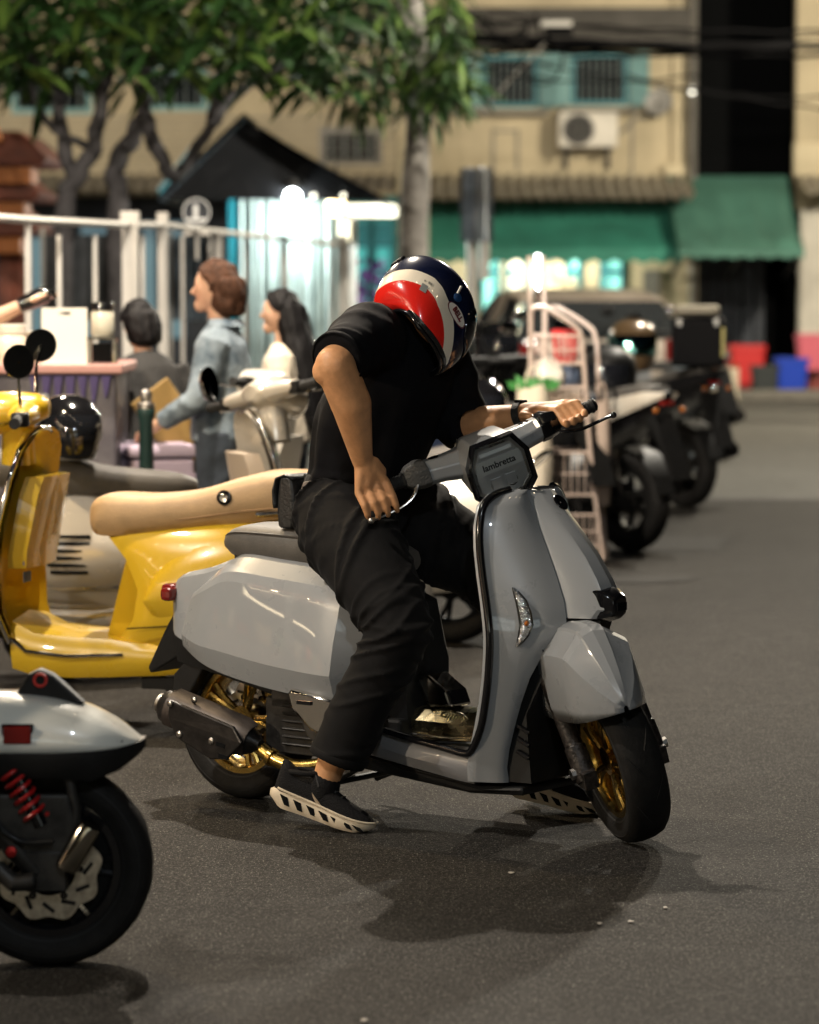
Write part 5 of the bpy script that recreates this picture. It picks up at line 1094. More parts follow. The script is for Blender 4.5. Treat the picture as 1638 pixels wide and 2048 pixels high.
# ------------------------------------------------------------------ market people and the food counter, left
hair_b = mat('dark_brown_hair', (.060, .027, .015), .7, spec=.2, var=.4, vscale=40, bump=.5, bscale=90)
hair_k = mat('black_hair', (.006, .0055, .006), .55, spec=.2, var=.3, vscale=40, bump=.4, bscale=90)
def tousle(o, amp=.020):
    q = o.modifiers.new('sub', 'SUBSURF'); q.levels = q.render_levels = 2
    tx = bpy.data.textures.get('locks') or bpy.data.textures.new('locks', 'CLOUDS'); tx.noise_scale = .05; tx.noise_depth = 1
    d = o.modifiers.new('locks', 'DISPLACE'); d.texture = tx; d.strength = amp; d.mid_level = .45; d.texture_coords = 'LOCAL'
    return o
def person(label, x, y, yaw, height, top_m, leg_m, hair_m, hair, arms, sk=None, sleeve='short', lean=0., extra=None):
    """arms = ((elbow, wrist), (elbow, wrist)) right then left, in body coordinates (forward x, left y, up z) for a 1.70 m figure"""
    k = height / 1.70; sk = sk or skin_l
    t = thing('person', label, 'person', (x, y, 0), yaw); T_ = M.Scale(k, 4) @ M.Rotation(R(lean), 4, 'Y')
    TL = M.Scale(k, 4)
    # skin
    b = MB(T_)
    b.cap((.0, 0, 1.38), (.015, 0, 1.50), .052, .05, 14); b.ball((.03, 0, 1.60), .098, 18, 12, (.98, .80, 1.12)); b.cap((.07, 0, 1.535), (.095, 0, 1.515), .042, .034, 12)
    b.cap((.112, 0, 1.60), (.132, 0, 1.575), .011, .015, 10); b.ball((.098, 0, 1.545), .02, 10, 7, (1, 1.4, .8))
    for s in (-1, 1): b.ball((.015, s * .078, 1.585), .022, 10, 7, (1, .4, 1.3)); b.ball((.095, s * .032, 1.615), .014, 8, 6)
    for s, (el, wr) in zip((-1, 1), arms):
        sh0 = V((0, s * .18, 1.37)); el, wr = V(el), V(wr); b.chain([lerp(sh0, el, .35), el, lerp(el, wr, .35), wr], [.044, .040, .040, .026], 12)
        d = (wr - el).normalized(); sd = d.cross(V((0, 0, 1)));
        if sd.length < .2: sd = V((0, 1, 0))
        sd.normalize(); nn_ = sd.cross(d); b.cap(wr, wr + d * .075, .026, .030, 10)
        for i in range(4): q = wr + d * .08 + sd * (.019 * (i - 1.5)); b.chain([q, q + d * .04 + nn_ * .006 * s, q + d * .058 - nn_ * .022], [.0098, .009, .008], 8)
        q = wr + d * .03 + sd * .026; b.chain([q, q + d * .03 + sd * .02, q + d * .06 + sd * .014], [.013, .011, .009], 8)
    fuse(b.build('body', sk, t), .0075, 3, .45)
    for s in (-1, 1):
        b = MB(T_); b.ball((.109, s * .032, 1.613), .008, 8, 6, (.5, 1.3, .7)); b.build('eye', gloss_blk, t)
    b = MB(T_); b.box((.118, 0, 1.543), (.008, .036, .007)); b.build('mouth', mat('lip', (.35, .13, .10), .5), t, 0, .003)
    # legs
    b = MB(TL); rn = random.Random(len(label))
    for s in (-1, 1): b.rows(cloth_tube([(0, s * .08, .94, .115), (.01, s * .09, .75, .095), (.02, s * .10, .50, .075), (.0, s * .10, .28, .066), (-.02, s * .105, .07, .062)], 7, 22, [(.1, .95, 7, .006, .015)], rn.randint(0, 99)), True, True, True)
    b.rows([[V((a * math.cos(q), w * math.sin(q), z)) for q in (2 * math.pi * j / 24 for j in range(24))] for z, a, w in ((.83, .10, .15), (.90, .125, .175), (1.0, .12, .165), (1.03, .10, .15))], True, True, True)
    fuse(b.build('trousers', leg_m, t), .012, 2)
    for s in (-1, 1):
        b = MB(TL); lofty(b, [(-.09, .0, .07, .03), (-.06, 0, .10, .038), (0, 0, .095, .04), (.08, 0, .065, .046), (.15, 0, .05, .042), (.18, 0, .03, .02)], [(-1, 0), (-1, .5), (-.7, .95), (0, 1), (.7, .95), (1, .5), (1, 0)]); ob = b.build('shoe', mat('dark_shoe', (.03, .03, .03), .6), t, 60); ob.location = (0, s * .105 * k, 0)
    # top
    b = MB(T_)
    b.rows([[V((cx + a * math.cos(q) * (1 + .03 * math.sin(7 * q + 9 * z)), w * math.sin(q) * (1 + .02 * math.sin(9 * q - 5 * z)), z)) for q in (2 * math.pi * j / 30 for j in range(30))] for cx, z, a, w in ((0, .90, .145, .19), (0, 1.0, .14, .185), (0, 1.12, .135, .185), (0, 1.25, .13, .195), (0, 1.34, .115, .19), (0, 1.40, .085, .14), (.0, 1.435, .065, .075))], True, True, True)
    for s, (el, wr) in zip((-1, 1), arms):
        sh0 = V((0, s * .165, 1.355)); el, wr = V(el), V(wr)
        if sleeve == 'short': pts = [(*sh0, .078), (*lerp(sh0, el, .5), .070), (*lerp(sh0, el, .92), .066)]
        else: pts = [(*sh0, .080), (*lerp(sh0, el, .5), .068), (*el, .058), (*lerp(el, wr, .5), .052), (*lerp(el, wr, .92), .046)]
        b.rows(cloth_tube(pts, 8, 20, [(.1, .95, 8, .007, .02)], rn.randint(0, 99)), True, True, True)
    fuse(b.build('shirt' if sleeve == 'short' else 'jacket', top_m, t), .010, 2, .4, .012, .09)
    # hair
    b = MB(T_); rows = []
    N = 30
    for i in range(9):
        th = R(4 + i * 11.5); row = []
        for j in range(N):
            q = 2 * math.pi * j / N; c = math.cos(q)
            tt = th * (1 if c < .25 else max(.45, 1 - .72 * (c - .25)))
            w_ = 1 + .035 * math.sin(11 * q + 3 * i) + .02 * math.sin(23 * q)
            row.append(V((.022 + .112 * math.sin(tt) * c * w_, .096 * math.sin(tt) * math.sin(q) * w_, 1.605 + .122 * math.cos(tt) * w_)))
        rows.append(row)
    b.rows(rows, True, True, True); hb_ = tousle(b.build('hair', hair_m, t, 70))
    if hair == 'long':
        b = MB(T_); rows = []
        for z, a, w, cx in ((1.66, .085, .088, -.02), (1.58, .088, .098, -.03), (1.48, .085, .11, -.055), (1.36, .090, .135, -.090), (1.22, .085, .14, -.13), (1.08, .075, .13, -.165), (.96, .05, .10, -.185), (.92, .02, .05, -.19)):
            rows.append([V((cx + a * math.cos(q) * (1 + .07 * math.sin(13 * q)), w * math.sin(q) * (1 + .05 * math.sin(17 * q)), z)) for q in (2 * math.pi * j / 40 for j in range(40))])
        b.rows(rows, True, True, True); tousle(b.build('long_hair', hair_m, t, 70), .02)
    if hair == 'bob':
        b = MB(T_); rows = []
        for z, a, w, cx in ((1.66, .09, .094, -.01), (1.60, .096, .100, -.018), (1.54, .088, .096, -.028), (1.49, .07, .085, -.038), (1.46, .05, .06, -.04)):
            rows.append([V((cx + a * math.cos(q) * (1 + .07 * math.sin(13 * q)), w * math.sin(q) * (1 + .05 * math.sin(17 * q)), z)) for q in (2 * math.pi * j / 40 for j in range(40))])
        b.rows(rows, True, True, True); tousle(b.build('back_hair', hair_m, t, 70))
    if extra: extra(t, T_)
    return t
denim = mat('washed_denim', (.075, .115, .155), .85, var=.4, vscale=9, col2=(.24, .29, .33), bump=.3, bscale=120)
beige_knit = mat('cream_knit', (.66, .58, .46), .85, var=.1, vscale=20, bump=.4, bscale=150)
jeans = mat('dark_jeans', (.035, .045, .06), .85, var=.3, vscale=10)
blk_tr = mat('black_trousers', (.014, .013, .013), .85)
dgrey_tee = mat('charcoal_cotton', (.030, .029, .028), .85, var=.2, vscale=10)
REST = (((-.03, -.25, 1.10), (.10, -.24, .90)), ((-.03, .25, 1.10), (.10, .24, .90)))
def px_at(px, y): return (px - 819) / FOC * y
Yd = 13.9
def jacket_bits(t, T_):
    b = MB(T_); b.rows([[V((cx + a * math.cos(q), w * math.sin(q), z)) for q in (R(40 + 280 * j / 20) for j in range(21))] for cx, z, a, w in ((0, 1.40, .088, .115), (-.005, 1.44, .072, .078), (-.012, 1.455, .078, .082), (-.018, 1.42, .092, .112))]); b.build('collar', denim, t, 60)
person('young person with short brown hair in a washed denim jacket, looking left', px_at(444, Yd), Yd, R(172), 1.585, denim, jeans, hair_b, 'bob', (((.0, -.27, 1.10), (.22, -.20, 1.00)), ((.06, .25, 1.10), (.26, .16, .98))), skin_l, 'long', 0, jacket_bits)
Yh = 15.0
def necklace(t, T_):
    b = MB(T_); b.box((.09, .02, 1.22), (.03, .05, .12)); b.build('red_lanyard', mat('red_cloth', (.5, .04, .04), .7), t, 0, .01)
person('woman with long straight black hair in a cream cardigan, facing left', px_at(572, Yh), Yh, R(168), 1.46, beige_knit, jeans, hair_k, 'long', REST, skin_l, 'long', 0, necklace)
Yt = 14.3
person('customer in a charcoal t-shirt seen from behind, leaning over the food counter', px_at(338, Yt), Yt, R(120), 1.45, dgrey_tee, blk_tr, hair_k, 'bob', (((.02, -.27, 1.12), (.22, -.16, 1.22)), ((-.06, .27, 1.09), (.06, .27, .86))), skin_l, 'short', 12)
Yc = 13.6
def glove(t, T_):
    el, wr = V((.18, -.23, 1.30)), V((.40, -.10, 1.42)); d = (wr - el).normalized(); b = MB(T_); b.cap(wr - d * .01, wr + d * .08, .034, .040, 14)
    for i in range(4): q = wr + d * .08 + d.cross(V((0, 0, 1))).normalized() * (.019 * (i - 1.5)); b.chain([q, q + d * .045, q + d * .06 - V((0, 0, .03))], [.0125, .012, .011], 8)
    fuse(b.build('glove', gloss_blk, t), .006, 2)
vd = person('stall vendor reaching over the counter from the left, one hand in a black glove', px_at(-95, Yc) - .05, Yc + .35, R(-20), 1.70, mat('pink_shirt', (.45, .2, .2), .8), blk_tr, hair_k, 'short', (((.18, -.23, 1.30), (.40, -.10, 1.42)), ((.05, .26, 1.10), (.2, .2, 1.05))), skin_l, 'short', 0, glove)

# counter
ct = thing('food_counter', 'market food counter with a purple printed front, standing behind the parked scooters', 'counter', (px_at(40, Yc), Yc, 0))
wx = px_at(236, Yc) - px_at(40, Yc)
b = MB(); b.box((-.6, .35, .565), (2 * wx + 1.2 - .02, .68, 1.13)); b.build('cabinet', mat('purple_print', (.085, .075, .10), .5, var=.35, vscale=4, col2=(.15, .14, .15)), ct, 0, .01)
b = MB(); b.box((-.6, .35, 1.15), (2 * wx + 1.24, .74, .04)); b.build('counter_top', mat('pink_laminate', (.46, .25, .22), .4), ct, 0, .008)
rr_ = random.Random(4)
for k in range(7):     # printed drips on the front
    x = wx - .03 - .05 * k; b = MB(); b.prism([(x, -.001, 1.12), (x - .04, -.001, 1.12), (x - .026, -.001, 1.12 - rr_.uniform(.06, .2)), (x - .014, -.001, 1.12 - rr_.uniform(.06, .2))], (0, -.003, 0)); b.build('printed_drip', mat('violet_ink', (.07, .05, .16), .5), ct, 0)
zt_c = 1.17
def on_counter(px, dy=0): return px_at(px, Yc + dy), Yc + dy
x, y = on_counter(130, .05)
t = thing('chopping_board', 'white plastic board with a handle slot, standing upright on the counter', 'board', (x, y, zt_c))
hwb, hb2 = .095, .235
b = MB(); wall_holes(b, -hwb, hwb, 0, hb2, [(-.026, .026, hb2 - .030, hb2 - .016)], -.006, .012); b.build('board', mat('white_plastic', (.85, .82, .74), .4), t, 0)
for k, (px, h, r_, lab, cm, dy) in enumerate(((206, .13, .050, 'glass jar with a black lid standing on a steel stand by the board', (.55, .52, .42), .10), (20, .15, .07, 'pale plastic tub on the counter, left of the white board', (.75, .66, .52), .12), (62, .12, .055, 'small cream tub on the counter beside the white board', (.8, .7, .58), .2))):
    x, y = on_counter(px, dy); t = thing('jar', lab, 'jar', (x, y, zt_c + (.115 if k == 0 else 0)))
    b = MB(); b.lathe([(0, .001), (0, r_ * .92), (h * .1, r_), (h * .75, r_), (h * .85, r_ * .8), (h * .87, r_ * .8), (h * .87, .001)], (0, 0, 0), (0, 0, 1), 24); b.build('body', mat('jar_%d' % k, cm, .25, coat=.5), t, 50)
    b = MB(); b.lathe([(h * .84, r_ * .86), (h * .84, r_ * .96), (h * 1.08, r_ * .96), (h * 1.1, r_ * .9), (h * 1.1, .001)], (0, 0, 0), (0, 0, 1), 24); b.build('lid', gloss_blk if k == 0 else mat('jar_lid', (.7, .65, .55), .5), t, 50)
x, y = on_counter(206, .10)
t = thing('jar_stand', 'small steel stand carrying the black lidded jar', 'stand', (x, y, zt_c))
b = MB(); b.box((0, 0, .107), (.125, .125, .012)); b.build('shelf', chrome, t, 0, .004)
for sx in (-1, 1):
    for sy in (-1, 1): b = MB(); b.box((sx * .052, sy * .052, .05), (.014, .014, .10)); b.build('leg', chrome, t, 0, .003)
b = MB(); b.box((0, .0, .045), (.08, .08, .08)); b.build('drawer', dark_in, t, 0, .004)
# purple plastic stools beside the counter
pur = mat('lilac_plastic', (.46, .38, .48), .5)
def stool(x, y, label):
    t = thing('stool', label, 'stool', (x, y, 0), .3, 'lilac plastic stools by the counter')
    b = MB(); b.box((0, 0, .455), (.30, .30, .03)); b.build('seat', pur, t, 0, .012)
    b = MB(); b.box((0, 0, .40), (.27, .27, .07)); b.build('apron', pur, t, 0, .01)
    for sx in (-1, 1):
        for sy in (-1, 1): b = MB(); b.rows([[V((sx * (a + .02 * i), sy * (a + .02 * j), z)) for i, j in ((-1, -1), (1, -1), (1, 1), (-1, 1))] for a, z in ((.12, .40), (.15, 0))], True, True, True); b.build('leg', pur, t, 0)
    return t
def tall(o, z): o.scale = (1, 1, z)
tall(stool(px_at(262, 14.0), 14.0, 'lilac plastic stool under the customer in the charcoal t-shirt'), 1.75); tall(stool(px_at(312, 13.9), 13.9, 'lilac plastic stool beside the dark green bollard'), 1.75)
# bollard and yellow signboard leg
t = thing('bollard', 'dark green bollard with a chrome knob between the customers and the scooters', 'bollard', (px_at(292, 13.2), 13.2, 0))
b = MB(); b.lathe([(0, .05), (.05, .05), (.06, .036), (.95, .028), (.97, .036), (1.0, .036), (1.02, .026)], (0, 0, 0), (0, 0, 1), 16); b.build('post', mat('bottle_green', (.010, .034, .031), .5), t)
b = MB(); b.lathe([(1.0, .036), (1.02, .036), (1.03, .02), (1.05, .026), (1.07, .022), (1.08, .006)], (0, 0, 0), (0, 0, 1), 16); b.build('knob', steel, t)
t = thing('signboard', 'folding yellow signboard standing open beside the customer in charcoal', 'sign', (px_at(358, 14.1), 14.1, 0), .35)
ysb = mat('yellow_board', (.30, .19, .06), .6, var=.1, vscale=6)
b = MB(); b.box((-.05, 0, .92), (.20, .03, .30), M.Rotation(R(-35), 3, 'Y')); b.build('board', ysb, t, 0, .005)
for sx in (-.01, .03): b = MB(); b.box((sx * 3, .02, .45), (.045, .03, .95)); b.build('leg', ysb, t, 0, .004)

# ------------------------------------------------------------------ parked motorbikes on the right
black_pt = mat('black_bike_paint', (.010, .010, .011), .25, coat=.7)
white_bk = mat('white_bike_paint', (.55, .50, .42), .3, coat=.8)
silver_bk = mat('silver_bike_paint', (.35, .36, .37), .3, .6, coat=.6)
blue_bk = mat('dark_blue_bike_paint', (.02, .03, .06), .28, coat=.7)
bike_rim = mat('dark_rim', (.02, .02, .02), .5, .4)
def bike(label, ground, yaw, paint, tail_paint, exhaust=True, stripes=True):
    t = thing('motorbike', label, 'motorbike', (ground.x, ground.y, 0), yaw, 'motorbikes parked in a row on the right')
    wheel(t, (0, 0, .28), .28, .13, .175, None, bike_rim, 5, None); wheel(t, (1.33, 0, .28), .28, .11, .175, None, black_pl, 5, (.06, .11, .045, 8, steel))
    b = MB(); lofty(b, dense([(-.30, .86, .90, .03), (-.22, .80, .915, .075), (-.05, .70, .88, .12), (.18, .60, .82, .15), (.42, .50, .76, .16), (.60, .40, .62, .15), (.72, .30, .42, .15)], 3), [(-.6, 0), (-1, .4), (-.95, .75), (-.7, 1), (.7, 1), (.95, .75), (1, .4), (.6, 0)]); b.build('rear_body', paint, t, 40)
    for s in (-1, 1):
        b = MB(); b.rows([[V((x, s * (w + .012), z0)), V((x, s * (w + .028), (z0 + z1) / 2)), V((x, s * (w + .004), z1))] for x, w, z0, z1 in ((-.32, .03, .875, .90), (-.2, .085, .82, .90), (0, .13, .74, .86), (.2, .155, .68, .79), (.36, .16, .66, .70))]); b.build('tail_panel', tail_paint, t, 50)
        b = MB(); b.tube([(.0, s * .12, .60), (-.02, s * .115, .45), (.0, s * .10, .30)], .012, 8); b.tube([(.0 + .0 * i, s * .12 + .020 * math.cos(i * .9), .58 - .20 * i / 40) for i in range(41)], .006, 5); b.build('rear_shock', chrome if stripes else black_pl, t)
    b = MB(); lofty(b, dense([(-.24, .89, .93, .07), (-.1, .86, .935, .11), (.12, .80, .90, .13), (.30, .76, .84, .14), (.5, .745, .83, .13), (.66, .74, .82, .10), (.74, .75, .79, .06)], 3), SEATP); b.build('seat', dgrey_vinyl, t, 45)
    b = MB(); b.box((.85, 0, .28), (.42, .32, .10)); b.build('floorboard', black_pl, t, 0, .03)
    b = MB(); b.rows([[V((x + .10 * math.cos(u * 1.5), u * w, z)) for u in (-1, -.7, -.35, 0, .35, .7, 1)] for x, w, z in ((1.08, .19, .30), (1.16, .22, .50), (1.20, .22, .70), (1.16, .19, .90), (1.06, .13, 1.03))]); b.rows([[V((x + .06 * math.cos(u * 1.5) - .03, u * w, z)) for u in (-1, -.7, -.35, 0, .35, .7, 1)] for x, w, z in ((1.08, .19, .30), (1.16, .22, .50), (1.20, .22, .70), (1.16, .19, .90), (1.06, .13, 1.03))]); b.build('front_shield', paint, t, 60)
    b = MB(); b.box((1.24, 0, .80), (.10, .24, .08)); b.build('headlight', clear_m2, t, 0, .03)
    b = MB(); b.rows([[V((.98 + .03 * math.cos(q), y, 1.05 + .03 * math.sin(q))) for q in (2 * math.pi * i / 8 for i in range(8))] for y in (-.16, .16)], True, True, True); b.tube([(1.08, 0, .95), (.98, 0, 1.05)], .05, 10); b.build('headset', black_pl, t)
    for s in (-1, 1):
        b = MB(); b.tube([(.98, s * .15, 1.05), (.95, s * .34, 1.06)], .017, 10); b.build('grip', grip_rub, t)
        b = MB(); b.tube([(1.0, s * .2, 1.05), (1.02, s * .25, 1.17), (1.0, s * .30, 1.22)], .006, 6); b.ball((1.0, s * .33, 1.24), .06, 14, 9, (.25, 1.1, .75)); b.build('mirror', chrome if s < 0 else black_pl, t)
    b = MB(); b.tube([(1.33, -.07, .28), (1.22, -.07, .60)], .024, 10); b.tube([(1.33, .07, .28), (1.22, .07, .60)], .024, 10); b.build('fork_leg', steel, t)
    b = MB(); b.rows([[V((1.33 + .32 * math.cos(a), .065 * u, .28 + .32 * math.sin(a))) for u in (-1, -.6, 0, .6, 1)] for a in (R(q) for q in (30, 55, 80, 105, 130))]); b.build('front_fender', paint, t, 60)
    b = MB(); b.box((.30, 0, .30), (.5, .16, .18)); b.box((.02, .09, .28), (.36, .06, .10)); b.build('engine', engine_m, t, 0, .02)
    b = MB(); b.rows([[V((.0 + .31 * math.cos(a), .085 * u, .28 + .31 * math.sin(a))) for u in (-1, -.9, -.5, 0, .5, .9, 1)] for a in (R(q) for q in (20, 45, 70, 95, 120, 150, 170))]); b.rows([[V((x, s2 * .10, z)) for s2 in (-1, 1)] for x, z in ((.30, .56), (.28, .30), (.6, .2))]); b.build('rear_guard', black_pl, t, 60)
    if exhaust:
        b = MB(); b.tube([(-.30, -.15, .40), (.10, -.15, .30), (.18, -.13, .28)], [.055, .06, .03], 14); ex_ = b.build('exhaust', mat('exhaust_black', (.02, .018, .017)), t)
        b = MB(); b.tube([(-.22, -.205, .41), (.05, -.215, .335)], .012, 8, flat=2.5); b.build('heat_shield', steel, ex_)
    b = MB(); b.prism([(-.26, -.07, .78), (-.37, -.07, .55), (-.42, -.07, .42), (-.40, -.07, .42), (-.33, -.07, .55), (-.2, -.07, .75)], (0, .14, 0)); b.build('mud_flap', black_pl, t, 0)
    b = MB(); b.box((-.29, 0, .835), (.04, .10, .03)); b.build('tail_light', red_lens, t, 0, .015)
    for s in (-1, 1): b = MB(); b.ball((-.31, s * .10, .80), .018, 10, 7); b.build('indicator', amber_lens, t)
    return t
clear_m2 = mat('headlight_glass', (.4, .4, .4), .1, .7)
bike('black motorbike with a long cream white tail, nearest in the row behind the wire trolley', gr(1262, 1102), R(128), black_pt, white_bk)
bike('black motorbike carrying the big delivery box, second in the parked row', gr(1372, 1015), R(124), black_pt, black_pt)
bike('silver tailed motorbike at the far end of the parked row beside the open road', gr(1408, 925), R(118), silver_bk, silver_bk, stripes=False)
bike('dark blue motorbike half hidden between the rider\'s arm and the wire trolley', gr(1120, 1118), R(122), blue_bk, black_pt)
bike('black motorbike parked furthest left, seen past the rider\'s helmet', gr(1085, 985), R(115), black_pt, black_pt)
# delivery box on the second bike
bp_ = gr(1372, 1015); dbz = .93
dx = at(1396, 735, bp_.y - .1)
t = thing('delivery_box', 'black delivery box with a pale metal lid on the tail of a parked motorbike', 'box', (dx.x, dx.y, dx.z), R(-6))
b = MB(); b.box((0, 0, .17), (.35, .36, .33)); b.build('body', mat('box_black', (.006, .006, .007), .7, spec=.12, bump=.2, bscale=60), t, 0, .03)
b = MB(); b.box((-.01, 0, .375), (.30, .33, .07)); ld_ = b.build('lid', mat('lid_metal', (.42, .38, .30), .35, .6), t, 0, .025)
for k in range(3): b = MB(); b.box((-.01, -.1665, .355 + .02 * k), (.26, .006, .006)); b.build('lid_groove', dark_in, ld_, 0)
b = MB(); b.box((.165, -.183, .17), (.018, .008, .19)); b.build('reflective_strip', mat('strip_yellow', (.50, .44, .16), .4), t, 0)
for s in (-1, 1): b = MB(); b.box((s * .12, -.184, .30), (.035, .012, .05)); b.build('latch', steel, t, 0, .004)
# helmets left on the parked bikes
def helmet_at(px, py, y, label, m, k=.9, yaw=-60, visor=None, stripe=None):
    p = at(px, py, y); t = thing('helmet', label, 'helmet', tuple(p), R(yaw)); helm2(t, m, stripe, k, visor); return t
helmet_at(958, 812, 16.2, 'black helmet with cream stripes on a parked motorbike, just right of the rider\'s chest', gloss_blk, 1.0, -80, None, mat('stripe_white', (.7, .66, .58)))
helmet_at(1265, 690, 20.4, 'bronze helmet with a mirrored cyan visor resting on a parked motorbike', mat('bronze_shell', (.13, .085, .045), .25, .3), 1.15, -95, mat('cyan_visor', (.25, .62, .60), .05, 1.0))
helmet_at(1218, 750, 18.6, 'plain matt black helmet on the handlebar behind the wire trolley', mat('matt_black_shell', (.008, .008, .008), .5), 1.15, -120)
helmet_at(990, 690, 21.5, 'shiny dark helmet among the parked motorbikes beside the rider\'s visor', gloss_blk, 1.1, -70)

# ------------------------------------------------------------------ wire trolley hung with bags
YT = 17.3
wt_m = mat('white_tube', (.58, .46, .39), .45, var=.08, vscale=12)
tx0 = px_at(1140, YT)
tr_ = thing('wire_trolley', 'white tubular market trolley with wire baskets, standing right of the grey scooter', 'trolley', (tx0, YT, 0), 0)
def tp(px, py, dy=0): p = at(px, py, YT + dy); return V((p.x - tx0, dy, p.z))
for dy, o in ((0, 0), (.42, 28)):
    b = MB(); b.tube(spline([tp(1062 + o, 1000, dy), tp(1062 + o, 800, dy), tp(1062 + o, 640, dy), tp(1064 + o, 620, dy), tp(1080 + o, 614, dy), tp(1098 + o, 620, dy), tp(1148 + o, 652, dy), tp(1163 + o, 675, dy), tp(1168 + o, 730, dy), tp(1180 + o * .6, 900, dy), tp(1196 + o * .4, 1040, dy), tp(1206 + o * .3, 1120, dy)], 5), .0125, 10); b.build('frame', wt_m, tr_)
    b = MB(); b.tube([tp(1060 + o, 1105, dy), tp(1061 + o, 640, dy), tp(1058 + o, 512, dy)], .0120, 10); b.build('post', wt_m, tr_)
def basket(x0, x1, z0, z1, nx=8, nz=3, d=.42):
    b = MB()
    for k in range(nz):
        z = lerp(z0, z1, k / (nz - 1)); b.tube([(x0, 0, z), (x1, 0, z), (x1, d, z), (x0, d, z)], .0045 if 0 < k < nz - 1 else .007, 5, loop=True)
    for k in range(nx + 1):
        x = lerp(x0, x1, k / nx)
        for yy in (0, d): b.tube([(x, yy, z0), (x, yy, z1)], .0035, 5)
        b.tube([(x, 0, z0), (x, d, z0)], .0035, 5)
    for k in range(5):
        for xx in (x0, x1): b.tube([(xx, d * k / 4, z0), (xx, d * k / 4, z1)], .0035, 5)
    return b.build('wire_basket', wt_m, tr_)
xa, xb = tp(1066, 700).x, tp(1166, 700).x
basket(xa, xb, tp(0, 728).z, tp(0, 672).z); basket(xa, xb + .02, tp(0, 835).z, tp(0, 775).z); basket(xa + .02, xb + .05, tp(0, 990).z, tp(0, 905).z); basket(xa + .05, xb + .08, tp(0, 1095).z, tp(0, 1030).z)
t = thing('carton', 'flat beige carton lying in the middle basket of the wire trolley', 'box', (tx0 + (xa + xb) / 2, YT + .21, tp(0, 832).z + .006)); b = MB(); b.box((.01, 0, .06), (.24, .34, .12)); b.build('box', mat('beige_card', (.45, .36, .28), .8), t, 0, .004)
b = MB(); b.box((.01, 0, .122), (.244, .05, .003)); b.build('tape', mat('brown_tape', (.3, .2, .1), .4), t, 0)
rbk = mat('red_plastic', (.52, .03, .03), .4)
p = tp(1134, 722); t = thing('red_basket', 'small slotted red plastic basket standing in the top of the wire trolley', 'basket', (tx0 + p.x, YT + .15, p.z - .01))
b = MB(); n = 22
b.rows([[V((r_ * math.cos(q), r_ * math.sin(q), z)) for q in (2 * math.pi * i / n for i in range(n))] for r_, z in ((.055, 0), (.055, .02), (.05, .02), (.05, .005))], True, True); b.rows([[V((r_ * math.cos(q), r_ * math.sin(q), z)) for q in (2 * math.pi * i / n for i in range(n))] for r_, z in ((.066, .14), (.078, .145), (.078, .175), (.07, .175))], True)
for i in range(14): q = 2 * math.pi * i / 14; b.tube([(.053 * math.cos(q), .053 * math.sin(q), .018), (.068 * math.cos(q), .068 * math.sin(q), .145)], .007, 5)
b.build('basket', rbk, t, 40)
# bags hanging on the trolley
def sack(label, px0, px1, py0, py1, y, m, depth=.14, seed=0, name='shopping_bag'):
    p0, p1 = at(px0, py1, y), at(px1, py0, y); w, h = p1.x - p0.x, p1.z - p0.z
    t = thing(name, label, 'bag', ((p0.x + p1.x) / 2, y, p0.z)); rnd = random.Random(seed); ph = [rnd.uniform(0, 6) for _ in range(4)]
    b = MB(); rows = []
    for k in range(12):
        v = k / 11; f = .86 + .16 * math.sin(math.pi * min(1, v * 1.3 + .12)); rows.append([V((w / 2 * f * math.cos(q) * (1 + .05 * math.sin(5 * q + ph[0] + 3 * v)), depth / 2 * f * math.sin(q) * (1 + .08 * math.sin(4 * q + ph[1])), h * v + .012 * math.sin(3 * q + ph[2]) * v)) for q in (2 * math.pi * i / 28 for i in range(28))])
    b.rows(rows, True, True, False); b.build('bag', m, t, 60)
    b = MB(); b.tube(spline([(-w * .22, 0, h * .98), (-w * .15, 0, h * 1.12), (0, 0, h * 1.16), (w * .15, 0, h * 1.12), (w * .22, 0, h * .98)], 4), .006, 6); b.build('handle', m, t)
    return t, w, h
wbag = mat('white_bag', (.82, .72, .56), .55, bump=.3, bscale=12)
bt, bw, bh = sack('cream white shopping bag with green leaves showing, hung on the side of the wire trolley', 1028, 1104, 772, 1000, YT - .16, wbag, .16, 1)
b = MB(); rg = random.Random(2)
for k in range(26):
    x, a = rg.uniform(-.09, .09), rg.uniform(-.9, .9); z = bh - .02; L_ = rg.uniform(.05, .10); y_ = rg.uniform(-.05, .05); d = V((math.sin(a), rg.uniform(-.4, .4), math.cos(a))); sd = V((d.z, 0, -d.x)) * .022
    q = V((x, y_, z)); b.add([q, q + d * L_ * .5 + sd, q + d * L_, q + d * L_ * .5 - sd], [(0, 1, 2, 3)])
b.build('greens', mat('leaf_vegetable', (.06, .26, .06), .5), bt, 0)['kind'] = 'stuff'
sack('crumpled shiny clear bag catching the lamp light on top of the trolley basket', 1068, 1128, 724, 768, YT + .03, mat('shiny_film', (.9, .85, .75), .12, .0, coat=1), .12, 3)
sack('pale printed bag hanging low on the right side of the wire trolley', 1186, 1222, 800, 1010, YT + .12, mat('printed_bag', (.42, .33, .27), .6, var=.3, vscale=5), .12, 5)
sack('blue grey plastic bag in the middle of the wire trolley', 1108, 1160, 730, 772, YT + .2, mat('blue_film', (.16, .22, .34), .3, coat=.6), .16, 7)
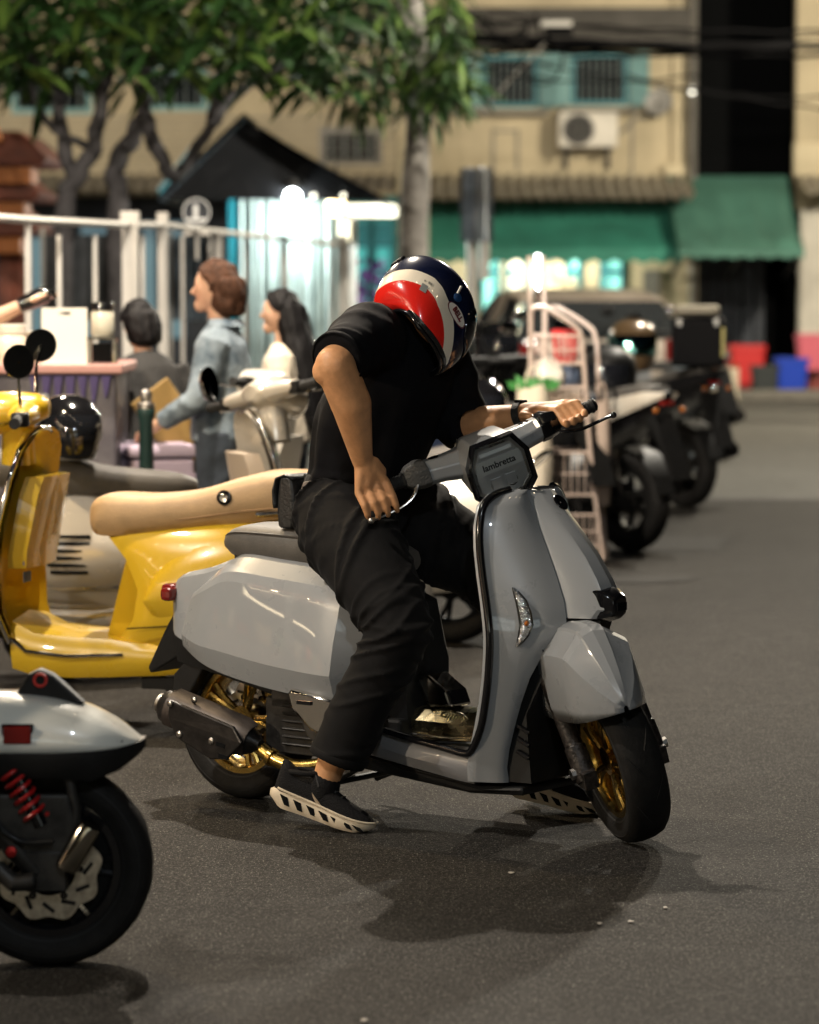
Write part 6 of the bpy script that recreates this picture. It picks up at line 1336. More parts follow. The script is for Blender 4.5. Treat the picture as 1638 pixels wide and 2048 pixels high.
# stick lamp clamped to the trolley post
p = tp(1077, 598); lt = thing('stick_lamp', 'bright white stick lamp clamped on top of the trolley posts', 'lamp', (tx0 + p.x, YT + .1, p.z))
b = MB(); b.lathe([(0, .006), (.01, .018), (.05, .020), (.055, .016)], (0, 0, 0), (0, 0, 1), 16); b.build('base', chrome, lt)
b = MB(); b.lathe([(.05, .010), (.17, .015), (.235, .017), (.24, .013), (.24, .001)], (0, 0, 0), (0, 0, 1), 16); b.build('lamp_tube', mat('lit_tube', (1, 1, 1), .3, emit=(.95, 1, .98), estr=5), lt)
ld = bpy.data.lights.new('lamp_light', 'POINT'); ld.energy = 14; ld.color = (.95, 1, .97); ld.shadow_soft_size = .03; lo = bpy.data.objects.new('lamp_light', ld); COL.objects.link(lo); lo.parent = lt; lo.location = (0, -.06, .12)

# ------------------------------------------------------------------ grey car behind the motorbikes
Yv = 29.0
car = thing('parked_car', 'grey hatchback parked across the lane behind the motorbikes, seen from its rear corner', 'car', (px_at(1150, Yv), Yv + 2.0, 0), R(97))
car_m = mat('champagne_car_paint', (.52, .44, .36), .35, .1, coat=.8)
glass_m = mat('car_glass', (.03, .033, .034), .08, .0, coat=.6)
secs = [(-1.98, .42, .86, .74), (-1.94, .30, .96, .80), (-1.7, .24, 1.02, .84), (-.8, .22, 1.0, .86), (.3, .22, .98, .86), (1.1, .24, .93, .84), (1.75, .28, .84, .79), (2.0, .38, .70, .68)]
b = MB(); lofty(b, dense(secs, 3), [(-.92, 0), (-1, .25), (-1.0, .6), (-.95, .93), (-.85, 1), (.85, 1), (.95, .93), (1.0, .6), (1, .25), (.92, 0)]); b.build('body', car_m, car, 40)
b = MB(); CB = [(-1.93, 1.0, .76, .0), (-1.55, 1.30, .66, 0), (-1.35, 1.375, .62, 0), (-.5, 1.42, .62, 0), (.2, 1.40, .61, 0), (.45, 1.34, .62, 0), (1.15, .95, .72, 0)]
b.rows([[V((x, -.80 + .0, .97 if x < .6 else .93)), V((x, -w - .02, lerp(.97, z, .92))), V((x, -w + .06, z)), V((x, w - .06, z)), V((x, w + .02, lerp(.97, z, .92))), V((x, .80, .97 if x < .6 else .93))] for x, z, w, _ in CB[1:-1]], False); b.rows([[V((x, u * (w - .06), z)) for u in (-1, -.5, 0, .5, 1)] for x, z, w, _ in CB[1:-1]])
cb = b.build('roof', car_m, car, 40)
b = MB(); b.add([(-1.945, -.72, 1.03), (-1.945, .72, 1.03), (-1.60, .60, 1.295), (-1.60, -.60, 1.295)], [(0, 1, 2, 3)]); b.rows([[V((-1.95, -.76, .98)), V((-1.95, .76, .98))], [V((-1.56, .0 - .62, 1.31)), V((-1.56, .62, 1.31))]]); b.build('rear_window', glass_m, car, 0)
for s in (-1, 1):
    b = MB(); b.add([(-1.80, s * .802, 1.0), (.95, s * .80, .97), (.45, s * .655, 1.30), (-1.45, s * .66, 1.33)], [(0, 1, 2, 3)]); b.build('side_window', glass_m, car, 0)
    for xx in (-.95, -.1): b = MB(); b.tube([(xx, s * .805, .98), (xx + .02, s * .66, 1.34)], .025, 6); b.build('pillar', gloss_blk, car)
    b = MB(); b.box((-1.97, s * .66, .86), (.06, .18, .22)); b.build('tail_light', red_lens, car, 0, .03)
    b = MB(); b.box((.72, s * .92, 1.0), (.12, .16, .11)); b.build('wing_mirror', car_m, car, 0, .03)
    for xx in (-1.30, 1.25): w_ = wheel(car, (xx, s * .76, .30), .30, .19, .20, None, steel, 5, None, double=False, y_face=s)
b = MB(); b.box((-1.99, 0, .40), (.08, 1.5, .22)); b.build('bumper', car_m, car, 0, .04)
b = MB(); b.box((-2.0, 0, .74), (.02, .46, .11)); b.build('number_plate', mat('plate_white', (.6, .58, .52)), car, 0)
b = MB(); b.tube([(-1.96, -.2, 1.04), (-1.80, .25, 1.16)], .008, 6); b.build('wiper', black_pl, car)

# ------------------------------------------------------------------ bins and buckets by the far kerb
YK = 40.6
def bin_(name, label, cat, px0, px1, py0, py1, m, y=YK, taper=.85, rim=True, lid=None):
    p0, p1 = at(px0, py1, y), at(px1, py0, y); w = p1.x - p0.x; h = p1.z - p0.z
    t = thing(name, label, cat, ((p0.x + p1.x) / 2, y, max(p0.z, .0)))
    def rr(k, z): return [V((k * w / 2 * x, k * w / 2 * .8 * yv, z)) for x, yv in ((-1, -.8), (-.8, -1), (.8, -1), (1, -.8), (1, .8), (.8, 1), (-.8, 1), (-1, .8))]
    b = MB(); b.rows([rr(taper, 0), rr(1, h * .92), rr(.94, h * .92), rr(taper * .94, .03)], True, True, True); b.build('body', m, t, 30)
    if rim: b = MB(); b.rows([rr(1.0, h * .88), rr(1.07, h * .89), rr(1.07, h), rr(.96, h), rr(.94, h * .88)], True, loop=False); b.build('rim', m, t, 30)
    if lid: b = MB(); b.rows([rr(1.08, h), rr(1.08, h * 1.05), rr(.8, h * 1.12)], True, True, True); b.build('lid', lid, t, 30)
    return t
bin_('plastic_tub', 'large red plastic tub by the far kerb', 'tub', 1458, 1528, 690, 785, rbk)
bin_('plastic_tub', 'bright blue square plastic tub by the far kerb', 'tub', 1548, 1614, 715, 785, mat('blue_plastic', (.012, .05, .42), .4))
bin_('trash_bin', 'dark ribbed bin standing between the red and blue tubs', 'bin', 1502, 1556, 735, 806, mat('dark_bin', (.025, .03, .03), .5), 40.0)
bin_('plastic_sack', 'pale full sack standing on the far kerb left of the red tub', 'sack', 1424, 1476, 738, 810, mat('pale_sack', (.55, .48, .36), .8, bump=.4, bscale=14), 39.9, .95, False)
bin_('plastic_tub', 'pink red basket stacked at the right edge of the far pavement', 'tub', 1592, 1650, 668, 740, mat('pink_plastic', (.55, .12, .16), .4))
bin_('trash_bin', 'brown red crate under the pink red basket at the right edge', 'bin', 1612, 1670, 735, 786, mat('brown_red', (.22, .05, .04), .5), 40.8)

# ------------------------------------------------------------------ sign post in the lane
YP = 27.0
p = at(948, 650, YP); sg = thing('sign_post', 'square steel sign seen from behind on a pole left of the car', 'sign', (p.x, YP, 0))
b = MB(); b.tube([(-.02, 0, 0), (-.02, 0, at(0, 345, YP).z)], .045, 12); b.tube([(.085, .06, at(0, 560, YP).z), (.085, .06, at(0, 480, YP).z)], .045, 10); b.build('pole', mat('galvanised', (.42, .40, .36), .45, .4, var=.2, vscale=3), sg)
z0, z1 = at(0, 484, YP).z, at(0, 336, YP).z; xw = px_at(985, YP) - px_at(920, YP); b = MB()
for k in range(7): x = lerp(-xw / 2, xw / 2, (k + .5) / 7) + .02; b.box((x, -.07, (z0 + z1) / 2), (xw / 7 - .004, .02, z1 - z0), (-.35, .12, .4, -.2, .3, -.1, .5)[k])
b.build('sign_plate', mat('sign_back', (.20, .23, .27), .28, .9, var=.5, vscale=3), sg, 0, .004)
# tall utility pole right at the gap
YU = 39.2
up_ = thing('utility_pole', 'thin steel pole with a small lamp fixed to the wall beside the dark gap', 'pole', (px_at(1380, 42.7), 42.7, bz(350)))
b = MB(); b.tube([(0, 0, 0), (0, 0, 5)], .04, 10); b.box((0, .12, .3), (.05, .2, .05)); b.build('pole', mat('dull_pole', (.12, .11, .095), .6), up_)
b = MB(); b.ball((0, -.06, bz(182, 42.7) - bz(350)), .04, 10, 8); b.build('lamp', mat('pole_lamp', (1, .95, .8), .3, emit=(1, .95, .8), estr=5), up_)

# ------------------------------------------------------------------ market frames, kiosk and pavilion, left
white_fr = mat('white_frame', (.50, .48, .44), .45, var=.06, vscale=6)
fr = thing('stall_frame', 'long white steel stall frame with square posts receding behind the customers', 'frame', (0, 0, 0))
def fp(px, py, y): return at(px, py, y)
posts = [(55, 440, 15.5, .030), (260, 450, 18.0, .085), (325, 450, 19.4, .055), (437, 464, 21.5, .045), (568, 478, 24.0, .045), (684, 490, 26.0, .07)]
tops = []
for px, py, y, w in posts:
    p = fp(px, py, y); b = MB(); b.box((p.x, p.y, p.z / 2), (w, w, p.z)); b.build('post', white_fr, fr, 0, .004); tops.append(p)
    if w > .05: b = MB(); b.box((p.x, p.y, p.z + .03), (w * 1.2, w * 1.2, .09)); b.build('post_cap', white_fr, fr, 0, .006)
l0 = fp(-30, 434, 14.3)
for a_, c_ in zip([l0] + tops[:-1], tops):
    b = MB(); b.tube([a_ + V((0, -.01, 0)), c_ + V((0, -.01, 0))], .020, 8); b.build('rail', white_fr, fr)
for px, y in ((285, 18.6), (420, 21.2), (662, 25.6), (118, 16.4), (190, 17.1), (365, 20.1), (490, 22.6)):
    p = fp(px, 470, y); b = MB(); b.box((p.x, p.y, p.z / 2), (.022, .022, p.z)); b.build('upright', white_fr, fr, 0)
# round sign above the frame
YS_ = 20.6
p = at(393, 424, YS_); rs = thing('round_sign', 'dark round sign with a white upright mark above the white stall frame', 'sign', tuple(p))
b = MB(); b.lathe([(0, .001), (0, .085), (.012, .085), (.012, .001)], (0, 0, 0), (0, 1, 0), 32); b.build('disc', dark_wall, rs, 40)
b = MB(); b.lathe([(-.003, .080), (-.003, .087), (0, .087), (0, .080)], (0, -.001, 0), (0, 1, 0), 40, a0=R(0), a1=R(360), closed=True); b.build('ring', mat('sign_white', (.8, .82, .82), .4), rs)
b = MB(); b.box((-.004, -.006, .005), (.026, .008, .085)); b.box((0, -.006, -.048), (.12, .008, .018)); b.build('mark', mat('sign_white', (.8, .82, .82)), rs, 0)
b = MB(); b.box((0, .03, -.13), (.17, .02, .03)); b.tube([(0, .03, -.08), (0, .03, -.30)], .012, 6); b.build('bracket', white_fr, rs)
# kiosk with white curtains and bright lamp
YQ = 28.0
kk = thing('market_kiosk', 'white curtained kiosk with a teal post and a blinding lamp under a dark gable roof', 'kiosk', (0, 0, 0))
cur_m = mat('white_curtain', (.42, .49, .47), .8, var=.2, vscale=3)
def ax_(px): return px_at(px, YQ)
def az_(py): return at(0, py, YQ).z
rows = [[V((lerp(ax_(472), ax_(690), j / 90), YQ + .05 * math.sin(j * .8) + .03 * math.sin(j * 2.1), z)) for j in range(91)] for z in (.05, .8, 1.6, az_(355))]
b = MB(); b.rows(rows); b.rows([[q + V((0, .02, 0)) for q in r] for r in rows]); b.build('curtain', cur_m, kk, 60)
b = MB(); b.box((ax_(466), YQ - .05, az_(345) / 2), (.06, .08, az_(345))); b.build('post', mat('door_teal', (.012, .16, .20)), kk, 0)
b = MB(); b.box((ax_(702), YQ + .1, az_(430) / 2), (.10, .1, az_(430))); b.build('post', white_fr, kk, 0)
b = MB(); b.box((ax_(690), YQ + .25, az_(420)), (ax_(795) - ax_(585), .12, az_(408) - az_(434))); b.build('light_box', mat('lit_fascia', (1, .98, .85), .4, emit=(1, .95, .72), estr=2.6), kk, 0, .02)
b = MB(); b.box((ax_(690), YQ - .02, az_(460)), (.10, .05, az_(440) - az_(482))); b.build('notice', mat('cream_notice', (.7, .6, .42), .6), kk, 0)
# roof
rf = MB(); apx, apz = ax_(497), az_(232)
for s, (ex, ez) in ((-1, (ax_(330), az_(392))), (1, (ax_(795), az_(412)))):
    n = 10; rows = []
    for k in range(n + 1):
        t_ = k / n; zc = lerp(apz, ez, t_ ** .85 if s > 0 else t_); rows.append([V((lerp(apx, ex, t_), YQ - .6, zc)), V((lerp(apx, ex, t_), YQ + 1.8, zc))])
    rf.rows(rows); rf.rows([[q - V((0, 0, .05)) for q in r] for r in rows])
rf.build('roof', mat('dark_roof', (.018, .024, .032), .5, var=.3, vscale=4), kk, 30)
b = MB(); b.prism([(apx, YQ - .5, apz - .06), (ax_(340), YQ - .5, az_(400)), (ax_(780), YQ - .5, az_(405))], (0, .06, 0)); b.build('gable', mat('gable_dark', (.004, .005, .007), .8), kk, 0)
b = MB(); b.tube([V((ax_(330), YQ - .62, az_(388))), V((ax_(408), YQ - .62, az_(285)))], .022, 6); b.build('roof_edge', mat('door_teal', (.012, .16, .20)), kk)
# blinding lamp and bulbs
p = at(585, 394, YQ - .54); bl = thing('lit_lamp', 'blinding white lamp at the corner of the kiosk roof', 'lamp', tuple(p))
b = MB(); b.ball((0, 0, 0), .065, 16, 10); b.build('bulb', mat('blinding_bulb', (1, 1, 1), .3, emit=(.95, 1, 1), estr=60), bl); b = MB(); b.lathe([(.075, .09), (.11, .06), (.15, .03), (.15, .001)], (0, 0, 0), (0, 0, 1), 14); b.build('lamp_holder', steel, bl)
ld = bpy.data.lights.new('lamp_light', 'POINT'); ld.energy = 85; ld.color = (.9, 1, .98); ld.shadow_soft_size = .09; lo = bpy.data.objects.new('lamp_light', ld); COL.objects.link(lo); lo.parent = bl; lo.location = (0, .12, -.22)
p = at(672, 412, YQ - .3); bl = thing('lit_lamp', 'warm round bulb in front of the lit kiosk fascia', 'lamp', tuple(p))
b = MB(); b.ball((0, 0, 0), .085, 16, 10); b.build('bulb', mat('warm_bulb', (1, .8, .5), .3, emit=(1, .72, .36), estr=8), bl); b = MB(); b.tube([(0, 0, .07), (0, 0, .35)], .012, 6); b.build('cable', black_pl, bl)
for px, lab in ((628, 'small round bulb under the kiosk roof, next to the blinding lamp'), (687, 'small round bulb under the kiosk roof, right of the warm bulb')):
    p = at(px, 391, YQ - .55); bl = thing('lit_lamp', lab, 'lamp', tuple(p)); b = MB(); b.ball((0, 0, 0), .018, 12, 8); b.build('bulb', mat('small_bulb', (1, .95, .8), .3, emit=(1, .95, .75), estr=3), bl); b = MB(); b.tube([(0, 0, .02), (0, 0, .12)], .008, 6); b.build('cable', black_pl, bl)
# flower stall (purple blooms) before the teal doors
pf = at(735, 560, 30); fl2 = thing('potted_flowers', 'bush of purple flowers behind the rider\'s helmet', 'plant', (pf.x, 30, 0))
b = MB(); rg = random.Random(5)
for k in range(150):
    c_ = V((rg.gauss(0, .13), rg.gauss(0, .15), rg.uniform(.9, 1.68))); n_ = V((rg.uniform(-1, 1), rg.uniform(-1, 0), rg.uniform(-1, 1))).normalized(); u_ = n_.orthogonal().normalized() * .045; v_ = n_.cross(u_).normalized() * .045
    b.add([c_ - u_, c_ - v_, c_ + u_, c_ + v_], [(0, 1, 2, 3)])
b.build('bloom', mat('purple_petal', (.16, .08, .30), .6, var=.5, vscale=6), fl2, 0)['kind'] = 'stuff'
b = MB(); b.lathe([(0, .12), (.35, .18), (.37, .18), (.37, .001)], (0, 0, 0), (0, 0, 1), 16); b.build('pot', mat('clay', (.2, .09, .05), .8), fl2); b = MB()
for k in range(9): a = k * .7; b.tube([(0, 0, .35), (.10 * math.cos(a), .1 * math.sin(a), .9), (.16 * math.cos(a), .16 * math.sin(a), 1.3)], .01, 5)
b.build('stem', mat('stem_green', (.03, .07, .03), .7), fl2)
# ornate red shrine at the far left
YZ = 24.5
sz_ = thing('shrine', 'ornate red and orange shrine roof at the left edge behind the trees', 'shrine', (0, 0, 0))
rdm = mat('shrine_red', (.17, .045, .022), .6, var=.35, vscale=6); orm = mat('shrine_orange', (.42, .14, .03), .6)
def zx(px): return px_at(px, YZ)
def zz_(py): return at(0, py, YZ).z
for k, (pl, pr, py0, py1) in enumerate(((-90, 84, 330, 262), (-100, 70, 400, 345), (-110, 62, 470, 410))):
    b = MB(); b.prism([(zx(pl), YZ, zz_(py0)), (zx(pr), YZ, zz_(py0)), (zx(pr + 14), YZ, zz_(py0 - 14)), (zx(pr - 14), YZ, zz_(py1 + 22)), (zx(pr - 40), YZ, zz_(py1)), (zx(pl), YZ, zz_(py1))], (0, 1.4, 0)); b.build('roof_tier', rdm, sz_, 0, .01)
    b = MB(); b.box(((zx(pl) + zx(pr - 14)) / 2, YZ + .1, zz_(py0 + 22)), (zx(pr - 14) - zx(pl), .5, .12)); b.build('beam', orm, sz_, 0, .01)
b = MB(); b.tube([V((zx(-40) + .16 * math.cos(q), YZ - .1, zz_(300) + .20 * math.sin(q) + .02)) for q in (R(10 + 160 * i / 14) for i in range(15))], .045, 8); b.build('arch', orm, sz_)
for px in (-60, 10, 42): b = MB(); b.box((zx(px), YZ + .2, zz_(470) / 2), (.12, .12, zz_(470))); b.build('column', rdm, sz_, 0, .01)
# dim market clutter behind the frame: banner panels
for k, (px0, px1, py0, py1, y, lab, cm) in enumerate(((86, 240, 470, 640, 23.0, 'dark grey banner hung behind the white stall frame, left of the thick post', (.05, .055, .06)), (340, 430, 475, 640, 25.0, 'blue grey banner hung behind the white stall frame beside the kiosk', (.10, .13, .16)))):
    p0, p1 = at(px0, py1, y), at(px1, py0, y); t = thing('banner', lab, 'banner', ((p0.x + p1.x) / 2, y, 0))
    b = MB(); rows = [[V((lerp(p0.x - p1.x, p1.x - p0.x, j / 30) / 2, .03 * math.sin(j * .9), z)) for j in range(31)] for z in (p0.z, (p0.z + p1.z) / 2, p1.z)]; b.rows(rows); b.rows([[q + V((0, .01, 0)) for q in r] for r in rows]); b.build('cloth', mat('banner_%d' % k, cm, .7, var=.5, vscale=3), t, 60)
    for s in (-1, 1): b = MB(); b.tube([(s * (p1.x - p0.x) / 2, .02, 0), (s * (p1.x - p0.x) / 2, .02, p1.z + .05)], .015, 6); b.build('pole', white_fr, t)

# ------------------------------------------------------------------ trees
bark = mat('grey_bark', (.055, .052, .055), .85, var=.35, vscale=9, bump=.6, bscale=30)
pale_bark = mat('pale_bark', (.20, .185, .165), .8, var=.3, vscale=5, bump=.4, bscale=25)
def leaf_mat(name, a, b_): return mat(name, a, .6, var=.0, col2=b_, vscale=2.2, spec=.2)
leaf_g = leaf_mat('frangipani_leaf', (.012, .040, .012), (.036, .088, .020)); leaf_y = leaf_mat('young_leaf', (.06, .13, .025), (.11, .16, .03)); leaf_d = leaf_mat('narrow_leaf', (.011, .040, .012), (.040, .080, .018))
def leaf_shape(L, W_, droop, fold=.25):
    b = MB(); n = 5; rows = []
    for i in range(n + 1):
        t = i / n; w = W_ * math.sin(math.pi * min(1, .06 + .9 * t) ** 1.15) if t < 1 else 0.001
        x = L * t; z = -droop * t * t * L; rows.append([V((x, -w, z + fold * w)), V((x, 0, z)), V((x, w, z + fold * w))])
    b.rows(rows); return b
def leaves(tree, tips, Lr, Wr, mats, n_obj, seed, per=13, droop=.35, lname='leaf'):
    """rosettes of leaves at the branch tips: the nearest are objects, the rest one part"""
    rnd = random.Random(seed); protos = []
    for L in (Lr[0], (Lr[0] + Lr[1]) / 2, Lr[1]):
        for m_ in mats:
            me = leaf_shape(L, Wr * L, droop).mesh('leaf', 60); me.materials.append(m_); protos.append((me, L))
    allm = []
    for c, d in tips:
        for k in range(per):
            az = k * 2.399 + rnd.uniform(-.3, .3); el = lerp(1.1, -.55, (k + rnd.random()) / per) + rnd.uniform(-.15, .15)
            v = V((math.cos(az) * math.cos(el), math.sin(az) * math.cos(el), math.sin(el))) + d * .35
            v.normalize(); q = v.to_track_quat('X', 'Z').to_matrix().to_4x4() @ M.Rotation(rnd.uniform(-.5, .5), 4, 'X'); q.translation = c + v * .03
            allm.append((q, rnd.randrange(len(protos))))
    allm.sort(key=lambda a: a[0].translation.y - 3 * (1 if -4 < a[0].translation.x < 4 and a[0].translation.z < 4.6 else 0))
    for q, i in allm[:n_obj]:
        o = bpy.data.objects.new(lname, protos[i][0]); COL.objects.link(o); o.parent = tree; o.matrix_local = q
    vs, fs, mi = [], [], []
    for q, i in allm[n_obj:]:
        me = protos[i][0]; b0 = len(vs); vs += [q @ v.co for v in me.vertices]; fs += [tuple(b0 + j for j in p.vertices) for p in me.polygons]; mi += [i % len(mats)] * len(me.polygons)
    me = bpy.data.meshes.new('crown'); me.from_pydata([tuple(v) for v in vs], [], fs); me.polygons.foreach_set('material_index', mi); me.polygons.foreach_set('use_smooth', [True] * len(fs))
    for m_ in mats: me.materials.append(m_)
    o = bpy.data.objects.new('crown', me); COL.objects.link(o); o.parent = tree; o['kind'] = 'stuff'
YF = 22.0
tf = thing('frangipani_tree', 'frangipani tree with forked grey trunks and broad leaves over the market, upper left', 'tree', (px_at(150, YF), YF, 0))
org = V(tf.location)
def tpt(px, py, dy=0): return at(px, py, YF + dy) - org
limbs = [([(130, 760), (128, 430), (150, 360), (185, 300), (200, 220), (215, 140), (225, 60)], .075, .035, 0), ([(150, 362), (128, 290), (118, 200), (122, 120), (110, 40)], .055, .03, .2),
         ([(240, 760), (236, 420), (232, 330), (262, 280), (285, 225), (285, 150), (262, 80), (250, 20)], .08, .035, .5), ([(285, 228), (320, 310), (345, 352), (372, 330), (420, 250), (440, 160), (455, 80)], .055, .03, .7), ([(420, 250), (470, 190), (540, 140), (620, 90)], .045, .025, .6),
         ([(285, 150), (330, 90), (380, 40)], .035, .025, .4), ([(455, 90), (520, 40), (560, -20)], .035, .02, .9), ([(118, 200), (70, 130), (30, 60)], .04, .02, .3), ([(185, 300), (90, 240), (60, 150)], .03, .018, -.3)]
for pts, r0, r1, dy in limbs:
    pp = spline([tpt(a, c, dy * min(1, i / 3)) for i, (a, c) in enumerate(pts)], 4); n_ = len(pp)
    b = MB(); b.tube([p + V((.012 * math.sin(i * 1.7), .012 * math.cos(i * 2.1), 0)) for i, p in enumerate(pp)], [lerp(r0, r1, i / (n_ - 1)) * (1 + .10 * math.sin(i * 2.3)) for i in range(n_)], 10); b.build('trunk' if r0 > .06 else 'branch', bark, tf)
rg = random.Random(11); tips = []
for k in range(230):
    px, py = rg.uniform(-120, 700), rg.uniform(-330, 190)
    lim = 178 + 45 * math.sin(px / 47) + 30 * math.sin(px / 19 + 1)
    if px > 560: lim += 45
    if py > lim: continue
    dy = rg.uniform(-1.2, 1.8); tips.append((tpt(px, py, dy), V((rg.uniform(-.5, .5), rg.uniform(-1, .2), rg.uniform(-.2, .8)))))
for px, py in ((60, 110), (150, 95), (110, 60), (230, 130), (300, 95), (330, 60), (250, 60), (390, 95), (420, 60), (480, 110), (520, 70), (560, 110), (600, 60), (640, 100), (660, 40), (455, 30), (180, 30), (560, 20), (30, 60), (360, 140), (540, 150), (680, 140), (620, 160)):
    tips.append((tpt(px, py, rg.uniform(-1.6, -.6)), V((rg.uniform(-.3, .3), -.8, .3))))
leaves(tf, tips, (.17, .37), .105, [leaf_g, leaf_g, leaf_g, leaf_y], 280, 3, 15)
tg = thing('street_tree', 'tree with a smooth pale trunk and drooping narrow leaves behind the rider', 'tree', (px_at(832, 25.0), 25.0, 0))
org2 = V(tg.location)
def tq(px, py, dy=0): return at(px, py, 25.0 + dy) - org2
b = MB(); pp = spline([tq(830, 960), tq(830, 700), tq(828, 480), tq(833, 330), tq(838, 200), tq(830, 90), tq(820, -40)], 4); b.tube(pp, [.125 - .002 * i + .006 * math.sin(i * 1.3) for i in range(len(pp))], 14); b.build('trunk', pale_bark, tg)
for pts in (((838, 205), (880, 120), (900, 40)), ((835, 150), (780, 90), (740, 20)), ((832, 90), (800, 20), (790, -60)), ((838, 180), (770, 160), (720, 130))):
    b = MB(); b.tube(spline([tq(a, c, -.2 * i) for i, (a, c) in enumerate(pts)], 4), .035, 8); b.build('branch', pale_bark, tg)
rg = random.Random(21); tips = []
for k in range(95):
    px, py = rg.uniform(640, 925), rg.uniform(-260, 205)
    if py > 215 - abs(px - 800) * .35 + 40 * math.sin(px / 23): continue
    tips.append((tq(px, py, rg.uniform(-1.1, 1.0)), V((rg.uniform(-.5, .5), rg.uniform(-.8, .3), -.9))))
for px, py in ((905, 70), (880, 130), (850, 170), (800, 190), (760, 180), (725, 200), (700, 170), (915, 120), (870, 60), (820, 120), (745, 130), (890, 190), (840, 215)):
    tips.append((tq(px, py, -1.1), V((rg.uniform(-.3, .3), -.5, -1.2))))
leaves(tg, tips, (.15, .32), .075, [leaf_d, leaf_d, leaf_y, leaf_d], 240, 9, 15, .55)

# ------------------------------------------------------------------ overhead cables
cab = mat('cable_black', (.004, .004, .0045), .9, spec=.08)
YC_ = 36.0
for k, (pa, pb, sag, r_, y) in enumerate((((840, 62), (1720, 92), 22, .035, 36), ((840, 75), (1720, 84), 30, .028, 36.1), ((840, 92), (1720, 110), 14, .022, 36.2), ((880, 34), (1720, 62), 20, .016, 36.3), ((1080, 130), (1720, 228), 10, .012, 36.0), ((820, 110), (1400, 150), 60, .012, 35.8), ((980, 20), (1500, 70), 35, .014, 36.4), ((1250, 150), (1720, 190), 40, .010, 36.1), ((700, 30), (1200, 100), 26, .018, 36.2), ((820, 140), (1720, 62), 20, .010, 36.2))):
    pts = []
    for i in range(21):
        t_ = i / 20; pts.append(at(lerp(pa[0], pb[0], t_), lerp(pa[1], pb[1], t_) + sag * 4 * t_ * (1 - t_) * .5, y))
    lab = ['thickest black overhead cable crossing in front of the barred windows', 'heavy overhead cable sagging just below the thickest cable', 'third heavy cable of the bundle above the windows', 'thin cable highest of the bundle crossing the top right', 'thin cable slanting down past the dark gap to the right edge', 'slack thin cable drooping over the left barred window', 'thin cable from the junction box up to the top right', 'thin loose cable drooping across the dark gap', 'cable running from the tree crown to the junction box', 'thin cable rising to the right across the bundle'][k]
    b = MB(); b.tube([p + V((0, .02 * math.sin(i * 1.1 + k), .012 * math.sin(i * 1.9 + 2 * k))) for i, p in enumerate(pts)], r_, 6); tag(b.build('overhead_cable', cab), lab, 'cable', 'overhead cables')
p = at(1112, 48, 36.0); t = thing('junction_box', 'white lidded junction box hanging among the overhead cables', 'box', tuple(p))
b = MB(); b.box((0, 0, 0), (.34, .16, .06)); b.build('lid', mat('box_white', (.45, .44, .40), .5), t, 0, .01); b = MB(); b.box((.03, 0, -.08), (.30, .14, .10)); b.build('case', cab, t, 0, .01); b = MB(); b.tube([(-.05, 0, -.12), (-.2, 0, -.3), (-.5, 0, -.6), (-.8, .05, -.95)], .012, 6); b.build('lead', mat('lead_grey', (.2, .19, .17), .6), t)
p = at(1085, 120, 36.0); t = thing('cable_coil', 'coil of spare black cable hanging in front of the barred windows', 'cable', tuple(p)); b = MB(); b.tube([(.22 * math.cos(a) * (1 + .03 * math.sin(3 * a)), .03 * math.sin(5 * a), .26 * math.sin(a)) for a in (i * .2 for i in range(95))], .014, 6); b.build('coil', cab, t)
rg = random.Random(31); p = at(1010, 60, 36.0); t = thing('cable_tangle', 'tangle of cable splices and brackets left of the junction box', 'cable', tuple(p)); 
for k in range(9):
    a, c = V((rg.uniform(-.5, .5), rg.uniform(-.1, .1), rg.uniform(-.2, .2))), V((rg.uniform(-.5, .5), rg.uniform(-.1, .1), rg.uniform(-.2, .2))); b = MB(); b.tube(spline([a, lerp(a, c, .5) + V((0, 0, rg.uniform(-.25, .05))), c], 6), .014, 6); b.build('splice', cab, t)

# ------------------------------------------------------------------ unseen market stall, added so its lights reflect in the grey paint
ms = thing('reflected_stall', 'market stall with a white tube frame and lit tubes, on the camera\'s left', 'stall', (-6.4, 7.6, 0), R(4))
for sx in (-1, 1):
    for sy in (-1, 1): b = MB(); b.tube([(sx * 1.1, sy * 2.2, 0), (sx * 1.1, sy * 2.2, 2.4)], .025, 8); b.build('post', white_fr, ms)
for sx in (-1, 1): b = MB(); b.tube([(sx * 1.1, -2.2, 2.4), (sx * 1.1, 2.2, 2.4)], .025, 8); b.build('rail', white_fr, ms)
for sy in (-1, 0, 1): b = MB(); b.tube([(-1.1, sy * 2.2, 2.4), (0, sy * 2.2, 2.9), (1.1, sy * 2.2, 2.4)], .025, 8); b.build('rafter', white_fr, ms)
b = MB(); b.rows([[V((x, -2.3, z)), V((x, 2.3, z))] for x, z in ((-1.25, 2.36), (0, 2.93), (1.25, 2.36))]); b.rows([[V((x, -2.3, z + .02)), V((x, 2.3, z + .02))] for x, z in ((-1.25, 2.36), (0, 2.93), (1.25, 2.36))]); b.build('canopy', mat('canopy_cloth', (.5, .2, .12), .8), ms, 0)
b = MB(); b.box((.5, 0, .82), (.9, 4.2, .05)); b.build('table_top', mat('table_wood', (.3, .2, .11), .6), ms, 0, .01)
b = MB(); b.box((.93, 0, .42), (.02, 4.1, .72)); b.build('table_skirt', mat('skirt_cloth', (.32, .25, .2), .8), ms, 0)
for k, (y0, y1, z, x) in enumerate(((-1.9, -.2, 2.2, .8), (.1, 1.9, 2.2, .8), (-1.2, 1.2, 1.5, -.5))):
    b = MB(); b.tube([(x, y0, z), (x, y1, z)], .022, 8); b.build('reflected_tube', mat('warm_tube', (1, .9, .7), .3, emit=(1, .80, .52), estr=14), ms)
rg = random.Random(77)
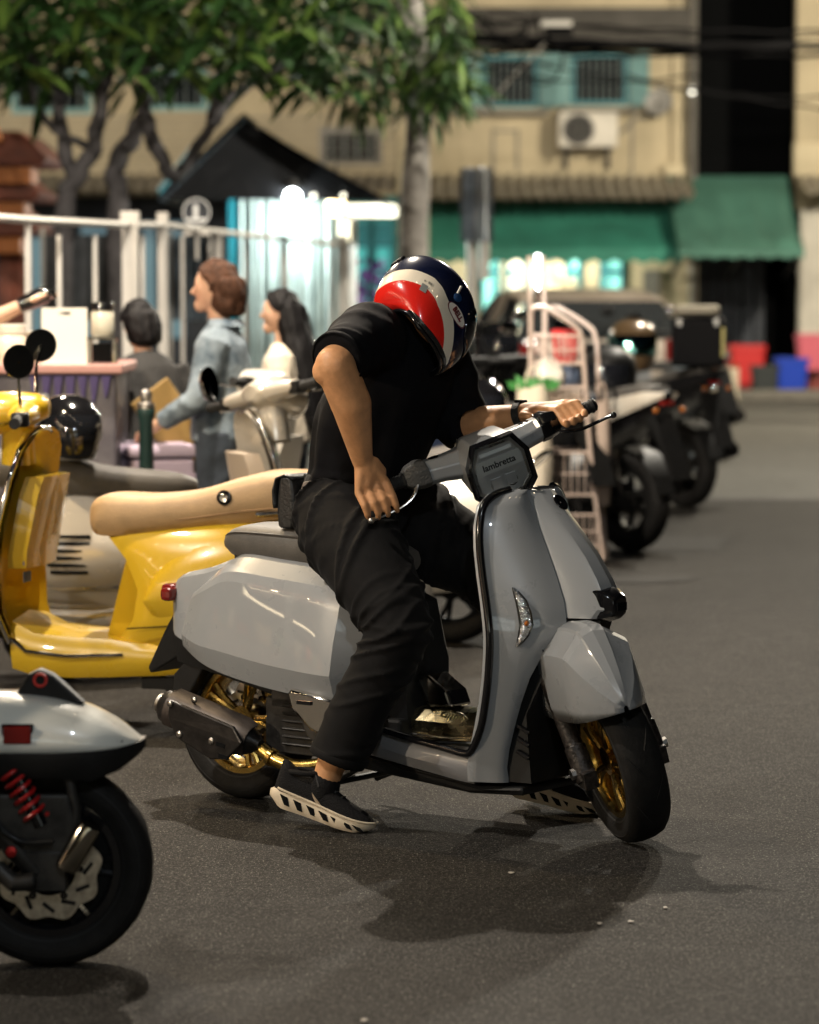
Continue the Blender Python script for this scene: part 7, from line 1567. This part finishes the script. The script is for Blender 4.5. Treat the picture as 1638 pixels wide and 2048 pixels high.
for k in range(14):
    x, y, h = .25 + .5 * rg.random(), -1.9 + .29 * k, rg.uniform(.08, .3); b = MB(); b.box((x, y, .845 + h / 2), (.2, .2, h)); b.build('goods_box', mat('goods_%d' % (k % 4), ((.5, .4, .25), (.45, .1, .06), (.6, .55, .45), (.12, .2, .12))[k % 4], .6), ms, 0)

bulb_s = mat('glint_bulb', (1, .85, .6), .3, emit=(1, .80, .52), estr=70)
def bulbs(label, a, c, n, sag, cat='lights'):  # unseen bulbs, added to make glints in paint and chrome
    t = thing('glint_lights', label, cat, (a[0], a[1], 0)); o_ = V((a[0], a[1], 0)); pts = [lerp(V(a), V(c), i / (n * 2)) - V((0, 0, sag * 4 * (i / (n * 2)) * (1 - i / (n * 2)))) - o_ for i in range(n * 2 + 1)]
    b = MB(); b.tube(pts, .006, 6); b.build('wire', black_pl, t)
    b = MB(); b.ball((0, 0, 0), .035, 12, 8, (1, 1, 1.3)); me = b.mesh('bulb'); me.materials.append(bulb_s)
    for i in range(n): o = bpy.data.objects.new('bulb', me); COL.objects.link(o); o.parent = t; o.location = pts[i * 2 + 1] - V((0, 0, .05))
bulbs('string of warm bulbs added along the unseen stall front for glints', (-5.2, 5.2, 2.45), (-5.0, 10.0, 2.45), 9, .15)
bulbs('string of warm bulbs added out of view above the grey scooter for glints', (-4.8, 9.6, 4.6), (4.5, 7.2, 4.9), 12, .5)
# unseen shopfront, added so its glowing windows give reflections and front fill
fs = thing('fill_shopfront', 'shopfront added behind the camera, its glowing windows for reflections and front fill', 'building', (0, -9, 0))
hl_ = [(-6.0 + 3.1 * k, -3.6 + 3.1 * k, .5, 2.6) for k in range(4)]
b = MB(); wall_holes(b, -8, 8, 0, 6.5, hl_, -.3, .3); b.build('wall', cream, fs, 0)
for k, (x0, x1, z0, z1) in enumerate(hl_):
    f = MB()
    for i in range(4): f.box((lerp(x0, x1, i / 3), .02, (z0 + z1) / 2), (.07, .08, z1 - z0))
    for z in (z0, lerp(z0, z1, .7), z1): f.box(((x0 + x1) / 2, .03, z), (x1 - x0, .06, .07))
    w_ = f.build('window', teal, fs, 0); g = MB(); g.box(((x0 + x1) / 2, -.1, (z0 + z1) / 2), (x1 - x0, .02, z1 - z0)); g.build('pane', mat('shop_fill_glow_%d' % (k % 2), (.8, .75, .6), .3, emit=((1, .86, .62), (.78, .95, 1))[k % 2], estr=1.6), w_, 0)
b = MB(); b.rows([[V((-7, .1, 3.0)), V((7, .1, 3.0))], [V((-7, 1.3, 2.75)), V((7, 1.3, 2.75))], [V((-7, 1.3, 2.6)), V((7, 1.3, 2.6))]]); b.build('awning', green_cv, fs, 0)
